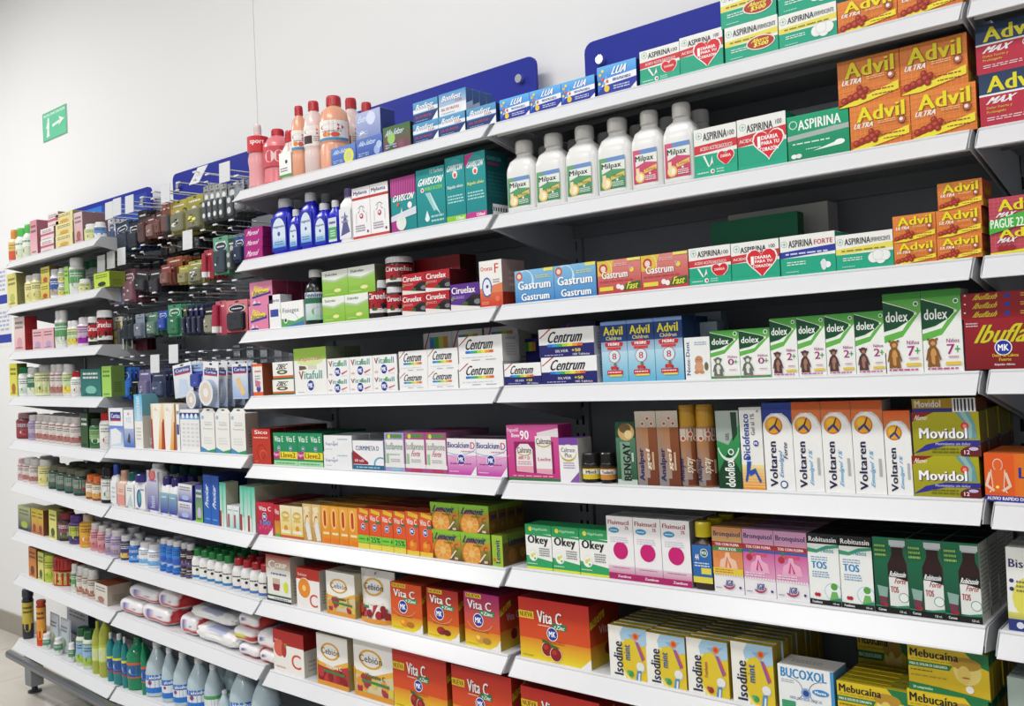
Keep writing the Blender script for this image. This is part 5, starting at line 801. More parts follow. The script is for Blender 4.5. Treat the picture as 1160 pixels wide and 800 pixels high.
def cebart(tropical):
    def f(A):
        A.R(0, 0, 1, 1, 'F3F1EC'); A.P([(0, 0.46), (0.5, 0.4), (1, 0.56), (1, 0.3), (0, 0.3)], 'E8B440'); A.P([(0, 0.38), (0.5, 0.33), (1, 0.46), (1, 0.08), (0, 0.08)], 'D8C8A0' if tropical else 'B83438')
        A.arc(0.44, 0.68, 0.3, 0.17, 20, 380, 0.06, 'E0A830', 20, 0.035); A.T('Cebión', 0.14, 0.62, 0.74, 0.74, '44464C', 0.3)
        rg = random.Random(4)
        for i in range(14):
            x, y = rg.uniform(0.06, 0.94), rg.uniform(0.14, 0.34); A.C(x, y, rg.uniform(0.06, 0.09), rg.choice(['7CA83C', 'D8C850', 'A83040', 'F0E8D8', 'E89838'] if tropical else ['A81C28', 'C83038', '8C141C', 'C42C38']))
        A.T('Vitamina C', 0.3, 0.36, 0.8, 0.44, 'F4F4EC', 1) if not tropical else A.T('Vitamina C', 0.3, 0.36, 0.8, 0.44, '406040', 1); A.P([(0.2, 0.32), (0.9, 0.3), (0.9, 0.25), (0.2, 0.27)], '3C8444'); A.R(0, 0, 1, 0.09, 'E09830'); A.R(0, 0, 0.03, 0.5, 'D8A838')
    return f
cs_ = lambda B: (B.R(0, 0, 1, 0.4, 'A89058'), B.R(0, 0.4, 1, 0.5, 'C8A040'))
carton('cebion', 'F3F1EC', 'B8AC90', 'D8D0B8', cs_)(cebart(False)); carton('cebiontrop', 'F3F1EC', 'B8AC90', 'D8D0B8', cs_)(cebart(True))
def pouch(nm, art, base='E8E8E8', edge='E8E8E8', matn='film', hole=True):
    """flat bottomed pouch: wide at the foot, pinched to a sealed top edge"""
    def build(w, h, d):
        mb = MB(); n = 8; N = 6; c = lin(base)
        def P(u, v, sgn):
            bulge = max(0.0, math.sin(math.pi*min(1, max(0, u))))**0.5*max(0.0, 1-v)**0.7*d*0.5; x = (-0.5+u)*w
            return (x, d/2-sgn*bulge, v*h)
        for sgn in (1, -1):
            for i in range(n):
                for j in range(N):
                    q = [P(i/n, j/N, sgn), P((i+1)/n, j/N, sgn), P((i+1)/n, (j+1)/N, sgn), P(i/n, (j+1)/N, sgn)]
                    mb.face(q if sgn > 0 else q[::-1], c)
        q = [P(i/n, 0, -1) for i in range(n+1)]+[P(i/n, 0, 1) for i in range(n, -1, -1)]; mb.face(q[::-1], c)
        body = ('pouch_body', mb.mesh('pouch_body', M[matn]))
        mb = MB()
        def pl(x, y, k):
            u, v = x/w, y/h; p = P(u, v, 1); return (p[0], p[1]-0.0012-k*2, p[2])
        A = Art(mb, w, h, pl, curved=True, step=0.0001)
        # print follows the bulge through a fine grid
        class G(Art):
            pass
        art(A)
        import bmesh
        me = mb.mesh('printed_panel', M[matn]); bm = bmesh.new(); bm.from_mesh(me); bmesh.ops.subdivide_edges(bm, edges=[e for e in bm.edges if e.calc_length() > w*0.3], cuts=3, use_grid_fill=True)
        lay = {}
        for v in bm.verts:
            u, q = v.co.x/w+0.5, v.co.z/h; p = P(u, q, 1)
            if v.co.y > p[1]-0.0006: v.co.y = p[1]-0.0012
        bm.to_mesh(me); bm.free()
        return [body, ('printed_panel', me)]
    DES[nm] = build
pouch('cebpouch', lambda A: (cebart(False)(A), A.C(0.5, 0.95, 0.03, '8C8470')), 'F0EEE8')
@carton('cbox', 'F0EEE8', 'C8C4BC', '8E1C1C', lambda B: (B.R(0, 0.62, 1, 1, '7C1818'), B.L(0.2, 0.1, 0.8, 0.4, 3, 'A8A098')))
def _(A): A.R(0, 0, 1, 1, 'F2F0EA'); A.R(0, 0.66, 1, 1, 'BC2420'); A.T('Redoxon', 0.05, 0.72, 0.28, 0.78, 'F4D0C8', 0.6); A.E(0.2, 0.56, 0.18, 0.2, 'D86450'); A.E(0.36, 0.54, 0.08, 0.18, 'B03028'); A.P([(0.36, 0.7), (0.46, 0.7), (0.42, 0.6)], '70A040'); A.T('C', 0.6, 0.16, 0.9, 0.5, 'D84430', 0.3); A.L(0.08, 0.08, 0.4, 0.16, 1, 'D8A8A0')
# ---- milk of magnesia like white bottles with printed panel
def milp(A, c, c2, word):
    A.R(0, 0, 1, 1, c, c2); A.R(0.3, 0.84, 1, 1, '6C94CC'); A.P([(0.1, 0.5), (0.5, 0.62), (1, 0.56), (1, 0.86), (0.1, 0.86)], 'E8ECE4'); A.T('Milpax', 0.1, 0.6, 0.86, 0.82, '26282C', 0.9); A.P([(0.44, 0.38), (0.98, 0.5), (0.98, 0.36), (0.46, 0.28)], 'E8C868'); A.T(word, 0.5, 0.34, 0.96, 0.44, 'B85830' if word == 'Cereza' else '4C7C34', 0.6, 0.1)
    A.C(0.28, 0.18, 0.2, 'F0C868'); A.C(0.28, 0.18, 0.13, 'F8F0D8'); A.R(0.12, 0.1, 0.26, 0.46, 'F0DCB0'); A.L(0.5, 0.06, 0.94, 0.22, 3, 'E8F0E8'); A.C(0.7, 0.26, 0.04, 'F4F4F4')
MR = [(0, 0.92), (0.015, 0.99), (0.05, 1), (0.56, 1), (0.62, 0.97), (0.72, 0.8), (0.79, 0.52), (0.82, 0.5), (0.84, 0.47)]
bottle('milpaxg', MR, (0.83, 1.0, 0.5), lambda A: milp(A, '3C8C60', '6CA878', 'Menta'), (0.07, 0.48), 4.5, 'E9E9E7', 'E2E0DC', depth=0.62, wrap=0.38)
bottle('milpaxp', MR, (0.83, 1.0, 0.5), lambda A: milp(A, 'C83C64', 'D45C80', 'Cereza'), (0.07, 0.5), 4.5, 'E9E9E7', 'E2E0DC', depth=0.62, wrap=0.38)

# ---- generic builders for the left bays
def pills(nm, body, cap, l1, l2, lab=(0.1, 0.68), capz=0.78, capr=0.82, mark=None, matn='plastic', power=2.0):
    def art(A):
        A.R(0, 0, 1, 1, l1); A.R(0, 0, 1, 0.34, l2); A.L(0.2, 0.62, 0.8, 0.86, 2, shade(l1, 0.45) if sum(lin(l1)) > 0.8 else 'E8E8E8'); A.E(0.5, 0.28, 0.2, 0.16, mark or shade(l2, 0.6)); A.R(0, 0.94, 1, 1, shade(l2, 0.8))
    bottle(nm, [(0, 0.93), (0.02, 1), (capz-0.09, 1), (capz-0.04, 0.93), (capz+0.01, min(0.75, capr*0.9))], (capz, 1.0, capr), art, lab, power, body, cap, wrap=0.47, matn=matn)
def plain(nm, c1, c2, band=None, side=None, mark=None, top=None, word=None, wc='FFFFFF', vert=False):
    def art(A):
        A.R(0, 0, 1, 1, c2, c1)
        if band: A.R(0, 0.36, 1, 0.56, band)
        if mark: A.E(0.5, 0.24, 0.26, 0.15, mark)
        if word:
            if vert: A.T(word, 0.25, 0.1, 0.65, 0.8, wc, 1, 0, 1)
            else: A.T(word, 0.12, 0.64, 0.88, 0.86, wc, 1)
        else: A.L(0.12, 0.62, 0.88, 0.9, 2, shade(c1, 0.55) if sum(lin(c1)) > 0.5 else 'D8D8D8')
        A.L(0.14, 0.04, 0.8, 0.14, 1, shade(c2, 0.6))
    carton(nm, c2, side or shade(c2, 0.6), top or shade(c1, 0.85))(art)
pills('pinkvit', 'D8A0A8', 'E8E4E4', 'D898A0', 'C87880'); pills('lilacvit', 'B4A4C4', 'E8E6E8', 'B8A8C8', '9080A8', mark='C8B04C'); pills('navyvit', '34386C', 'E8E8E8', '3A3C74', 'E0C860', mark='C84840'); pills('bluecream', '2C68B8', 'E8EAEC', '3070C0', '5C98D8', power=2.0, mark='E0E8F4'); pills('whiteblue', 'E4E8EC', 'E8E8EA', 'E8EAEE', '70B0E0', mark='9CC4E8')
pills('bluealcohol', '2C78D4', 'ECECEC', '3C88DC', '2C60C0', lab=(0.08, 0.6), mark='6C58B8'); pills('darkiodine', '281818', 'D8D8DC', '342428', '584870', mark='A090C0')
def povi(A, c): A.R(0, 0, 1, 1, 'ECECE8'); A.P([(0.5, 0), (1, 0), (1, 0.9), (0.84, 0.84)], c); A.P([(0, 0.16), (0.3, 0.3), (0.6, 0.16)], c); A.R(0, 0, 1, 0.16, c); A.C(0.5, 0.5, 0.07, '202024'); A.L(0.1, 0.66, 0.7, 0.8, 1, '303034'); A.R(0, 0, 1, 0.13, '2C80D0')
for nm, c in (('peroxgreen', '2C8C48'), ('peroxred', 'C02C34')): bottle(nm, [(0, 0.92), (0.03, 1), (0.62, 1), (0.74, 0.8), (0.78, 0.6)], (0.76, 1.0, 0.66), (lambda c: (lambda A: povi(A, c)))(c), (0.1, 0.6), 2.0, 'ECECEC', c, wrap=0.47)
bottle('lotionpeach', [(0, 0.9), (0.03, 1), (0.66, 1), (0.72, 0.6)], (0.72, 1.0, 0.5), lambda A: (A.R(0, 0, 1, 1, 'E8C4B4'), A.R(0, 0, 1, 0.5, 'E0988C'), A.L(0.2, 0.6, 0.8, 0.8, 2, 'C86C60')), (0.06, 0.62), 3, 'EED6C8', 'D8A894', depth=0.6, wrap=0.46)
bottle('whiteteal', [(0, 0.9), (0.03, 1), (0.7, 1), (0.78, 0.7)], (0.76, 1.0, 0.66), lambda A: (A.R(0, 0, 1, 1, 'E8ECEC'), A.P([(0.1, 0), (0.9, 0), (0.6, 0.6)], 'C0D0D8'), A.L(0.2, 0.7, 0.8, 0.9, 2, '7C98A0')), (0.06, 0.64), 3, 'ECEEEE', '18605C', depth=0.6, wrap=0.46)
bottle('whiteblueneck', [(0, 0.9), (0.03, 1), (0.68, 1), (0.76, 0.5)], (0.74, 1.0, 0.45), lambda A: (A.R(0, 0, 1, 1, 'ECECEE'), A.L(0.2, 0.2, 0.8, 0.8, 3, 'B8C0CC')), (0.06, 0.6), 3, 'EEEEF0', '3450B0', depth=0.6, wrap=0.46)
bottle('lotioncap', [(0, 0.8), (0.04, 0.94), (0.7, 1), (0.8, 0.94)], (0.78, 1.0, 0.86), lambda A: (A.R(0, 0, 1, 1, 'F0F0F2'), A.E(0.4, 0.4, 0.24, 0.38, '3C58A0'), A.E(0.44, 0.44, 0.14, 0.26, '5CA8A0'), A.L(0.5, 0.7, 0.9, 0.86, 1, '8090B0')), (0.06, 0.72), 3, 'F0F0F2', '3A3480', depth=0.55, wrap=0.46)
bottle('lubriderm', [(0, 0.88), (0.03, 1), (0.82, 1), (0.9, 0.7)], (0.88, 1.0, 0.5), lambda A: (A.R(0, 0, 1, 1, '3A3C9C', 'E4E4F0'), A.L(0.2, 0.7, 0.9, 0.8, 1, '7C70B0'), A.C(0.5, 0.9, 0.3, 'D84C70'), A.C(0.5, 0.9, 0.2, 'E8907C'), A.T('lotion', 0.3, 0.06, 0.7, 0.36, 'D0D4F0', 0.8, 0, 1)), (0.06, 0.86), 3, 'F0F0F2', 'E0E0E4', depth=0.6, wrap=0.46)
bottle('lubrismall', [(0, 0.88), (0.03, 1), (0.7, 1), (0.8, 0.8)], (0.78, 1.0, 0.6), lambda A: (A.R(0, 0, 1, 0.9, '3438A0', '8CB8C8'), A.L(0.2, 0.66, 0.8, 0.76, 1, 'F0F0F0')), (0.06, 0.66), 3, 'F0F0F2', '3A3480', depth=0.6, wrap=0.46)
plain('lubribox', 'F0F0F4', '4C48A8', side='2C308C', mark='A8C0E8'); plain('purplegreen', '3C3C90', '8CC84C', side='1C2460', mark='C8B8E8')
@carton('procicar', '2258B4', '14285C', '1C3C84')
def _(A):
    A.R(0, 0, 1, 1, '2068C0', '2450AC')
    for x in (0.06, 0.54): A.T('Procicar', x+0.05, 0.32, x+0.27, 0.84, 'E8F0FC', 1, 0.15, 1); A.L(x+0.05, 0.08, x+0.35, 0.13, 1, '88B0E8')
    A.R(0.48, 0, 0.5, 1, '18408C')
@carton('mintslim', 'E8F0EC', 'A8A894', '98A08C')
def _(A): A.R(0, 0, 1, 1, 'ECF0EC', '58C8AC'); A.R(0.36, 0.3, 0.6, 1, '58C4A8'); A.R(0, 0.0, 0.26, 0.36, 'B03038'); A.R(0.5, 0, 0.62, 0.6, '98D8C8')
@carton('mintsmall', 'F0F2F2', 'B0B8B8', 'E0E8E8')
def _(A): A.R(0, 0, 1, 1, 'A8DCDC', 'F0F2F2'); A.R(0.1, 0.04, 0.4, 0.62, 'B84850'); A.L(0.1, 0.76, 0.9, 0.86, 1, '8CB0C0')
@carton('cottoncard', 'F2F2F2', 'B8B8C0')
def _(A): A.R(0, 0, 1, 1, 'F0F2F4'); A.R(0, 0, 1, 0.54, 'D4E0F0', '5C84D8'); A.P([(0.1, 0.04), (0.8, 0.1), (0.86, 0.36), (0.5, 0.48), (0.1, 0.44)], 'ECEEF0'); A.R(0.12, 0.7, 0.86, 0.9, '28308C'); A.R(0.12, 0.66, 0.86, 0.7, 'C83040'); A.T('Curitas', 0.18, 0.74, 0.8, 0.86, 'E8ECF8', 1)
@carton('gauzecard', 'EEF0F2', 'A8B0C0')
def _(A): A.R(0, 0, 1, 1, '3C70C8', 'F0F2F4'); A.R(0, 0.5, 1, 1, 'EEF0F2'); A.P([(0.3, 0.14), (0.5, 0.4), (0.62, 0.3), (0.6, 0.1)], '4C4038'); A.T('Y12', 0.24, 0.66, 0.74, 0.8, 'A8C8E8', 0.5); A.R(0.4, 0.86, 0.6, 0.92, 'D8A0A8')
@carton('tallcyan', 'F0F0EE', '8CA8A8', '58B4DC', lambda B: (B.R(0, 0, 1, 0.6, 'C8C4BC'), B.R(0, 0.6, 1, 1, '6CA8B8'), B.barcode(0.4, 0.06, 0.8, 0.18)))
def _(A): A.R(0, 0, 1, 1, 'F2F0EC', '54B8E4'); A.R(0, 0, 1, 0.5, 'F2F0EC'); A.T('sunscreen', 0.3, 0.52, 0.7, 0.96, 'D8F0FA', 0.8, 0, 1); A.L(0.2, 0.14, 0.8, 0.4, 4, 'C8C8C0')
@carton('creamtube', 'F4EEE0', 'C8A060', 'E8D8B0')
def _(A): A.R(0, 0, 1, 1, 'E8A838', 'F4E8C8'); A.P([(0.1, 0), (0.55, 0), (0.85, 1), (0.2, 1)], 'F6F2EC'); A.P([(0, 0), (0.16, 0), (0.1, 0.66), (0, 0.66)], 'B02C24'); A.P([(0.84, 0), (1, 0), (1, 0.6), (0.94, 0.6)], 'B84428'); [A.P([(0.3+i*0.1, 0.86), (0.36+i*0.1, 0.84), (0.44+i*0.08, 0.96-i*0.05)], 'E8C878') for i in range(4)]
@carton('swabcard', 'F2F2F2', 'B8BCC4')
def _(A):
    A.R(0, 0, 1, 1, 'F0F0F0'); A.R(0, 0.76, 1, 0.84, '6CB0E4'); A.R(0, 0.84, 1, 0.92, '2A348C')
    for i in range(4): A.C(0.16+i*0.23, 0.84, 0.07, 'F0F0F4'); A.L(0.12+i*0.23, 0.1, 0.26+i*0.23, 0.7, 6, 'DCDCE0', i+1)
def hangtab(nm, art, base, side, tabw=0.6):
    """carton with a sloping hang tab and its round slot on top"""
    def build(w, h, d):
        hb = h*0.9; ms = carton_mesh('carton', w, hb, d, art, base, side, base)
        mb = MB(); c = lin(base); t0, t1 = w*0.5, w*0.5*tabw; y0, y1 = 0.004, 0.0052
        P = [(-t0, hb), (t0, hb), (t1, h), (-t1, h)]
        mb.face([(x, y0, z) for x, z in P], c); mb.face([(x, y1, z) for x, z in reversed(P)], c)
        for i in range(4): a, b = P[i], P[(i+1) % 4]; mb.face([(b[0], y0, b[1]), (a[0], y0, a[1]), (a[0], y1, a[1]), (b[0], y1, b[1])], c)
        A = Art(mb, w, h-hb, lambda x, y, k: (-w/2+x, y0-k-0.0002, hb+y)); A.E(0.5, 0.6, 0.13, 0.16, '3C4438')
        return [('carton', ms), ('hang_tab', mb.mesh('hang_tab', M['carton']))]
    DES[nm] = build
hangtab('pacifier', lambda A: (A.R(0, 0, 1, 1, 'F0F0EC'), A.E(0.16, 0.88, 0.1, 0.05, '98C0D8'), A.T('Protect', 0.3, 0.74, 0.8, 0.78, 'A0A8A8', 0.2), A.T('essence', 0.3, 0.68, 0.8, 0.72, 'A0A8A8', 0.2), A.T('Protectores', 0.2, 0.58, 0.88, 0.62, '88B898', 0.3), A.L(0.2, 0.2, 0.8, 0.4, 3, 'DCE0DC'), A.P([(0, 0), (1, 0), (1, 0.1), (0.5, 0.04), (0, 0.14)], '2C9C68'), A.P([(0, 0), (0.6, 0), (0.3, 0.06), (0, 0.14)], '4C90C8')), 'F0F0EC', '9C8C84')
# ---- clear bottles on the lowest deck
def alcohol(nm, cap, lab):
    bottle(nm, [(0, 0.9), (0.015, 1), (0.42, 1), (0.6, 0.86), (0.78, 0.5), (0.88, 0.3), (0.9, 0.28)], (0.89, 1.0, 0.34), lab, (0.08, 0.42), 2.0, 'B8CCD4', cap, matn='film', wrap=0.48)
al = lambda A: (A.R(0, 0, 1, 1, 'E8ECF4'), A.R(0, 0.74, 1, 1, '2A78D0'), A.T('alcohol', 0.28, 0.78, 0.76, 0.95, 'F4F8FC', 1), A.R(0, 0, 1, 0.3, '2A78D0'), A.P([(0, 0.3), (0.5, 0.44), (1, 0.3), (1, 0.2), (0, 0.2)], 'A8C8F0'), A.C(0.3, 0.58, 0.06, '8C4480'), A.R(0, 0.715, 1, 0.74, '283070'))
alcohol('alcohol', 'E8ECEE', al); alcohol('alcoholgreen', 'E8ECEE', lambda A: (A.R(0, 0, 1, 1, 'E8ECF0'), A.R(0, 0.8, 1, 1, '50A860')))
def mouth(nm, c, cap, lc, lb=None):
    bottle(nm, [(0, 0.9), (0.02, 1), (0.06, 0.96), (0.1, 1), (0.15, 0.96), (0.2, 1), (0.55, 1), (0.6, 0.96), (0.64, 1), (0.7, 0.94), (0.8, 0.7), (0.88, 0.3), (0.9, 0.28)], (0.88, 1.0, 0.34), lambda A: (A.R(0, 0, 1, 1, lc), A.R(0, 0.84, 1, 1, lb or 'D8DC3C'), A.E(0.5, 0.45, 0.3, 0.25, 'B8C8E8'), A.R(0, 0, 1, 0.08, lb or 'C84030')), (0.24, 0.54), 2.0, c, cap, wrap=0.47, matn='clear')
mouth('mouthteal', '2C9CA0', 'D8E4E0', '2C58A0'); mouth('mouthgreen', '1FA070', '20784C', '2C58A8', 'D86030'); mouth('mouthyellow', 'C8D050', 'B0B838', 'D8E09C', 'B8C848')
# ---- soft bags
def pillow(nm, fn, bump=0.0, matn='film'):
    def build(w, h, d):
        mb = MB(); n, m = (56, 28) if bump else (32, 16); rg = random.Random(3); ph = [rg.uniform(0, 6) for _ in range(6)]
        def P(i, j):
            t = 2*math.pi*i/n; f = math.pi*(j/m-0.5); q = 0.55
            sp = lambda v, e: math.copysign(abs(v)**e, v)
            x = sp(math.cos(f), 0.36)*sp(math.cos(t), q); y = sp(math.cos(f), 0.36)*sp(math.sin(t), q); z = sp(math.sin(f), 0.9)
            wob = 1+0.05*math.sin(5*x+ph[0]+3*y)+0.04*math.sin(9*y+ph[1])
            if bump: z *= 1+bump*math.sin(x*19+ph[2])*math.sin(y*15+ph[3]); wob += bump*0.5*math.sin(z*9)*math.sin(x*19+y*14)
            return (x*w/2*wob*0.97, d/2+y*d/2*wob, h/2+z*h/2*(0.95+0.05*math.sin(4*x+ph[4]))), (x, y, z)
        for j in range(m):
            for i in range(n):
                k = [(i, j), (i+1, j), (i+1, j+1), (i, j+1)]; q = [P(a % n, b) for a, b in k]
                mb.face([p[0] for p in q], [lin(fn(*p[1])) for p in q])
        return [('bag', mb.mesh('bag', M[matn], True))]
    DES[nm] = build
def cottonroll(x, y, z):
    if abs(x) > 0.88 or -0.62 < z < -0.3 and y < 0.4 and x > -0.5: return 'C83038'
    if y < 0 and ((x+0.3)**2*3+(z-0.1)**2 < 0.16): return '6C58B0'
    if y < 0 and 0.2 < x < 0.5 and abs(z) < 0.14: return '8C8CC8'
    return 'F0EEF0'
pillow('cottonbag', cottonroll); pillow('cottonballs', lambda x, y, z: 'B8BCD8' if z > 0.5 and abs(x) < 0.4 and y < 0.3 else 'F4F4F4', 0.07)
def endpack(x, y, z):
    if y < 0 and (x+0.25)**2*2.2+(z-0.05)**2 < 0.13: return '2C3490'
    if z < -0.55 or x > 0.85: return 'C83A3C'
    return 'EEECEE'
pillow('endpack', endpack)
def levelpack(x, y, z): return 'D8D840' if y < 0 and -0.3 < z < 0.05 and -0.6 < x < 0.3 and int((x+1)*14) % 3 else ('B82C20' if -0.55 < z < 0.15 and y < 0.2 else 'EEECEE')
pillow('levelpack', levelpack)
def yelpack(x, y, z): return 'D87838' if z < 0.1 else 'C8B048'
pillow('snackpack', yelpack)

# ------------------------------------------------------------------ placing goods
RECS = []; CACHE = {}
for nm_ in DES:
    if nm_ not in ROUND: pass
def get_parts(design, w, h, d):
    k = (design, round(w*500), round(h*500), round(d*500))
    if k not in CACHE: CACHE[k] = DES[design](w, h, d)
    return CACHE[k]
def instance(design, w, h, d, mw, cat, desc=''):
    parts = get_parts(design, w, h, d); nm = NAMES.get(cat, cat)
    if cat == 'box':
        for word, name in (('vitamin', 'vitamin_carton'), ('ampoule', 'vitamin_carton'), ('effervescent', 'effervescent_carton'), ('cough', 'cough_syrup_carton'), ('syrup', 'cough_syrup_carton'), ('lozenge', 'lozenge_carton'), ('throat', 'lozenge_carton'), ('painkiller', 'painkiller_carton'), ('antacid', 'antacid_carton'), ('gel', 'gel_carton'), ('tablet', 'tablet_carton')):
            if word in desc: nm = name; break
    if len(parts) == 1: o = link(nm, parts[0][1], None, mw)
    else:
        o = link(nm, None, None, mw)
        for pn, me in parts: link(pn, me, o)
    return o
NAMES = {'box': 'carton_box', 'bottle': 'plastic_bottle', 'jar': 'lidded_jar', 'spray': 'spray_bottle', 'bag': 'cotton_bag', 'pouch': 'foil_pouch', 'packet': 'blister_packet', 'tube': 'lidded_tube'}
def add(key, x0, x1, t, design, desc, cat='box', d=0.06, n=1, deep=0, yo=0.0, gap=0.001, group=None, dgap=0.002, H=None, jit=0.0, hscale=1.0, nobase=False, dd=None, st=False, iso=False):
    if cat in ('bottle', 'jar', 'spray', 'tube') and not st: nobase = True
    s = SH[key]; yf = YF+yo
    def loc(px, py): p = s.inv @ un(px, py, yf); return p.x, p.z-TOPH
    sx, top = loc(*t)
    base = 0.0
    def supp(a, b, y0, y1, thr=0.15 if st else 0.42):
        z = 0.0; lv = 1
        for r in s.items:
            ov = min(b, r[1])-max(a, r[0]); oy = min(y1, r[5])-max(y0, r[4])
            if ov > thr*min(b-a, r[1]-r[0]) and oy > 0.002 and r[3] > z: z = r[3]; lv = r[6]+1
        return z, lv
    x0s, _a = loc(x0, t[1]); x1s, _b = loc(x1, t[1])
    if not nobase: base, _lv = supp(x0s+0.002, x1s-0.002, yf+0.001, yf+d)
    h = (H if H else (top-base))*hscale
    mid = proj(s.m @ Vector((sx, yf, TOPH+base+h/2))); top_p = proj(s.m @ Vector((sx, yf, TOPH+base+h)))
    dyp = mid[1]-top_p[1]; rot = 0.0
    rnd = ROUND.get(design)
    if rnd:
        # body seen past its edges: find the width whose two outlines meet the sight lines
        dr, pw = rnd; q = pw/(pw-1.0); lines = []
        for px in (x0, x1):
            g_ = un(px, t[1]+dyp, yf); dx, dy = g_.x-CAM.x, g_.y-CAM.y; l = math.hypot(dx, dy); lines.append((dy/l, -dx/l))
        def ends(rx):
            ry = rx*dr; cy = yf+ry; out = []
            for (nx, ny), sg in zip(lines, (1, -1)):
                hs = ((rx*abs(nx))**q+(ry*abs(ny))**q)**(1/q); out.append(CAM.x+(sg*hs-ny*(cy-CAM.y))/nx)
            return out
        lo, hi = 0.001, 0.12
        for _i in range(40):
            rx = (lo+hi)/2; e0, e1 = ends(rx)
            if e1-e0 > (2*rx+gap)*(n-1): lo = rx
            else: hi = rx
        e0, e1 = ends(rx); ls = [(s.inv @ Vector((e, 0, 0))).x for e in (e0, e1)]
        # along the shelf the frame is level enough for x to serve as arc length
        ls = [(e-s.a.x)/math.cos(s.ang) for e in (e0, e1)]
        q0, _a = loc(x0, t[1]+dyp); q1, _b = loc(x1, t[1]+dyp); wf = ((q1-q0)-gap*(n-1))/n
        w = 2*rx if iso else 0.35*2*rx+0.65*wf; pitch = w+gap
        e0 = ends(w/2)[0]; x0s = (e0-s.a.x)/math.cos(s.ang)-w/2
        if pw < 3: rot = math.atan2(CAM.x-(e0+e1)/2, yf-CAM.y)*0.8
    else:
        x0s, _a = loc(x0, t[1]+dyp); x1s, _b = loc(x1, t[1]+dyp); wtot = x1s-x0s; w = (wtot-gap*(n-1))/n
    h = max(h, 0.006); up = SH.get((key[0], key[1]-1))
    if up and not (key[0] == 1 and key[1] == 5): h = min(h, min(up.a.z-s.a.z, up.b.z-s.b.z)-TOPH-0.006-base)
    if cat in ('bottle', 'jar', 'spray', 'tube') and d == 0.06: dep = w
    else: dep = d
    objs = []
    for i in range(n):
        a = x0s+i*(w+gap); c = a+w/2
        z, lv = supp(a+0.002, a+w-0.002, yf+0.001, yf+dep) if not nobase else (0.0, 1)
        for k in range(deep+1):
            y0 = yf+k*(dep+dgap)
            if y0+dep > YB-0.002: break
            jx = random.uniform(-jit, jit) if k else 0
            mw = s.m @ Matrix.Translation((c+jx, y0, TOPH+z+0.0002))
            if rot: ry_ = w/2*rnd[0]; mw = mw @ Matrix.Translation((0, ry_, 0)) @ Matrix.Rotation(rot+random.uniform(-0.12, 0.12), 4, 'Z') @ Matrix.Translation((0, -ry_, 0))
            o = instance(design, w, h, dep, mw, cat, desc); tag(o, None, CATS.get(cat, cat), group)
            s.items.append((a, a+w, z, z+h, y0, y0+dep, lv)); RECS.append(dict(o=o, desc=desc, key=key, s=c, lv=lv, row=k, y=y0))
    return h
CATS = {'spray': 'bottle', 'pouch': 'pouch'}

# ================================================================== right bay goods
k = (3, 1)
add(k, 566, 674.5, (584, 109), 'lua', 'blue fruit salt carton', d=0.05, n=3, group='blue fruit salt cartons')
add(k, 676.5, 721, (699, 71), 'lua', 'lone blue fruit salt carton', d=0.05)
add(k, 724.8, 770, (747, 53), 'asp100', 'white and green tablet carton with small red heart', d=0.07)
add(k, 770, 819, (794, 37), 'aspheart', 'white and green tablet carton with big red heart', d=0.07)
add(k, 821, 881.5, (850, 24.5), 'aspahorro', 'effervescent tablet carton with red savings oval', d=0.07); add(k, 882, 948, (914, 10), 'aspeferv', 'effervescent tablet carton with white tablets', d=0.07)
add(k, 816, 879, (848, -18), 'aspahorro', 'effervescent tablet carton with red savings oval', d=0.07); add(k, 881, 946, (914, -33), 'aspeferv', 'effervescent tablet carton with white tablets', d=0.07)
add(k, 948.5, 1091, (985, -6), 'advilultra', 'orange checked painkiller carton', d=0.06, n=2)
k = (4, 1); add(k, 1097, 1190, (1110, -44), 'advilmaxblue', 'crimson and navy painkiller carton', d=0.06)
k = (3, 2)
add(k, 571, 713, (589, 157.5), 'milpaxg', 'white antacid bottle with green label', 'bottle', n=4, deep=1, group='white antacid bottles')
add(k, 712.5, 786, (730.5, 124), 'milpaxp', 'white antacid bottle with pink label', 'bottle', n=2, deep=1, group='white antacid bottles')
add(k, 786.6, 835, (809.5, 143), 'asp100', 'white and green tablet carton with small red heart', d=0.07); add(k, 835.4, 891, (862, 131), 'aspheart', 'white and green tablet carton with big red heart', d=0.07)
add(k, 892, 962, (927.4, 126), 'aspultra', 'solid green tablet carton', d=0.07)
add(k, 963, 1107, (996, 114.7), 'advilultra', 'orange checked painkiller carton', d=0.06, n=2); add(k, 949, 1097, (985, 63), 'advilultra', 'orange checked painkiller carton', d=0.06, n=2)
k = (4, 2); add(k, 1109.5, 1200, (1140, 79), 'advilmaxblue', 'crimson and navy painkiller carton', d=0.06); add(k, 1105, 1195, (1140, 20), 'advilmaxblue', 'crimson and navy painkiller carton', d=0.06)
k = (3, 3)
add(k, 583.4, 675.5, (605, 305), 'gastrum', 'blue antacid carton', d=0.06, n=2); add(k, 677, 780, (702.5, 293.6), 'gastrumfast', 'coral pink antacid carton', d=0.06, n=2)
add(k, 780.5, 828, (803, 279.5), 'asp100', 'white and green tablet carton with small red heart', d=0.07); add(k, 828.5, 883, (856, 273), 'aspheart', 'white and green tablet carton with big red heart', d=0.07)
add(k, 806, 905, (855, 246), 'greenbig', 'plain dark green carton standing behind the front row', d=0.03, yo=0.12); add(k, 826, 940, (880, 236), 'whitebig', 'white carton standing behind the plain green carton', d=0.05, yo=0.19)
add(k, 884, 946.5, (915.6, 265), 'aspforte', 'green and white tablet carton with blue band', d=0.07); add(k, 947, 1012, (979.7, 263.5), 'aspeferv', 'effervescent tablet carton with white tablets', d=0.07)
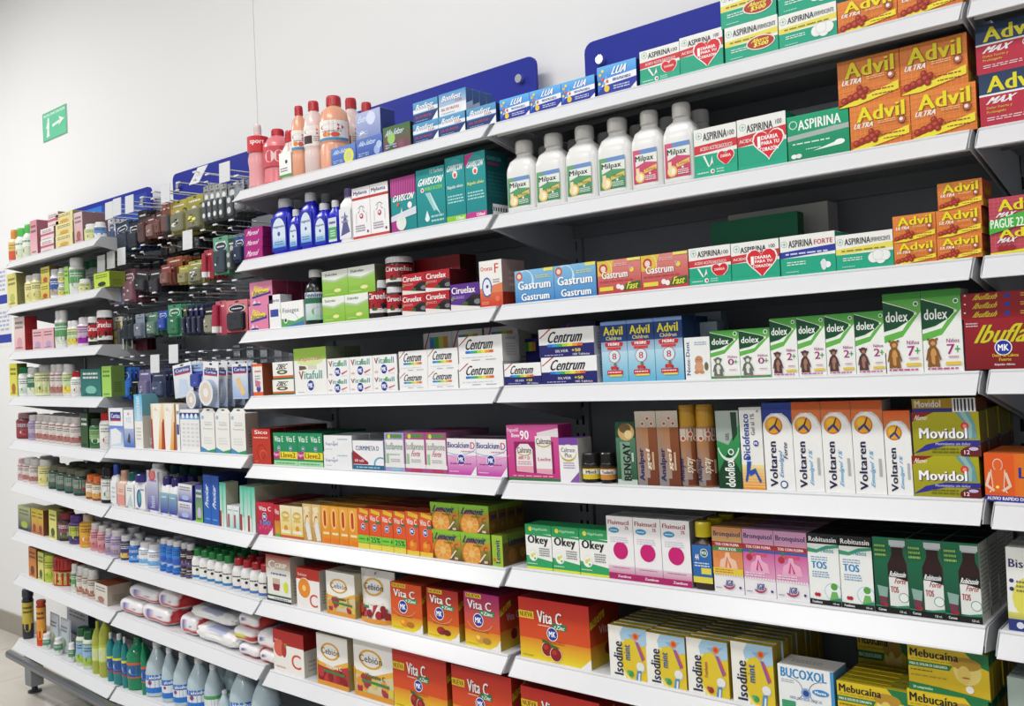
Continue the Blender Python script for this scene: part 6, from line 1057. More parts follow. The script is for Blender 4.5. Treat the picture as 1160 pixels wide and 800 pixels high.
add(k, 1013, 1113, (1036, 273), 'advilultra', 'small orange checked painkiller carton', d=0.06, n=2); add(k, 1011.5, 1112.5, (1035, 243), 'advilultra', 'small orange checked painkiller carton', d=0.06, n=2); add(k, 1062, 1113, (1088, 205), 'advilultra', 'small orange checked painkiller carton', d=0.06)
k = (4, 3); add(k, 1121, 1200, (1140, 223), 'advilmax', 'rose red twin painkiller carton with green offer band', d=0.06)
k = (3, 4)
add(k, 587, 611, (598, 384), 'silverback', 'navy vitamin carton standing behind the small one', d=0.04, yo=0.1)
add(k, 571.5, 613, (592.4, 411.5), 'silversmall', 'small white and navy vitamin carton with rainbow bar', d=0.05)
add(k, 613.5, 676.4, (645, 404), 'silver', 'large white and navy vitamin carton with rainbow bar', d=0.06); add(k, 610.5, 673, (642, 371.5), 'silver', 'large white and navy vitamin carton with rainbow bar', d=0.06); add(k, 637, 676, (656, 357), 'silverback', 'navy vitamin carton behind the large pair', d=0.04, yo=0.12, H=0.15, nobase=True)
add(k, 681.5, 774, (697, 364), 'advilkids', 'sky blue children painkiller carton', d=0.05, n=3, deep=1)
add(k, 786, 813.5, (800, 365), 'neneback', 'pale blue teething carton behind the white one', d=0.03, yo=0.07); add(k, 789, 818, (804, 345), 'neneback', 'pale blue teething carton at the very back', d=0.03, yo=0.16)
add(k, 776, 804.5, (791, 382), 'nene', 'white teething gel carton with cartoon baby animal', d=0.04)
add(k, 805, 872.5, (822, 374.4), 'dolex0', 'small green and white infant syrup carton', d=0.04, n=2); add(k, 873, 1003.5, (888.5, 360.3), 'dolex2', 'medium green and white syrup carton with brown toy', d=0.045, n=4)
add(k, 1001.5, 1090, (1021, 332), 'dolex7', 'tall green and white syrup carton with standing animal', d=0.05, n=2)
k = (4, 4)
add(k, 1093, 1200, (1130, 360.5), 'ibuflash', 'large dark red painkiller carton with yellow lettering', d=0.07)
for ty in (350.5, 340.5, 330.5): add(k, 1089, 1196, (1130, ty), 'ibuflat', 'flat dark red carton lying on the large one', d=0.06)
k = (3, 5)
add(k, 575, 633.4, (604, 481.6), 'caltrate', 'magenta twin bottle gift carton', d=0.05); add(k, 634, 655.3, (645, 496.5), 'caltrateplus', 'white and purple calcium carton', d=0.05)
add(k, 660.6, 680, (670, 514), 'darkjar', 'small black jar with yellow label', 'jar'); add(k, 680.7, 697, (689, 513.5), 'darkjar2', 'small black jar with orange label', 'jar')
add(k, 698.5, 720.5, (709.4, 478.4), 'bengay', 'green rub carton with golden picture on top', d=0.04); add(k, 721, 769.5, (732, 466), 'analper', 'bronze pain gel carton', d=0.045, n=2)
add(k, 771, 811.5, (781, 454.4), 'analperspray', 'bronze aerosol can with gold cap', 'spray', n=2)
add(k, 812.5, 838.5, (825, 465.5), 'doloflex', 'silver and green gel carton', d=0.04); add(k, 839.5, 864.5, (852, 461.5), 'diclofenaco', 'white gel carton with blue running figure', d=0.04)
add(k, 865.5, 898.4, (882, 452), 'voltforte', 'white gel carton with blue top', d=0.045); add(k, 899, 1001.5, (915.5, 451.5), 'volt', 'tall white gel carton with orange top', d=0.045, n=3); add(k, 1003, 1033, (1018, 465.5), 'volt', 'short white gel carton with orange top', d=0.045)
add(k, 1034, 1110, (1072, 517), 'movidol', 'olive joint tablet carton with blue swoosh', d=0.022, deep=8, dgap=0.003, jit=0.001); add(k, 1034, 1110, (1072, 467), 'movidol', 'olive joint tablet carton with blue swoosh', d=0.022, deep=8, dgap=0.003, jit=0.001); add(k, 1033, 1105, (1069, 450), 'movflat', 'olive carton lying on its side with barcode', d=0.07)
k = (4, 5); add(k, 1115.5, 1215, (1140, 514), 'lumbal', 'orange backache carton with outlined torso', d=0.022, deep=4)
k = (3, 6)
add(k, 596, 688.5, (611, 595), 'okey', 'green and white effervescent carton', d=0.05, n=3, gap=0.0015)
add(k, 688.5, 782, (703, 585.5), 'fluimucil', 'white carton with magenta disc', d=0.05, n=3, deep=3, dgap=0.004)
add(k, 783.5, 807, (795, 592), 'cough', 'brown cough syrup bottle with yellow cap', 'bottle', deep=2)
add(k, 808, 841.5, (825, 598), 'bronad', 'orange chest cough carton', d=0.05, deep=3, dgap=0.003); add(k, 842.5, 915, (860, 600.5), 'bronni', 'pink childrens cough carton', d=0.05, n=2, deep=3, dgap=0.003)
add(k, 916, 988.5, (933, 605.5), 'robkids', 'white and black childrens cough carton', d=0.055, n=2, deep=3, dgap=0.003); add(k, 990.5, 1110, (1010, 609.5), 'robforte', 'dark green cough carton with bottle picture', d=0.055, n=3, deep=3, dgap=0.003)
k = (4, 6); add(k, 1141, 1195, (1150, 620.5), 'bisolvon', 'white and yellow cough carton with blue foot', d=0.05, deep=1)
k = (3, 7)
add(k, 589, 668, (628, 682), 'vitabig', 'large red and yellow vitamin carton with strawberries', d=0.11)
for i, (a, b, tx, ty) in enumerate(((690.5, 733, 711, 711), (732.5, 776.5, 753, 719.5), (779, 825, 801, 725.5), (829.5, 876.5, 853, 730))):
    add(k, a, b, (tx, ty), 'isodframb' if i == 2 else 'isodmint', 'yellow throat lozenge carton', d=0.017, deep=10, dgap=0.004, jit=0.0015, group='yellow throat lozenge cartons')
add(k, 882.5, 945, (913, 757), 'bucoxol', 'white throat carton with blue lettering', d=0.06)
add(k, 949.5, 1028.5, (988, 778), 'mebucaina', 'yellow throat tablet carton', d=0.018, deep=5, dgap=0.003, jit=0.001); add(k, 975, 1030, (1002, 751), 'mebucaina', 'yellow throat tablet carton at the back', d=0.018, yo=0.15, deep=5, dgap=0.003, H=0.125, nobase=True)
add(k, 1029.5, 1120.5, (1075, 788), 'mebucaina', 'large yellow throat tablet carton', d=0.018, deep=7, dgap=0.003, jit=0.001); add(k, 1029.5, 1120.5, (1075, 737), 'mebucaina', 'large yellow throat tablet carton', d=0.018, deep=7, dgap=0.003, jit=0.001)
k = (4, 7); add(k, 1143, 1195, (1150, 768), 'greytop', 'greyish green carton', d=0.03, deep=4)
k = (3, 8); add(k, 592, 680, (630, 786), 'vitabig', 'large red and yellow vitamin carton with strawberries', d=0.11)
add(k, 700, 800, (740, 830), 'vitabig', 'large red and yellow vitamin carton with strawberries', d=0.11)

# ================================================================== middle bay goods
k = (2, 1)
add(k, 280.5, 297, (289, 137), 'squeeze', 'red sports drink squeeze bottle', 'bottle'); add(k, 298, 322, (310, 141), 'redbaby', 'red bottle with white pear picture', 'bottle'); add(k, 315.5, 330, (326, 146), 'smalllabel', 'small bottle with white label and red cap', 'bottle')
add(k, 330, 343.5, (339, 116), 'syrupbottle', 'orange serum bottle with red cap', 'bottle'); add(k, 344, 361.5, (354, 110), 'syruppale', 'pale pink serum bottle with red cap', 'bottle'); add(k, 362, 387, (373, 103.5), 'syrupbottle', 'large orange serum bottle with red cap', 'bottle')
add(k, 386, 405, (392, 108), 'syruppale', 'pale serum bottle behind the blue cartons', 'bottle', yo=0.11); add(k, 405, 422, (411, 113), 'syruppale', 'pale serum bottle behind the tall blue carton', 'bottle', yo=0.12); add(k, 421, 437, (427, 119), 'syruppale', 'pale serum bottle furthest behind the cartons', 'bottle', yo=0.13)
add(k, 375, 403, (388.5, 165.5), 'alkablue', 'blue effervescent carton with yellow spot', d=0.05, nobase=True); add(k, 403.5, 433, (418, 155), 'alkablue2', 'blue effervescent carton with pale tablets', d=0.05, nobase=True); add(k, 403, 431, (418, 125), 'alkatall', 'pale blue effervescent carton', d=0.05); add(k, 434, 465, (450, 141), 'alkagreen', 'green effervescent carton', d=0.05)
add(k, 468, 527.5, (481.4, 138), 'bonfiest', 'blue hangover relief carton', d=0.04, n=2); add(k, 468, 496, (481.4, 113.5), 'bonfiest', 'blue hangover relief carton', d=0.04); add(k, 497, 528, (513, 103), 'bonfwhite', 'white and blue hangover relief carton', d=0.022, deep=3)
add(k, 528.5, 562, (545, 120), 'bonfiest', 'blue hangover relief carton by the bay joint', d=0.04)
k = (2, 2)
for ty in (280, 269, 257.5): add(k, 277, 297.5, (289, ty), 'mareol', 'magenta carton lying in a stack', d=0.06, group='magenta stacked cartons')
add(k, 305.6, 326, (316, 224.5), 'magnesia', 'large blue magnesia bottle', 'bottle'); add(k, 326.5, 337.5, (332, 237), 'magnesia', 'slim blue magnesia bottle', 'bottle'); add(k, 338, 354.5, (347, 217.5), 'magnesia', 'tall blue magnesia bottle', 'bottle'); add(k, 355, 370, (362, 230), 'magnesia', 'blue magnesia bottle beside the green labelled one', 'bottle'); add(k, 371, 382, (377, 226.5), 'magnesiagreen', 'blue magnesia bottle with green label', 'bottle')
add(k, 327, 340, (333, 226), 'magnesia', 'blue magnesia bottle in second row, left', 'bottle', yo=0.06); add(k, 358, 371, (364, 219), 'magnesia', 'blue magnesia bottle in second row, right', 'bottle', yo=0.06)
add(k, 383, 398.5, (390, 213), 'whitegel', 'white antacid bottle with violet cap', 'bottle'); add(k, 399.5, 440.5, (409, 212), 'mylanta', 'white and grey antacid carton with red stripe', d=0.05, n=2)
add(k, 443, 471.5, (458, 200), 'gav0', 'pink and teal heartburn carton', d=0.07); add(k, 472, 504.5, (488.6, 190), 'gav1', 'teal heartburn carton with silver sachet fan', d=0.07); add(k, 505, 527, (516, 177), 'gav2', 'tall teal heartburn carton with lime foot', d=0.08); add(k, 527.5, 550.5, (539, 172), 'gav3', 'tall teal heartburn carton with pink foot', d=0.08)
k = (2, 3)
add(k, 282, 304, (293, 346), 'biobacter', 'pink sachet carton with yellow lettering', d=0.05); add(k, 283, 308.5, (296, 319), 'biobacter', 'pink sachet carton with yellow lettering', d=0.05, deep=2)
add(k, 305, 318, (311.6, 334), 'whiteslim', 'slim white carton with blue square', d=0.04); add(k, 318.5, 344, (332, 341), 'fisiogex', 'white carton with green and blue waves', d=0.05, deep=1); add(k, 345.5, 365, (355, 304), 'enterosol', 'dark syrup bottle with white cap', 'bottle')
add(k, 365.5, 417.5, (379, 336), 'dulcolax', 'lime green laxative carton', d=0.06, n=2); add(k, 365, 425, (380, 306), 'dulcolax', 'lime green laxative carton', d=0.06, n=2, deep=1)
add(k, 418, 438, (427, 317), 'ciruejar', 'black prune jar with white lid', 'jar'); add(k, 438.5, 455, (446, 324), 'ciruejar', 'small black prune jar with white lid', 'jar'); add(k, 437, 461.5, (448, 289.5), 'ciruejar', 'black prune jar with white lid set high', 'jar', st=True)
add(k, 455.5, 509.5, (469, 333), 'ciruelax', 'red prune tablet carton', d=0.06, n=2); add(k, 455.5, 509.5, (469, 309.5), 'ciruelax', 'red prune tablet carton', d=0.06, n=2)
add(k, 470, 522, (484, 289), 'cirback', 'dark red carton in the back row', d=0.06, yo=0.075, n=2, H=0.143, nobase=True); add(k, 510.5, 543.5, (527.6, 321), 'ciruelaxp', 'purple prune tablet carton', d=0.06); add(k, 543.5, 569, (556, 295), 'ororax', 'white and orange tonic carton', d=0.08)
k = (2, 4)
add(k, 285.5, 297.5, (291.7, 412.5), 'orangebox', 'narrow white and orange bandage carton', d=0.05); add(k, 309, 333, (321, 430), 'zbec', 'white vitamin carton with brown oval', d=0.05); add(k, 309, 332, (321, 410), 'zbec', 'white vitamin carton with brown oval', d=0.05, deep=2)
add(k, 333.5, 370, (351, 394), 'vitafullesp', 'tall white and lime multivitamin carton', d=0.06, deep=1)
add(k, 371, 450.5, (384, 428), 'vitafull', 'small white multivitamin carton', d=0.05, n=3); add(k, 371, 450, (384, 406), 'vitafull', 'small white multivitamin carton', d=0.05, n=3)
add(k, 452.5, 519, (469, 422), 'centrum', 'white vitamin carton with rainbow bar', d=0.06, n=2); add(k, 452, 519, (469, 397.5), 'centrum', 'white vitamin carton with rainbow bar', d=0.06, n=2)
add(k, 520, 570, (545, 411), 'centrum', 'large white vitamin carton with rainbow bar', d=0.06); add(k, 519.5, 569, (544, 380.5), 'centrum', 'large white vitamin carton with rainbow bar', d=0.06)
add(k, 481, 548, (498, 375), 'centrumback', 'grey vitamin carton with coloured squares', d=0.05, yo=0.075, n=2, H=0.16, nobase=True); add(k, 550, 588, (568, 366), 'centrumback', 'grey vitamin carton with coloured squares', d=0.05, yo=0.075, H=0.165, nobase=True)
k = (2, 5)
add(k, 286, 306.5, (296, 486), 'sico', 'red and orange carton', d=0.05, deep=3); add(k, 310, 365.5, (323, 490.5), 'vitaegreen', 'green vitamin twin pack with yellow band', d=0.05, n=2, deep=2)
add(k, 367, 398.5, (383, 512), 'supragel', 'low white gel carton', d=0.06); add(k, 367, 398.5, (383, 493), 'supragel', 'low white gel carton', d=0.06, deep=1); add(k, 400, 434.5, (417, 499.5), 'curmi', 'white turmeric carton with red corner', d=0.06)
add(k, 436, 458, (446.5, 490.5), 'isofla', 'lilac and white isoflavone carton', d=0.05, deep=2); add(k, 459, 506, (471.4, 490), 'isoflaf', 'purple and white isoflavone carton', d=0.05, n=2, deep=2); add(k, 507, 574, (523, 497), 'biocalcium', 'pink and white calcium carton', d=0.06, n=2, deep=1)
k = (2, 6)
add(k, 291, 310.5, (300, 569.5), 'vitacrose', 'crimson vitamin carton', d=0.06, deep=2); add(k, 311, 317, (314, 572), 'redyellow', 'narrow red and yellow carton', d=0.06, deep=2); add(k, 317.5, 343, (324, 573), 'cream', 'cream and yellow carton', d=0.04, n=2, deep=3); add(k, 343.5, 363.5, (348.5, 571), 'bonebox', 'tan carton with bone picture', d=0.05, n=2, deep=3)
add(k, 364, 405, (369, 573), 'ampoule', 'orange ampoule carton', d=0.04, n=4, deep=4); add(k, 405.5, 459.5, (419, 576.5), 'vitacpromo', 'orange vitamin twin pack with green offer band', d=0.05, n=2, deep=3); add(k, 460, 490.5, (475, 580.5), 'vitacor', 'orange vitamin twin pack with orange fruit', d=0.05, deep=3)
add(k, 490.5, 555.5, (507, 601), 'lemovit', 'green and brown effervescent carton', d=0.03, n=2, deep=4); add(k, 488, 553.5, (504.5, 570), 'lemovit', 'green and brown effervescent carton', d=0.03, n=2, deep=3); add(k, 557.5, 569.5, (563.5, 607), 'lemovitend', 'green effervescent carton seen end on', d=0.1, yo=0.0)
k = (2, 7)
add(k, 302, 329, (316, 630), 'cgrip', 'white and red cold relief carton with window', d=0.05); add(k, 336, 362, (349, 645), 'cnature', 'white and red vitamin carton with orange', d=0.04, deep=1); add(k, 370, 402, (386.6, 649.5), 'cebiontrop', 'white vitamin carton with tropical fruit', d=0.04, deep=2)
add(k, 402.5, 440, (421, 648.5), 'cebpouch', 'white vitamin pouch with strawberries', 'pouch', d=0.05); add(k, 443, 478, (460.7, 662), 'vitaor', 'orange and yellow vitamin carton', d=0.06, deep=2); add(k, 484, 519.5, (502, 668.5), 'vitafr', 'maroon and yellow vitamin carton', d=0.06, deep=1); add(k, 526.5, 566, (545, 673), 'vitapu', 'purple and yellow vitamin carton', d=0.08, deep=1)
k = (2, 8)
add(k, 310, 344, (327, 716.5), 'cbox', 'red and white vitamin carton with big letter C', d=0.07); add(k, 359.5, 394, (377, 721), 'cebion', 'white vitamin carton with red berries', d=0.05); add(k, 401.5, 445, (423.4, 728), 'cebiontrop', 'white vitamin carton with tropical fruit', d=0.05)
add(k, 446, 506, (474, 741.5), 'vitabig', 'large red and yellow vitamin carton with strawberries', d=0.1); add(k, 513, 580, (546, 761), 'vitabig', 'large red and yellow vitamin carton with strawberries', d=0.1)

# ================================================================== hook bay shelves
k = (1, 5)
add(k, 123.5, 139.5, (132, 462.5), 'cottoncard', 'white and blue plaster carton', d=0.04); add(k, 140.5, 151.5, (147, 464.5), 'gauzecard', 'narrow white and blue carton', d=0.04); add(k, 152.5, 161.5, (157, 447), 'tallcyan', 'tall white and cyan carton', d=0.06)
add(k, 171.5, 198, (178, 457.5), 'creamtube', 'white cream carton with orange stripes', d=0.04, n=2); add(k, 200, 203.5, (202, 458), 'whiteslim', 'very slim white carton', d=0.04); add(k, 204.5, 226, (215, 464), 'swabcard', 'white swab carton with blue band', d=0.04)
add(k, 227.5, 278, (235, 462.8), 'pacifier', 'white carton with green foot and hang tab', d=0.045, n=3, gap=0.004, group='white hang tab cartons')
k = (1, 6)
add(k, 125, 132, (129, 527), 'whiteblueneck', 'white bottle with blue neck', 'bottle'); add(k, 132.5, 141.5, (137, 533.5), 'lotionpeach', 'peach lotion bottle', 'bottle'); add(k, 142, 152, (146.6, 535), 'whiteteal', 'white bottle with dark teal cap', 'bottle'); add(k, 152.5, 165, (158.8, 537), 'lotioncap', 'white lotion bottle with violet cap', 'bottle'); add(k, 166, 179.5, (172, 525.5), 'lubriderm', 'tall white and violet lotion bottle with pink sticker', 'bottle')
add(k, 181, 200.5, (186, 541), 'lubrismall', 'small white and violet lotion bottle', 'bottle', n=2, deep=1); add(k, 202, 217.5, (210, 569), 'lubribox', 'white and violet cream carton', d=0.05); add(k, 202, 217.5, (210, 549), 'lubribox', 'white and violet cream carton', d=0.05); add(k, 221.5, 229.5, (226, 549), 'purplegreen', 'narrow violet and green carton', d=0.05)
add(k, 230.5, 248, (240, 539), 'procicar', 'bright blue carton with twin white lettering', d=0.05, deep=1); add(k, 249, 256, (252.8, 547), 'mintslim', 'tall slim mint carton', d=0.045); add(k, 257.5, 271, (261, 573), 'mintsmall', 'small pale mint carton', d=0.04, n=2); add(k, 272, 289, (276.4, 551), 'mintslim', 'tall slim mint carton beside the crimson carton', d=0.05, n=2, deep=2)
add(k, 168, 222, (174, 529), 'whiteteal', 'white bottle in the shaded back row', 'bottle', yo=0.15, n=5, H=0.135, nobase=True)
k = (1, 7)
add(k, 125, 135.5, (130, 602.6), 'lilacvit', 'lilac vitamin bottle with white cap', 'jar', deep=1); add(k, 136, 145, (141, 608.5), 'navyvit', 'navy and white vitamin bottle', 'jar', deep=1); add(k, 145.5, 156, (150, 614), 'bluecream', 'blue and white cream jar', 'jar', deep=1); add(k, 157, 180, (162, 616), 'whiteblue', 'white jar with blue foot', 'jar', n=2, deep=2, gap=0.002)
add(k, 181, 204, (185, 637.5), 'bluealcohol', 'small bright blue bottle', 'bottle', n=3, gap=0.002, group='small bright blue bottles'); add(k, 180.5, 203.5, (184, 611.5), 'bluealcohol', 'small bright blue bottle', 'bottle', st=True, n=3, gap=0.002, group='small bright blue bottles')
add(k, 204, 218, (207.5, 645), 'darkiodine', 'small dark iodine bottle', 'bottle', n=2, gap=0.002); add(k, 204, 218, (207.5, 616.5), 'darkiodine', 'small dark iodine bottle', 'bottle', st=True, n=2, gap=0.002)
add(k, 217, 262.5, (221, 623), 'peroxgreen', 'white bottle with green cap', 'bottle', n=5, deep=2, gap=0.002, group='white bottles with green caps'); add(k, 263, 304.5, (268, 634), 'peroxred', 'white bottle with red cap', 'bottle', n=4, deep=2, gap=0.002, group='white bottles with red caps')
k = (1, 8)
for a, b, ty, ds in ((133, 161, 680, ''), (158, 192, 687, '')): add(k, a, b, ((a+b)/2, ty), 'cottonbag', 'white cotton roll bag with red ends', 'bag', d=0.1, group='white cotton roll bags')
add(k, 143, 178, (160, 666), 'cottonbag', 'white cotton roll bag with red ends', 'bag', d=0.1, group='white cotton roll bags'); add(k, 177, 200, (188, 670), 'cottonbag', 'white cotton roll bag with red ends', 'bag', d=0.12, group='white cotton roll bags'); add(k, 174, 196, (184, 654), 'cottonbag', 'white cotton roll bag with red ends', 'bag', d=0.12, group='white cotton roll bags')
add(k, 188, 204, (195, 702), 'snackpack', 'small orange and yellow packet', 'bag', d=0.05); add(k, 202, 222, (214, 698), 'cottonbag', 'white cotton roll bag with red ends', 'bag', d=0.08, group='white cotton roll bags')
add(k, 218, 270, (245, 713), 'cottonballs', 'clear bag of white cotton balls', 'bag', d=0.14); add(k, 212, 266, (238, 692), 'cottonballs', 'clear bag of white cotton balls', 'bag', d=0.14)
add(k, 268, 293, (280, 731), 'endpack', 'white rolled bag with round blue mark', 'bag', d=0.09); add(k, 292, 313, (303, 738), 'endpack', 'white rolled bag with round blue mark', 'bag', d=0.09); add(k, 262, 288, (275, 711), 'levelpack', 'white rolled bag with red and yellow band', 'bag', d=0.09); add(k, 289, 312, (300, 716), 'endpack', 'white rolled bag with round blue mark', 'bag', d=0.09); add(k, 268, 292, (280, 695), 'endpack', 'white rolled bag with round blue mark', 'bag', d=0.09)
k = (1, 9)
add(k, 121, 127, (124, 703), 'mouthteal', 'slim teal mouthwash bottle', 'bottle'); add(k, 128, 137.5, (132, 716), 'mouthteal', 'teal mouthwash bottle with pale cap', 'bottle'); add(k, 138, 143, (140.5, 716), 'mouthteal', 'narrow teal ribbed bottle', 'bottle'); add(k, 143.5, 159.5, (151, 706), 'mouthgreen', 'big green mouthwash bottle', 'bottle'); add(k, 160, 164, (162, 712), 'mouthgreen', 'green bottle beside the alcohol', 'bottle')
add(k, 164.5, 182, (173, 712), 'alcohol', 'big clear alcohol bottle with blue label', 'bottle'); add(k, 183, 195, (189, 722), 'alcohol', 'clear alcohol bottle', 'bottle'); add(k, 196, 211.5, (204, 744), 'alcohol', 'clear alcohol bottle with white cap', 'bottle', deep=1); add(k, 212, 231, (220, 751), 'alcohol', 'clear alcohol bottle with white cap', 'bottle', deep=1)
add(k, 231.5, 246.5, (238, 757), 'alcoholgreen', 'clear alcohol bottle with green stripe', 'bottle', deep=1); add(k, 247, 258, (252, 786), 'alcohol', 'small clear alcohol bottle', 'bottle'); add(k, 260, 284, (271, 758), 'alcohol', 'big clear alcohol bottle', 'bottle'); add(k, 285, 308, (296, 766), 'alcohol', 'big clear alcohol bottle', 'bottle')

# ================================================================== far left bay goods
plain('pinkbox', 'D890A0', 'ECC0C4', side='A86470'); plain('pinkstack', 'F0E8E8', 'E8D0D4', band='C86478'); plain('yelstack', 'ECE0A0', 'E8DC98', band='E8D8A8', mark='D8A838'); plain('pinktall', 'E4C8CC', 'D8A8AC', mark='A86458'); plain('yelbox', 'D8D070', 'E4DC90', mark='B8C060'); plain('limebox', 'B8D43C', 'C4DC4C', mark='203024'); plain('smallyel', 'DCD060', 'C8B850', mark='C04830'); plain('pinkwhite', 'E8D8D4', 'E8B8B8', side='B03030', mark='D8A0A8')
plain('pinklow', 'E8B0B8', 'E0B4C0', mark='B8A0C4'); plain('tealbox', '1C6058', '2C7C74', band='28706C', mark='7CC0B0'); plain('limeslim', '98C850', 'A8D868'); plain('yelthin', 'D8D440', 'E4DC58', mark='B06828'); plain('darkgreenbox', '2C4C2C', '34582C'); plain('navybox', 'B8BC88', '34385C', side='6C7058', mark='A8C040'); plain('yelred', 'D8C440', 'C07848', mark='A03C38'); plain('orangebox2', 'C87838', 'D88C48', mark='703820'); plain('yelcard', 'D8D470', 'E0DC88', mark='50602C'); plain('browncart', 'E0DCD4', 'D8D0C8', side='B8AC9C', top='A85838', mark='A87868'); plain('greybox', 'D8DEE4', '284868', side='1C2C3C')
bottle('orangespray', [(0, 0.9), (0.03, 1), (0.6, 1), (0.7, 0.7)], (0.68, 1, 0.6), lambda A: (A.R(0, 0, 1, 1, 'E8C070'), A.R(0, 0, 1, 0.5, 'D86040'), A.L(0.1, 0.6, 0.9, 0.9, 2, '8C9040')), (0.05, 0.6), 2, 'ECE4C8', 'EC9C48', wrap=0.47)
bottle('greenspray', [(0, 0.9), (0.03, 1), (0.6, 1), (0.72, 0.7)], (0.7, 1, 0.7), lambda A: (A.R(0, 0, 1, 1, 'F0F0EC'), A.R(0, 0, 1, 0.5, 'D8E0C0'), A.E(0.5, 0.3, 0.3, 0.2, '4C3C50'), A.L(0.1, 0.7, 0.9, 0.9, 1, '70A870')), (0.05, 0.6), 2, 'F0F2EC', '68D068', wrap=0.47)
pills('creamjar', 'ECECE4', 'F0F0EE', 'D8E0A8', 'E0DC90'); pills('bluewhitejar', 'F0F0F0', 'F2F2F2', '6C94C8', 'E0E8F4'); pills('yelwhite', 'E8E0A8', 'E8E8E4', 'E4DC9C', 'D8D488', mark='9C8C44'); pills('navycan', 'E8E8EC', 'E4E4E8', '3C5CA8', 'B8A8A0'); pills('greenlid', 'E8ECE8', '1F7C4C', 'E4ECE4', 'C8D8C8', lab=(0.08, 0.6)); pills('whitegreen', 'ECECEC', 'EDEDED', '5CA060', 'D8E0D0'); pills('cleargreen', 'E8E8E0', 'E8E8EA', 'C8DCA8', 'E8D058'); pills('purplebase', 'E0D4DC', 'E4E0E2', 'C8A8C8', '9C20A8'); pills('brownjar', 'D8CCC8', 'E4E0DE', 'D8D0CC', 'A87870', mark='B03C40'); pills('maroonjar', '7C3840', '9C7880', '8C5058', 'A83440', mark='D8C8C0'); pills('pinkpill', 'D8BCC0', 'D8B8BC', 'E0D0D0', 'C89CA0'); pills('darkgreenjar', '2C4038', '70705C', '8C9C90', '38685C', mark='B83040'); pills('orangecap', '9C5430', 'E8783C', 'E8E0D0', 'D8A860', mark='D87830'); pills('blackwhite', '241C20', '201C20', 'E8E8E4', 'D8DCD0', mark='4C5838'); pills('redcapwhite', 'ECECEC', 'C0282C', 'ECECE8', 'E0E0DC', mark='A83828'); pills('whitecapgreen', 'E8E8E4', 'EDEDED', '3C7858', 'D8E0D0'); pills('bigcream', 'DDE0B8', 'C8C8C8', 'D0D4A0', 'B8C070', mark='5C6838', capr=0.7); pills('redyel', 'B8302C', 'B02C28', 'D8C878', 'C8B050', mark='5C3828', capr=0.95, capz=0.55, lab=(0.05, 0.5)); pills('purplejar', '5C4080', '5C3C88', 'B8C050', '3C3C6C', mark='E0D860'); pills('darkredjar', '3C2428', '8C3038', '8C5060', '5C6040', mark='B8B8A8'); pills('honeybear', 'D8A83C', 'C8B8A0', 'E0A840', 'D89030', mark='F0ECE0', capr=0.6); pills('limetube', 'C8D850', '708C3C', 'D8DC60', 'A8C83C', mark='6C9C30', capr=0.95, capz=0.9); pills('whitecapbrown', 'D8D0C8', 'EDEDED', 'DCD4CC', 'A8705C', mark='E8E0D8'); pills('blackcanister', '2C3038', '3C4254', 'C8B84C', '34343C', mark='D8C040', capr=0.98, capz=0.84, lab=(0.06, 0.78)); pills('orangetube', 'D85828', 'C84C24', 'E8A040', 'D8481C', mark='F0C850', capr=1.0, capz=0.92, lab=(0.04, 0.9)); pills('smallgreen', 'ECECEC', 'EEEEEE', '50986C', 'E8ECE8', mark='90B89C'); pills('limegreencap', 'D8E0D8', '1F5C34', '98C0E0', 'A8C850', mark='4C7C34'); pills('greenbottle', '4C7C54', '3C4438', '88B078', '2C6838', mark='E0E8D8')
pouch('foilbag', lambda A: (A.R(0.06, 0.04, 0.94, 0.96, 'B8C4C4', 'C4D0DC'), A.E(0.5, 0.3, 0.3, 0.14, '8CA878'), A.L(0.2, 0.6, 0.8, 0.8, 2, '6C8494')), 'B8C0C8')
k = (0, 1)
add(k, 9.5, 17, (13, 259), 'orangespray', 'slim cream bottle with orange cap', 'bottle'); add(k, 17.3, 25, (21, 257), 'greenspray', 'white bottle with pale green cap', 'bottle'); add(k, 25.5, 34, (29.5, 252.5), 'greenspray', 'white bottle with bright green cap', 'bottle')
add(k, 34.5, 42, (38.5, 249.5), 'pinkbox', 'tall pink carton', d=0.06)
for ty in (271.5, 258.5): add(k, 46, 61, (53, ty), 'pinkstack', 'pale pink carton in a stack', d=0.05)
add(k, 54, 66, (60, 241), 'pinkstack', 'pale pink carton topping the stack', d=0.05)
for ty in (266, 253, 241): add(k, 63, 82.5, (72, ty), 'yelstack', 'pale yellow carton in a stack', d=0.05)
add(k, 84, 93.5, (88.7, 240.5), 'pinktall', 'tall pale pink carton with brown picture', d=0.12); add(k, 97, 108, (103, 241), 'pinktall', 'long pale pink carton behind the jars', d=0.05, yo=0.17)
add(k, 95.5, 105.5, (100.5, 252.5), 'creamjar', 'white jar with pale green label', 'jar'); add(k, 106.5, 121, (114, 249.5), 'bluewhitejar', 'white jar with blue label', 'jar', iso=True)
k = (0, 2)
add(k, 8.5, 19, (13.5, 310), 'yelbox', 'tall yellow carton', d=0.07); add(k, 28, 45.5, (32, 311), 'yelwhite', 'cream bottle with white cap', 'jar', n=2)
add(k, 46, 56, (51, 321.5), 'smallyel', 'small yellow carton', d=0.05); add(k, 46.3, 56, (51, 302.5), 'smallyel', 'small yellow carton', d=0.05); add(k, 56.5, 65, (61, 304), 'navycan', 'white and blue can', 'jar')
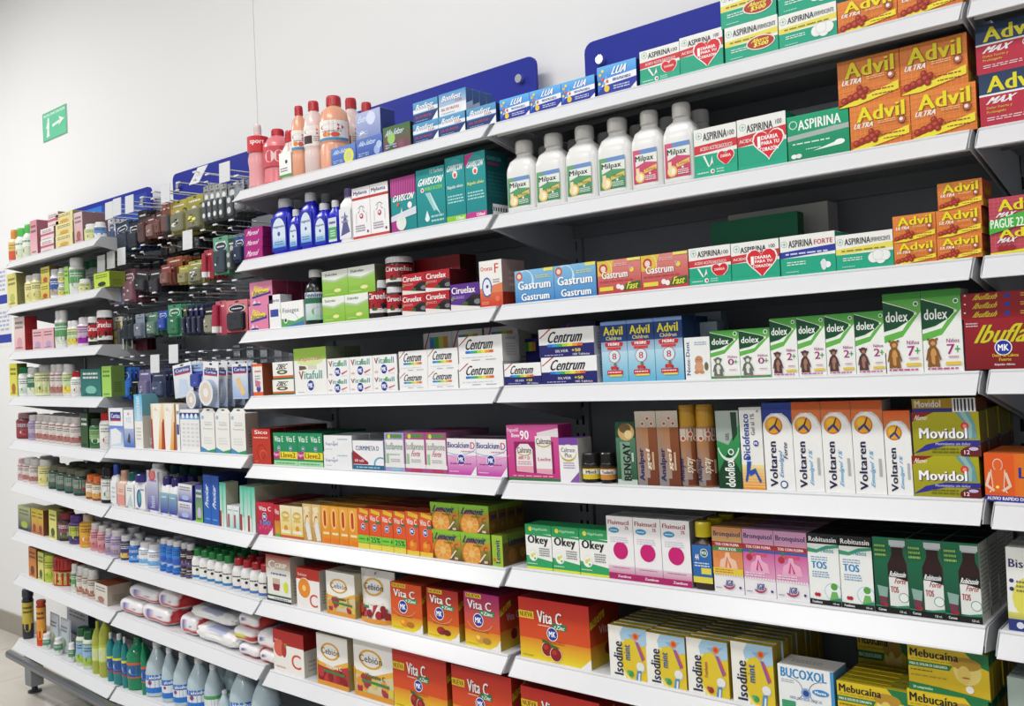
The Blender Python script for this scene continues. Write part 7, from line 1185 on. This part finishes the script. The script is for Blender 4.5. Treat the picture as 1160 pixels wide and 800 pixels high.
add(k, 65.7, 72.5, (69, 320), 'cleargreen', 'tiny white and green bottle', 'jar'); add(k, 65.7, 72.5, (69, 303), 'cleargreen', 'tiny white and green bottle', 'jar', st=True); add(k, 73, 77.5, (75, 302), 'limeslim', 'narrow green carton', d=0.04); add(k, 78, 88, (82, 291), 'whitegreen', 'tall white bottle', 'jar'); add(k, 90, 112, (93, 294), 'greenlid', 'white jar with dark green lid', 'jar', yo=0.09, n=2); add(k, 89, 104.5, (97, 314.5), 'creamjar', 'squat white jar with green label', 'jar', iso=True); add(k, 106.5, 124, (114, 309), 'limebox', 'lime carton with dark oval', d=0.06)
k = (0, 3)
add(k, 16, 28, (22, 359), 'pinkwhite', 'pale pink carton with red side', d=0.05); add(k, 30, 36, (33, 365), 'whitegreen', 'white bottle behind pink cartons', 'jar', yo=0.02); add(k, 37, 61, (43, 373), 'pinklow', 'low pink carton', d=0.05, n=2); add(k, 62, 73, (65, 351.5), 'whitegreen', 'slim white bottle with green label', 'bottle', n=2); add(k, 76, 86.5, (79, 363.5), 'cleargreen', 'tiny nozzle bottle', 'bottle', n=2); add(k, 87.5, 98.5, (93, 359), 'purplebase', 'white bottle with purple foot', 'jar'); add(k, 99.5, 109, (104.5, 358.5), 'ciruejar', 'black prune jar with red label', 'jar'); add(k, 110, 128, (119, 356), 'ciruejar', 'large black prune jar with red label', 'jar', H=0.125, iso=True)
k = (0, 4)
add(k, 11, 19.5, (15.5, 412), 'yelthin', 'narrow bright yellow carton', d=0.04); add(k, 20.5, 30, (25, 416), 'greenlid', 'white jar with green lid', 'jar'); add(k, 30.5, 38, (34, 416.5), 'whitecapgreen', 'green labelled bottle', 'jar'); add(k, 38.7, 55.5, (47, 413.5), 'bigcream', 'big cream bottle', 'jar'); add(k, 56.5, 70, (60, 413), 'brownjar', 'white pill bottle with brown label', 'jar', n=2); add(k, 70.5, 79.5, (75, 412.5), 'cleargreen', 'white bottle with yellow label', 'jar'); add(k, 80, 90.5, (85, 421), 'redcapwhite', 'small white jar with red foot', 'jar'); add(k, 91.5, 114.5, (103, 418), 'tealbox', 'teal green carton', d=0.05); add(k, 115.5, 126, (121, 415), 'limeslim', 'pale lime carton', d=0.05)
k = (0, 5)
add(k, 18, 31, (24.8, 468.7), 'maroonjar', 'maroon supplement jar', 'jar'); add(k, 31.5, 39, (35, 471), 'lilacvit', 'white and lilac bottle', 'jar'); add(k, 39.5, 90.5, (43.5, 470), 'brownjar', 'white and brown supplement jar', 'jar', n=6, deep=1, group='white and brown supplement jars'); add(k, 91.5, 99.5, (95.5, 468.5), 'darkgreenbox', 'dark green carton', d=0.05); add(k, 101, 111, (106, 475), 'greenbottle', 'green bottle with dark cap', 'jar'); add(k, 112.5, 123.5, (118, 470.5), 'redcapwhite', 'white bottle with red cap', 'bottle', H=0.15)
k = (0, 6)
add(k, 19.5, 24.5, (22, 520), 'pinkpill', 'narrow pink and white bottle', 'jar'); add(k, 25, 42, (29, 520), 'brownjar', 'white bottle with reddish label', 'jar', n=2, deep=1); add(k, 42.5, 53, (48, 522), 'yelwhite', 'yellow and white bottle', 'jar'); add(k, 54, 96, (59, 528), 'darkgreenjar', 'dark green supplement jar', 'jar', n=4, deep=2, group='dark green supplement jars'); add(k, 96.5, 113, (100.5, 539), 'orangecap', 'amber bottle with orange cap', 'jar', n=2, gap=0.002); add(k, 113.5, 124.5, (119, 530), 'blackwhite', 'black bottle with white label', 'bottle')
k = (0, 7)
add(k, 20.5, 34.5, (28, 574), 'navybox', 'grey green carton with navy panel', d=0.06); add(k, 35.5, 49, (38.5, 576), 'yelred', 'yellow and red carton', d=0.06, n=2, deep=1); add(k, 49.5, 55, (52, 579), 'darkredjar', 'dark red jar behind yellow carton', 'jar', yo=0.02); add(k, 55.5, 64, (60, 578.5), 'yelcard', 'bright yellow carton with dark picture', d=0.03); add(k, 65.5, 76.5, (71, 583.5), 'darkredjar', 'dark red supplement jar', 'jar'); add(k, 77.5, 89, (83, 586), 'purplejar', 'purple supplement jar', 'jar'); add(k, 89.5, 101, (95, 585), 'honeybear', 'honey coloured supplement bottle', 'bottle'); add(k, 102, 109.5, (105.5, 594), 'pinkvit', 'pink vitamin bottle with white cap', 'jar', deep=1); add(k, 110, 118, (114, 597), 'pinkvit', 'pale pink vitamin bottle with white cap', 'jar', deep=1); add(k, 118.5, 124.5, (121.5, 600), 'lilacvit', 'narrow lilac vitamin bottle', 'jar')
k = (0, 8)
add(k, 32.5, 41, (37, 621), 'orangebox2', 'orange and brown carton', d=0.05); add(k, 43, 49.5, (46, 626), 'yelcard', 'narrow yellow green carton', d=0.05); add(k, 50, 58, (54, 627), 'limetube', 'lime green tube', 'tube'); add(k, 59, 79, (68, 634), 'redyel', 'big jar with wide red lid', 'jar'); add(k, 80, 85, (82.5, 640), 'whitegreen', 'thin white and green bottle', 'jar'); add(k, 86, 107, (89.5, 643), 'whitecapbrown', 'white capped bottle with brown foot', 'jar', n=3, gap=0.002); add(k, 107.5, 121.5, (114.5, 662), 'browncart', 'white carton with brown lid', d=0.09)
k = (0, 9)
add(k, 24.5, 38, (31.5, 671), 'blackcanister', 'tall black canister with yellow label', 'jar', iso=True); add(k, 40.8, 52, (46, 683), 'orangetube', 'tall orange tube', 'tube', iso=True); add(k, 53, 63.5, (58, 696), 'foilbag', 'silver foil pouch', 'pouch', d=0.03, yo=0.03); add(k, 64.5, 76, (70, 702), 'foilbag', 'silver foil pouch', 'pouch', d=0.03, yo=0.03)
add(k, 76, 100, (88, 690), 'greybox', 'navy and grey carton at the back', d=0.03, yo=0.16)
add(k, 48, 57.5, (52.5, 721), 'smallgreen', 'small white and green bottle', 'jar', yo=-0.004, iso=True); add(k, 61, 71, (66, 726), 'smallgreen', 'small white and green bottle', 'jar', yo=-0.004, iso=True); add(k, 77, 85, (81, 731), 'smallgreen', 'small white and green bottle', 'jar', yo=-0.004, iso=True)
add(k, 85.5, 103, (90, 714), 'limegreencap', 'jar with dark green cap', 'jar', n=2, gap=0.003); add(k, 103.5, 110.5, (107, 706), 'mouthyellow', 'slim yellow bottle', 'bottle'); add(k, 111, 119.5, (115, 700), 'mouthyellow', 'yellow green ribbed bottle', 'bottle')

# ================================================================== hooks and hanging packets
def hook(px, py, yt, tagplate=None, label=''):
    p = un(px, py, yt); e = link('display_hook', None); e.location = (p.x, 0, p.z)
    tag(e, None, 'hook', 'chromed display hooks'); yb = YB-0.002
    mb = MB(); mb.tube((0, yt, 0), (0, yb, 0.004), 0.0024); mb.tube((0, yt, 0), (0, yt-0.008, 0.008), 0.0024); link('prong', mb.mesh('prong', M['chrome']), e)
    mb = MB(); mb.tube((0, yt-0.004, 0.032), (0, yb, 0.036), 0.0022); link('tag_arm', mb.mesh('tag_arm', M['chrome']), e)
    mb = MB(); mb.box(-0.011, yt-0.008, 0.029, 0.011, yt-0.003, 0.034); mb.box(-0.009, yt-0.012, 0.005, 0.009, yt-0.008, 0.009); link('tip_clip', mb.mesh('tip_clip', M['rail']), e)
    mb = MB(); mb.box(-0.02, yb-0.003, -0.012, 0.02, yb+0.001, 0.046); link('back_plate', mb.mesh('back_plate', M['chrome']), e)
    if tagplate:
        w_, h_, dz, lean = tagplate
        mb = MB(); mb.prism([(yt-0.012, dz), (yt-0.010, dz), (yt-0.010+lean, dz+h_), (yt-0.012+lean, dz+h_)], -w_/2, w_/2); o = link('price_tag', mb.mesh('price_tag', M['rail']), e)
    HK.append((e, p, 'with white price plate' if tagplate else '', label)); return e
HK = []
HOOKS = [
 ('top', 0.09, [(127, 240, 1), (136, 236, 1), (150, 233, 1), (163, 228, 0), (176, 222, 0), (191, 221, 1), (204, 212, 0), (223, 200, 2), (237, 203, 0), (258, 198, 1), (270, 205, 0)]),
 ('upper', 0.09, [(118, 300, 1), (129, 296, 1), (141, 292, 1), (154, 286, 0), (164, 282, 0), (184, 274, 0), (195, 272, 0), (216, 274, 1), (232, 266, 0), (246, 260, 0), (264, 255, 0)]),
 ('third', 0.09, [(134, 350, 0), (146, 344, 0), (162, 340, 0), (177, 336, 0), (196, 336, 0), (220, 331, 0), (235, 327, 0), (251, 324, 0), (268, 323, 0)]),
 ('lowest', 0.09, [(129, 411, 0), (140, 409, 0), (152, 408, 0), (164, 407, 0), (179, 413, 1), (200, 402, 1), (215, 404, 0), (230, 403, 0), (246, 402, 0), (262, 402, 0)])]
assert True
for rown, yt, pts in HOOKS:
    for i, (px, py, tg) in enumerate(pts): hook(px, py+6, yt, (0.058, 0.062, -0.008 if rown != 'lowest' else -0.01, 0.035 if tg == 2 else 0.002) if tg else None, '%s row, %s' % (rown, ['first', 'second', 'third', 'fourth', 'fifth', 'sixth', 'seventh', 'eighth', 'ninth', 'tenth', 'eleventh'][i]+' from left'))
for e, p, wt, lb in HK: e['label'] = ('chromed display hook %s, %s of hooks, hook bay' % (wt, lb)).replace('  ', ' ').replace(' ,', ',')

PK = {}
def packet(px0, px1, py0, py1, kind, desc, y=0.10, deep=0, rz=0.0, lean=0.0, dd=0.016):
    cx, cy = (px0+px1)/2, (py0+py1)/2; a = un(px0, cy, y); b = un(px1, cy, y); t = un(cx, py0, y); u = un(cx, py1, y); w = (b.x-a.x)/max(math.cos(rz), 0.5); h = t.z-u.z
    c0, c1, feat, fc = kind; key = (kind, round(w, 3), round(h, 3))
    if key not in PK:
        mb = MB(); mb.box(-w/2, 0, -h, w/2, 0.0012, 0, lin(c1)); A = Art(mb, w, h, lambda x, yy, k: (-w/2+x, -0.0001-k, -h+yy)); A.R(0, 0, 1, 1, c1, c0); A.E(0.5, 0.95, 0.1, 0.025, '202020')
        A.L(0.15, 0.8, 0.85, 0.9, 1, 'E8E8E8' if sum(lin(c0)) < 0.9 else '505058')
        if feat == 'oval': A.E(0.5, 0.74, 0.4, 0.13, 'E8E8EC'); A.E(0.5, 0.74, 0.36, 0.11, fc); A.L(0.25, 0.7, 0.75, 0.78, 1, 'E8E8F0')
        if feat == 'dots': [A.C(0.5, y_, 0.3, fc) for y_ in (0.7, 0.35)]
        if feat == 'band': A.R(0, 0.5, 1, 0.72, fc); A.L(0.1, 0.55, 0.9, 0.68, 1, 'E8E8E8')
        if feat == 'card': A.R(0.06, 0.72, 0.94, 0.9, fc); A.R(0.06, 0.68, 0.94, 0.72, 'C83C44'); A.T('Curitas', 0.14, 0.76, 0.86, 0.86, 'E8ECF8', 1); A.P([(0.2, 0.1), (0.8, 0.06), (0.7, 0.5), (0.3, 0.56)], 'C8D8EC')
        if feat == 'tape': A.R(0.08, 0.72, 0.92, 0.82, fc); A.R(0.08, 0.69, 0.92, 0.72, 'C83C44'); A.T('Curitas', 0.16, 0.74, 0.84, 0.8, 'E8ECF8', 1); A.R(0, 0, 1, 0.6, 'A8BCE0', 'E4E8F0')
        if feat == 'camo':
            rg = random.Random(2)
            for i in range(10): A.E(rg.uniform(0.1, 0.9), rg.uniform(0.1, 0.7), 0.14, 0.08, rg.choice(['3C3C24', 'E8E8D8', '8C8C50', fc]))
        if feat == 'plaster': A.R(0.06, 0.76, 0.94, 0.92, '28308C'); A.R(0.06, 0.72, 0.94, 0.76, 'C83C44'); A.T('Curitas', 0.14, 0.79, 0.86, 0.89, 'E8ECF8', 1); A.P([(0.2, 0.56), (0.44, 0.62), (0.86, 0.16), (0.6, 0.08)], fc); A.R(0, 0, 1, 0.04, 'B8C8E0')
        card = mb.mesh('backing_card', M['carton']); parts = [('backing_card', card)]
        mb = MB()
        if feat == 'tube': mb.loft([(-h*0.95, w*0.2, w*0.2, 2, lin('ECECEC')), (-h*0.76, w*0.2, w*0.2, 2, lin('ECECEC')), (-h*0.755, w*0.22, w*0.22, 2, lin(fc)), (-h*0.12, w*0.22, w*0.1, 2, lin(fc))], 16, -w*0.2, -w*0.22); parts.append(('tube', mb.mesh('tube', M['plastic'], True)))
        elif feat == 'tape':
            ring = []; 
            for i in range(28):
                t0, t1 = 2*math.pi*i/28, 2*math.pi*(i+1)/28
                def rp(t, r, yy): return (r*math.cos(t), yy, -h*0.68+r*math.sin(t))
                R1, R2, R3 = w*0.46, w*0.36, w*0.16
                for ra, rb, c in ((R1, R2, 'E8ECF4'), (R2, R3, 'E4D4C4'), (R3, 0.0005, 'F0F0F4')): mb.face([rp(t0, ra, -0.018), rp(t1, ra, -0.018), rp(t1, rb, -0.018), rp(t0, rb, -0.018)][::-1], lin(c))
                mb.face([rp(t0, R1, -0.018), rp(t1, R1, -0.018), rp(t1, R1, 0), rp(t0, R1, 0)], lin('A8B4C8'))
            parts.append(('tape_reel', mb.mesh('tape_reel', M['plastic'])))
        elif feat != 'card' and feat != 'plaster' and feat != 'none':
            hw, hh = w*0.4, h*0.3; z = -h*0.66; rr = []
            for f_, yy in ((1.0, -0.0006), (0.94, -0.009), (0.82, -0.013)): rr.append([(x*hw*f_, yy, z+q*hh*f_) for x, q in ((-1, -0.8), (-0.8, -1), (0.8, -1), (1, -0.8), (1, 0.8), (0.8, 1), (-0.8, 1), (-1, 0.8))])
            c = lin({'blister': shade(fc, 0.8), 'dots': '4A5054', 'camo': '7C7C60'}.get(feat, fc))
            for A_, B_ in zip(rr, rr[1:]):
                for i in range(8): j = (i+1) % 8; mb.face([A_[i], A_[j], B_[j], B_[i]], c)
            mb.face(rr[-1], c); fw_, fh_ = hw*1.5, hh*1.5; B = Art(mb, fw_, fh_, lambda x, yy, k: (-fw_/2+x, -0.0133-k, z-fh_/2+yy)); rg = random.Random(int(w*9e4))
            if feat == 'dots': B.C(0.5, 0.85, 0.4, fc); B.C(0.5, 0.2, 0.4, fc)
            for q_ in range(0 if feat == 'dots' else 9 if feat == 'camo' else 4): x_, y_ = rg.uniform(0.05, 0.6), rg.uniform(0.05, 0.75); B.R(x_, y_, x_+rg.uniform(0.12, 0.35), y_+rg.uniform(0.05, 0.18), rg.choice(['E8E8E8', '1C1C20', shade(fc, 0.5), shade(fc, 1.4)]))
            parts.append(('moulded_blister', mb.mesh('moulded_blister', M['film'])))
        PK[key] = parts
    for q in range(deep+1):
        yy = y+q*dd
        if yy > YB-0.03: break
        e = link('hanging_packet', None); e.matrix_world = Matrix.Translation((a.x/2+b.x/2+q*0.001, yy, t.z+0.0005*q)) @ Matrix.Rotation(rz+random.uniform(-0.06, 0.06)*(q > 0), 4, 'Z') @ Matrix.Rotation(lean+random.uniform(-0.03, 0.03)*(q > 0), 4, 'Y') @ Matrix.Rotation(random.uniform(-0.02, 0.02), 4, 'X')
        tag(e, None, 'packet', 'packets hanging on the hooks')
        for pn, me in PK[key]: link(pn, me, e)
        PREC.append((e, desc, q))
PREC = []
ORD = ['first', 'second', 'third', 'fourth', 'fifth', 'sixth', 'seventh', 'eighth', 'ninth', 'tenth', 'eleventh', 'twelfth']
def K(a, b, f='blister', c='888888'): return (a, b, f, c)
P_ = packet
P_(123, 131, 248, 285, K('E8E8EC', 'D8DCE4', 'oval', '5C6C90'), 'white packet, top hooks', deep=3)
P_(131, 146, 252, 285, K('28384C', '34608C', 'oval', '203040'), 'steel blue packet, top hooks', deep=5, lean=-0.12)
P_(146, 159, 252, 283, K('141C30', '1C4070', 'oval', '101828'), 'navy packet, top hooks', deep=5)
P_(157, 167, 238, 277, K('2C2224', '1C1A1C', 'band', '50302C'), 'black and brown packet, top hooks', deep=6)
P_(167, 176, 245, 270, K('5C3430', '8C5854', 'blister', 'A88078'), 'rosy brown packet, top hooks', deep=5); P_(177, 184, 240, 266, K('4C2C28', '7C4C40', 'blister', '94584C'), 'brown packet, top hooks', deep=5); P_(184, 194, 231, 265, K('9C5030', '3C2820', 'dots', '7C4030'), 'rust packet, top hooks', deep=5)
P_(194, 212, 227, 265, K('B0A040', '98903C', 'camo', 'C8C8A8'), 'yellow packet, top hooks', deep=5); P_(212, 231, 221, 261, K('A8A038', '54583C', 'camo', 'B8B048'), 'yellow camouflage packet, top hooks', deep=5)
for i in range(4): P_(231+i*6.6, 237.2+i*6.8, 211-i*1.0, 254-i*1.4, K('A8ACA8', '24282A', 'dots', 'E8E8EA'), 'clear packet with white dots, top hooks', deep=4)
P_(259, 268, 207, 247, K('98A0A8', '3C4044', 'dots', 'D8D8DC'), 'grey packet with pale dots, top hooks', deep=4); P_(268, 277, 204, 240, K('A8B0BC', '50585C', 'blister', 'A8B0B4'), 'pale grey packet, top hooks', deep=5)
P_(124, 132, 311, 345, K('D8D0D4', 'B8A8B0', 'dots', '8C6C80'), 'pale striped packet, upper hooks', deep=3); P_(132, 140, 308, 345, K('8C3C4C', '9CA8C8', 'blister', 'A8B4CC'), 'red and lilac packet, upper hooks', deep=4)
P_(140, 154, 305, 343, K('5C3444', '6C3C4C', 'oval', '8C6070'), 'plum packet, upper hooks', deep=5); P_(154, 169, 307, 330, K('303034', '222226', 'blister', '34343A'), 'black packet, upper hooks', deep=6, lean=0.15); P_(170, 183, 306, 333, K('24242A', '1C1A20', 'blister', '2C2A34'), 'small black packet, upper hooks', deep=6)
P_(183, 194, 300, 323, K('8C4038', '7C4438', 'blister', 'A46C60'), 'coral packet, upper hooks', deep=4); P_(190, 207, 291, 321, K('9C5428', '6C3820', 'blister', '884428'), 'orange packet, upper hooks', y=0.13, deep=5); P_(203, 214, 301, 322, K('B0A43C', 'A09848', 'blister', 'B8B078'), 'small yellow packet, upper hooks', deep=4); P_(214, 232, 295, 321, K('A0A04C', '84845A', 'camo', 'BCBC98'), 'pale camouflage packet, upper hooks', deep=4)
P_(232, 241.5, 283, 316, K('B03848', '9C3040', 'tube', 'A83444'), 'red tube packet, upper hooks', deep=3); P_(242, 259, 268, 311, K('6CA88C', '4C9470', 'oval', '30404C'), 'green packet with oval logo, upper hooks', deep=3); P_(259, 266, 270, 308, K('2C4438', '1C2C28', 'dots', 'B8C0BC'), 'dark green packet, upper hooks', deep=4); P_(266, 277.5, 268, 297, K('34488C', '2C4C94', 'oval', '20304C'), 'blue packet with oval logo, upper hooks', deep=3)
P_(129, 139, 359, 396, K('E8E8DC', 'E4E4D8', 'dots', '8C7C44'), 'white and gold packet, third row hooks', deep=2)
for i in range(4): P_(139.5+i*6.3, 146+i*6.3, 357-i*0.5, 386-i*0.8, K('3C4858', '303A48', 'blister', '34404C'), 'slate packet, third row hooks', deep=4, rz=-0.3)
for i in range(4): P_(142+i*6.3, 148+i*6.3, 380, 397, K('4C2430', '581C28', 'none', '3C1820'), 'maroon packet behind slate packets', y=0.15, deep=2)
P_(154, 164, 356, 383, K('8C98A4', '6C7C8C', 'blister', '8C98A8'), 'pale grey blue packet, third row hooks', y=0.09, deep=2); P_(168, 179, 354, 380, K('58806C', '40705C', 'blister', '7CA08C'), 'sage green packet, third row hooks', deep=5); P_(180, 190, 352, 374, K('2C50A8', '3460B8', 'oval', '2448A0'), 'bright blue oval packet, third row hooks', deep=3)
P_(191, 206, 345, 381, K('3C8C64', '4C9C78', 'oval', '247048'), 'emerald packet, third row hooks', deep=6)
for i in range(4): P_(207+i*6.2, 213+i*6.2, 346-i*0.5, 381-i*0.6, K('2C3060' if i else '50583C', '1C1C38', 'blister', '20244C'), 'dark navy packet, third row hooks', deep=5, rz=-0.2)
P_(232, 244.5, 348, 379, K('201C24', '181418', 'band', '8C8C78'), 'black packet with pale band, third row hooks', deep=5); P_(245, 257, 341, 379, K('C86474', 'B03C54', 'tube', 'A82C48'), 'crimson tube packet, third row hooks', deep=3); P_(257, 281, 340, 376, K('D88088', 'C45C60', 'oval', '24242C'), 'coral packet with black oval logo, third row hooks', deep=3)
P_(124, 131, 424, 450, K('C8D8D8', 'D0D8D8', 'blister', 'E0E8EC'), 'clear packet, lowest hooks', deep=3); P_(131, 149, 417, 452, K('3C78D0', '2450C0', 'oval', '3C80DC'), 'bright blue packet with round logo, lowest hooks', deep=2); P_(149, 158, 430, 450, K('1C1C20', '181818', 'blister', '202024'), 'small black packet, lowest hooks', deep=5)
P_(158, 171, 419, 450, K('6C6494', '7C74A0', 'blister', '8C84B0'), 'lilac packet, lowest hooks', deep=5); P_(173, 188, 421, 450, K('3C4468', '34405C', 'blister', '505C84'), 'slate blue packet, lowest hooks', deep=6)
P_(196, 217, 412, 450, K('EEF0F2', 'D0DCE8', 'card', '4C5094'), 'white card with blue band and pump bottle', y=0.07, deep=3, lean=-0.1); P_(217, 230, 413, 440, K('8CB0DC', 'D0D8E8', 'band', '3444A0'), 'blue photo card, lowest hooks', y=0.08, deep=5); P_(216, 228, 432, 462, K('C8D0E4', 'A8B4D8', 'tape', '34409C'), 'small surgical tape packet', y=0.085)
P_(231, 248.5, 410, 461, K('EEF0F2', 'E0E4EC', 'tape', '28308C'), 'large surgical tape packet', y=0.04, deep=4, lean=0.08, dd=0.03); P_(263.5, 281, 412, 452, K('EEF0F2', '98B4E0', 'plaster', 'E8C890'), 'white plaster card with finger picture', y=0.05, deep=2)
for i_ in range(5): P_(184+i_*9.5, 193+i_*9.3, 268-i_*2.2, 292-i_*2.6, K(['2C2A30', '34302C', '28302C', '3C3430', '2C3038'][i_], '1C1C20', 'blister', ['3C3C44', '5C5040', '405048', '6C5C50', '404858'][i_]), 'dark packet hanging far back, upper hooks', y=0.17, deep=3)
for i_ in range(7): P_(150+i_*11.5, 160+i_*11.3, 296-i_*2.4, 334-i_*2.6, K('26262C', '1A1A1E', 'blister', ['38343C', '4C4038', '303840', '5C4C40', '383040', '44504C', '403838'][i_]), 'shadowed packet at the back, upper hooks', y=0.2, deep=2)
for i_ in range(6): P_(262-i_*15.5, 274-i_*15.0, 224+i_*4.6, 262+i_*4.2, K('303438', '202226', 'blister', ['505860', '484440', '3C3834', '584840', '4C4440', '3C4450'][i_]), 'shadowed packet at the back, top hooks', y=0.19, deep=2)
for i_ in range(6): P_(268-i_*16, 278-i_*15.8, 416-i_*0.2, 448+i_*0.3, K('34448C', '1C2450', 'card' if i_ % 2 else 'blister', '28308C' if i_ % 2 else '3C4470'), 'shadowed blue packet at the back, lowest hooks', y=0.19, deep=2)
cnt = {}
for e, d_, q in PREC: cnt.setdefault(d_, []).append((e, q))
for d_, L_ in cnt.items():
    cols = []; 
    for e, q in L_:
        if q == 0: cols.append(e.location.x)
    cols.sort()
    ci = -1
    seq = {}
    cur = None
    for e, q in L_:
        if q == 0: cur = cols.index(e.location.x)
        parts = [d_]
        if len(cols) > 1: parts.append('%s from left' % ORD[cur])
        if q: parts.append('%s behind front' % ORD[q-1])
        elif any(q2 for _, q2 in L_): parts.append('frontmost')
        e['label'] = ', '.join(parts)

# ================================================================== labels that single each thing out
from collections import defaultdict
G_ = defaultdict(list)
for r in RECS: G_[(r['desc'], r['key'])].append(r)
def ordw(i, n): return 'leftmost' if i == 0 else ('rightmost' if i == n-1 else '%s from left' % ORD[i])
for (desc, key), rs in G_.items():
    rows = sorted({r['row'] for r in rs}); lvs = sorted({r['lv'] for r in rs}); fr = sorted(r['s'] for r in rs if r['row'] == 0)
    cols = []
    for s_ in fr:
        if not cols or s_-cols[-1][-1] > 0.022: cols.append([s_])
        else: cols[-1].append(s_)
    cen = [sum(c)/len(c) for c in cols]
    for r in rs:
        p = [desc]; q = []
        if len(cen) > 1: i = min(range(len(cen)), key=lambda j: abs(cen[j]-r['s'])); q.append(ordw(i, len(cen)))
        if len(lvs) > 1: i = lvs.index(r['lv']); q.append('lower' if i == 0 else ('upper' if i == len(lvs)-1 else 'middle'))
        if len(rows) > 1: q.append('front' if r['row'] == 0 else '%s behind' % ORD[r['row']-1])
        if q: p.append(' '.join(q))
        p.append('%s shelf %s' % (LEVEL[key[1]], BAY[key[0]])); r['o']['label'] = ', '.join(p)
        if 'group' not in r['o'] and len(rs) > 1: r['o']['group'] = desc+'s'
seen = defaultdict(int)
for o in bpy.data.objects:
    if o.parent is None and 'label' in o: seen[o['label']] += 1
dup = [l for l, n in seen.items() if n > 1]
print('LABEL DUPES', len(dup), dup[:12]); print('LONG', [l for l in seen if len(l.split()) > 16][:10]); print('THINGS', sum(seen.values()), 'OBJECTS', len(bpy.data.objects))
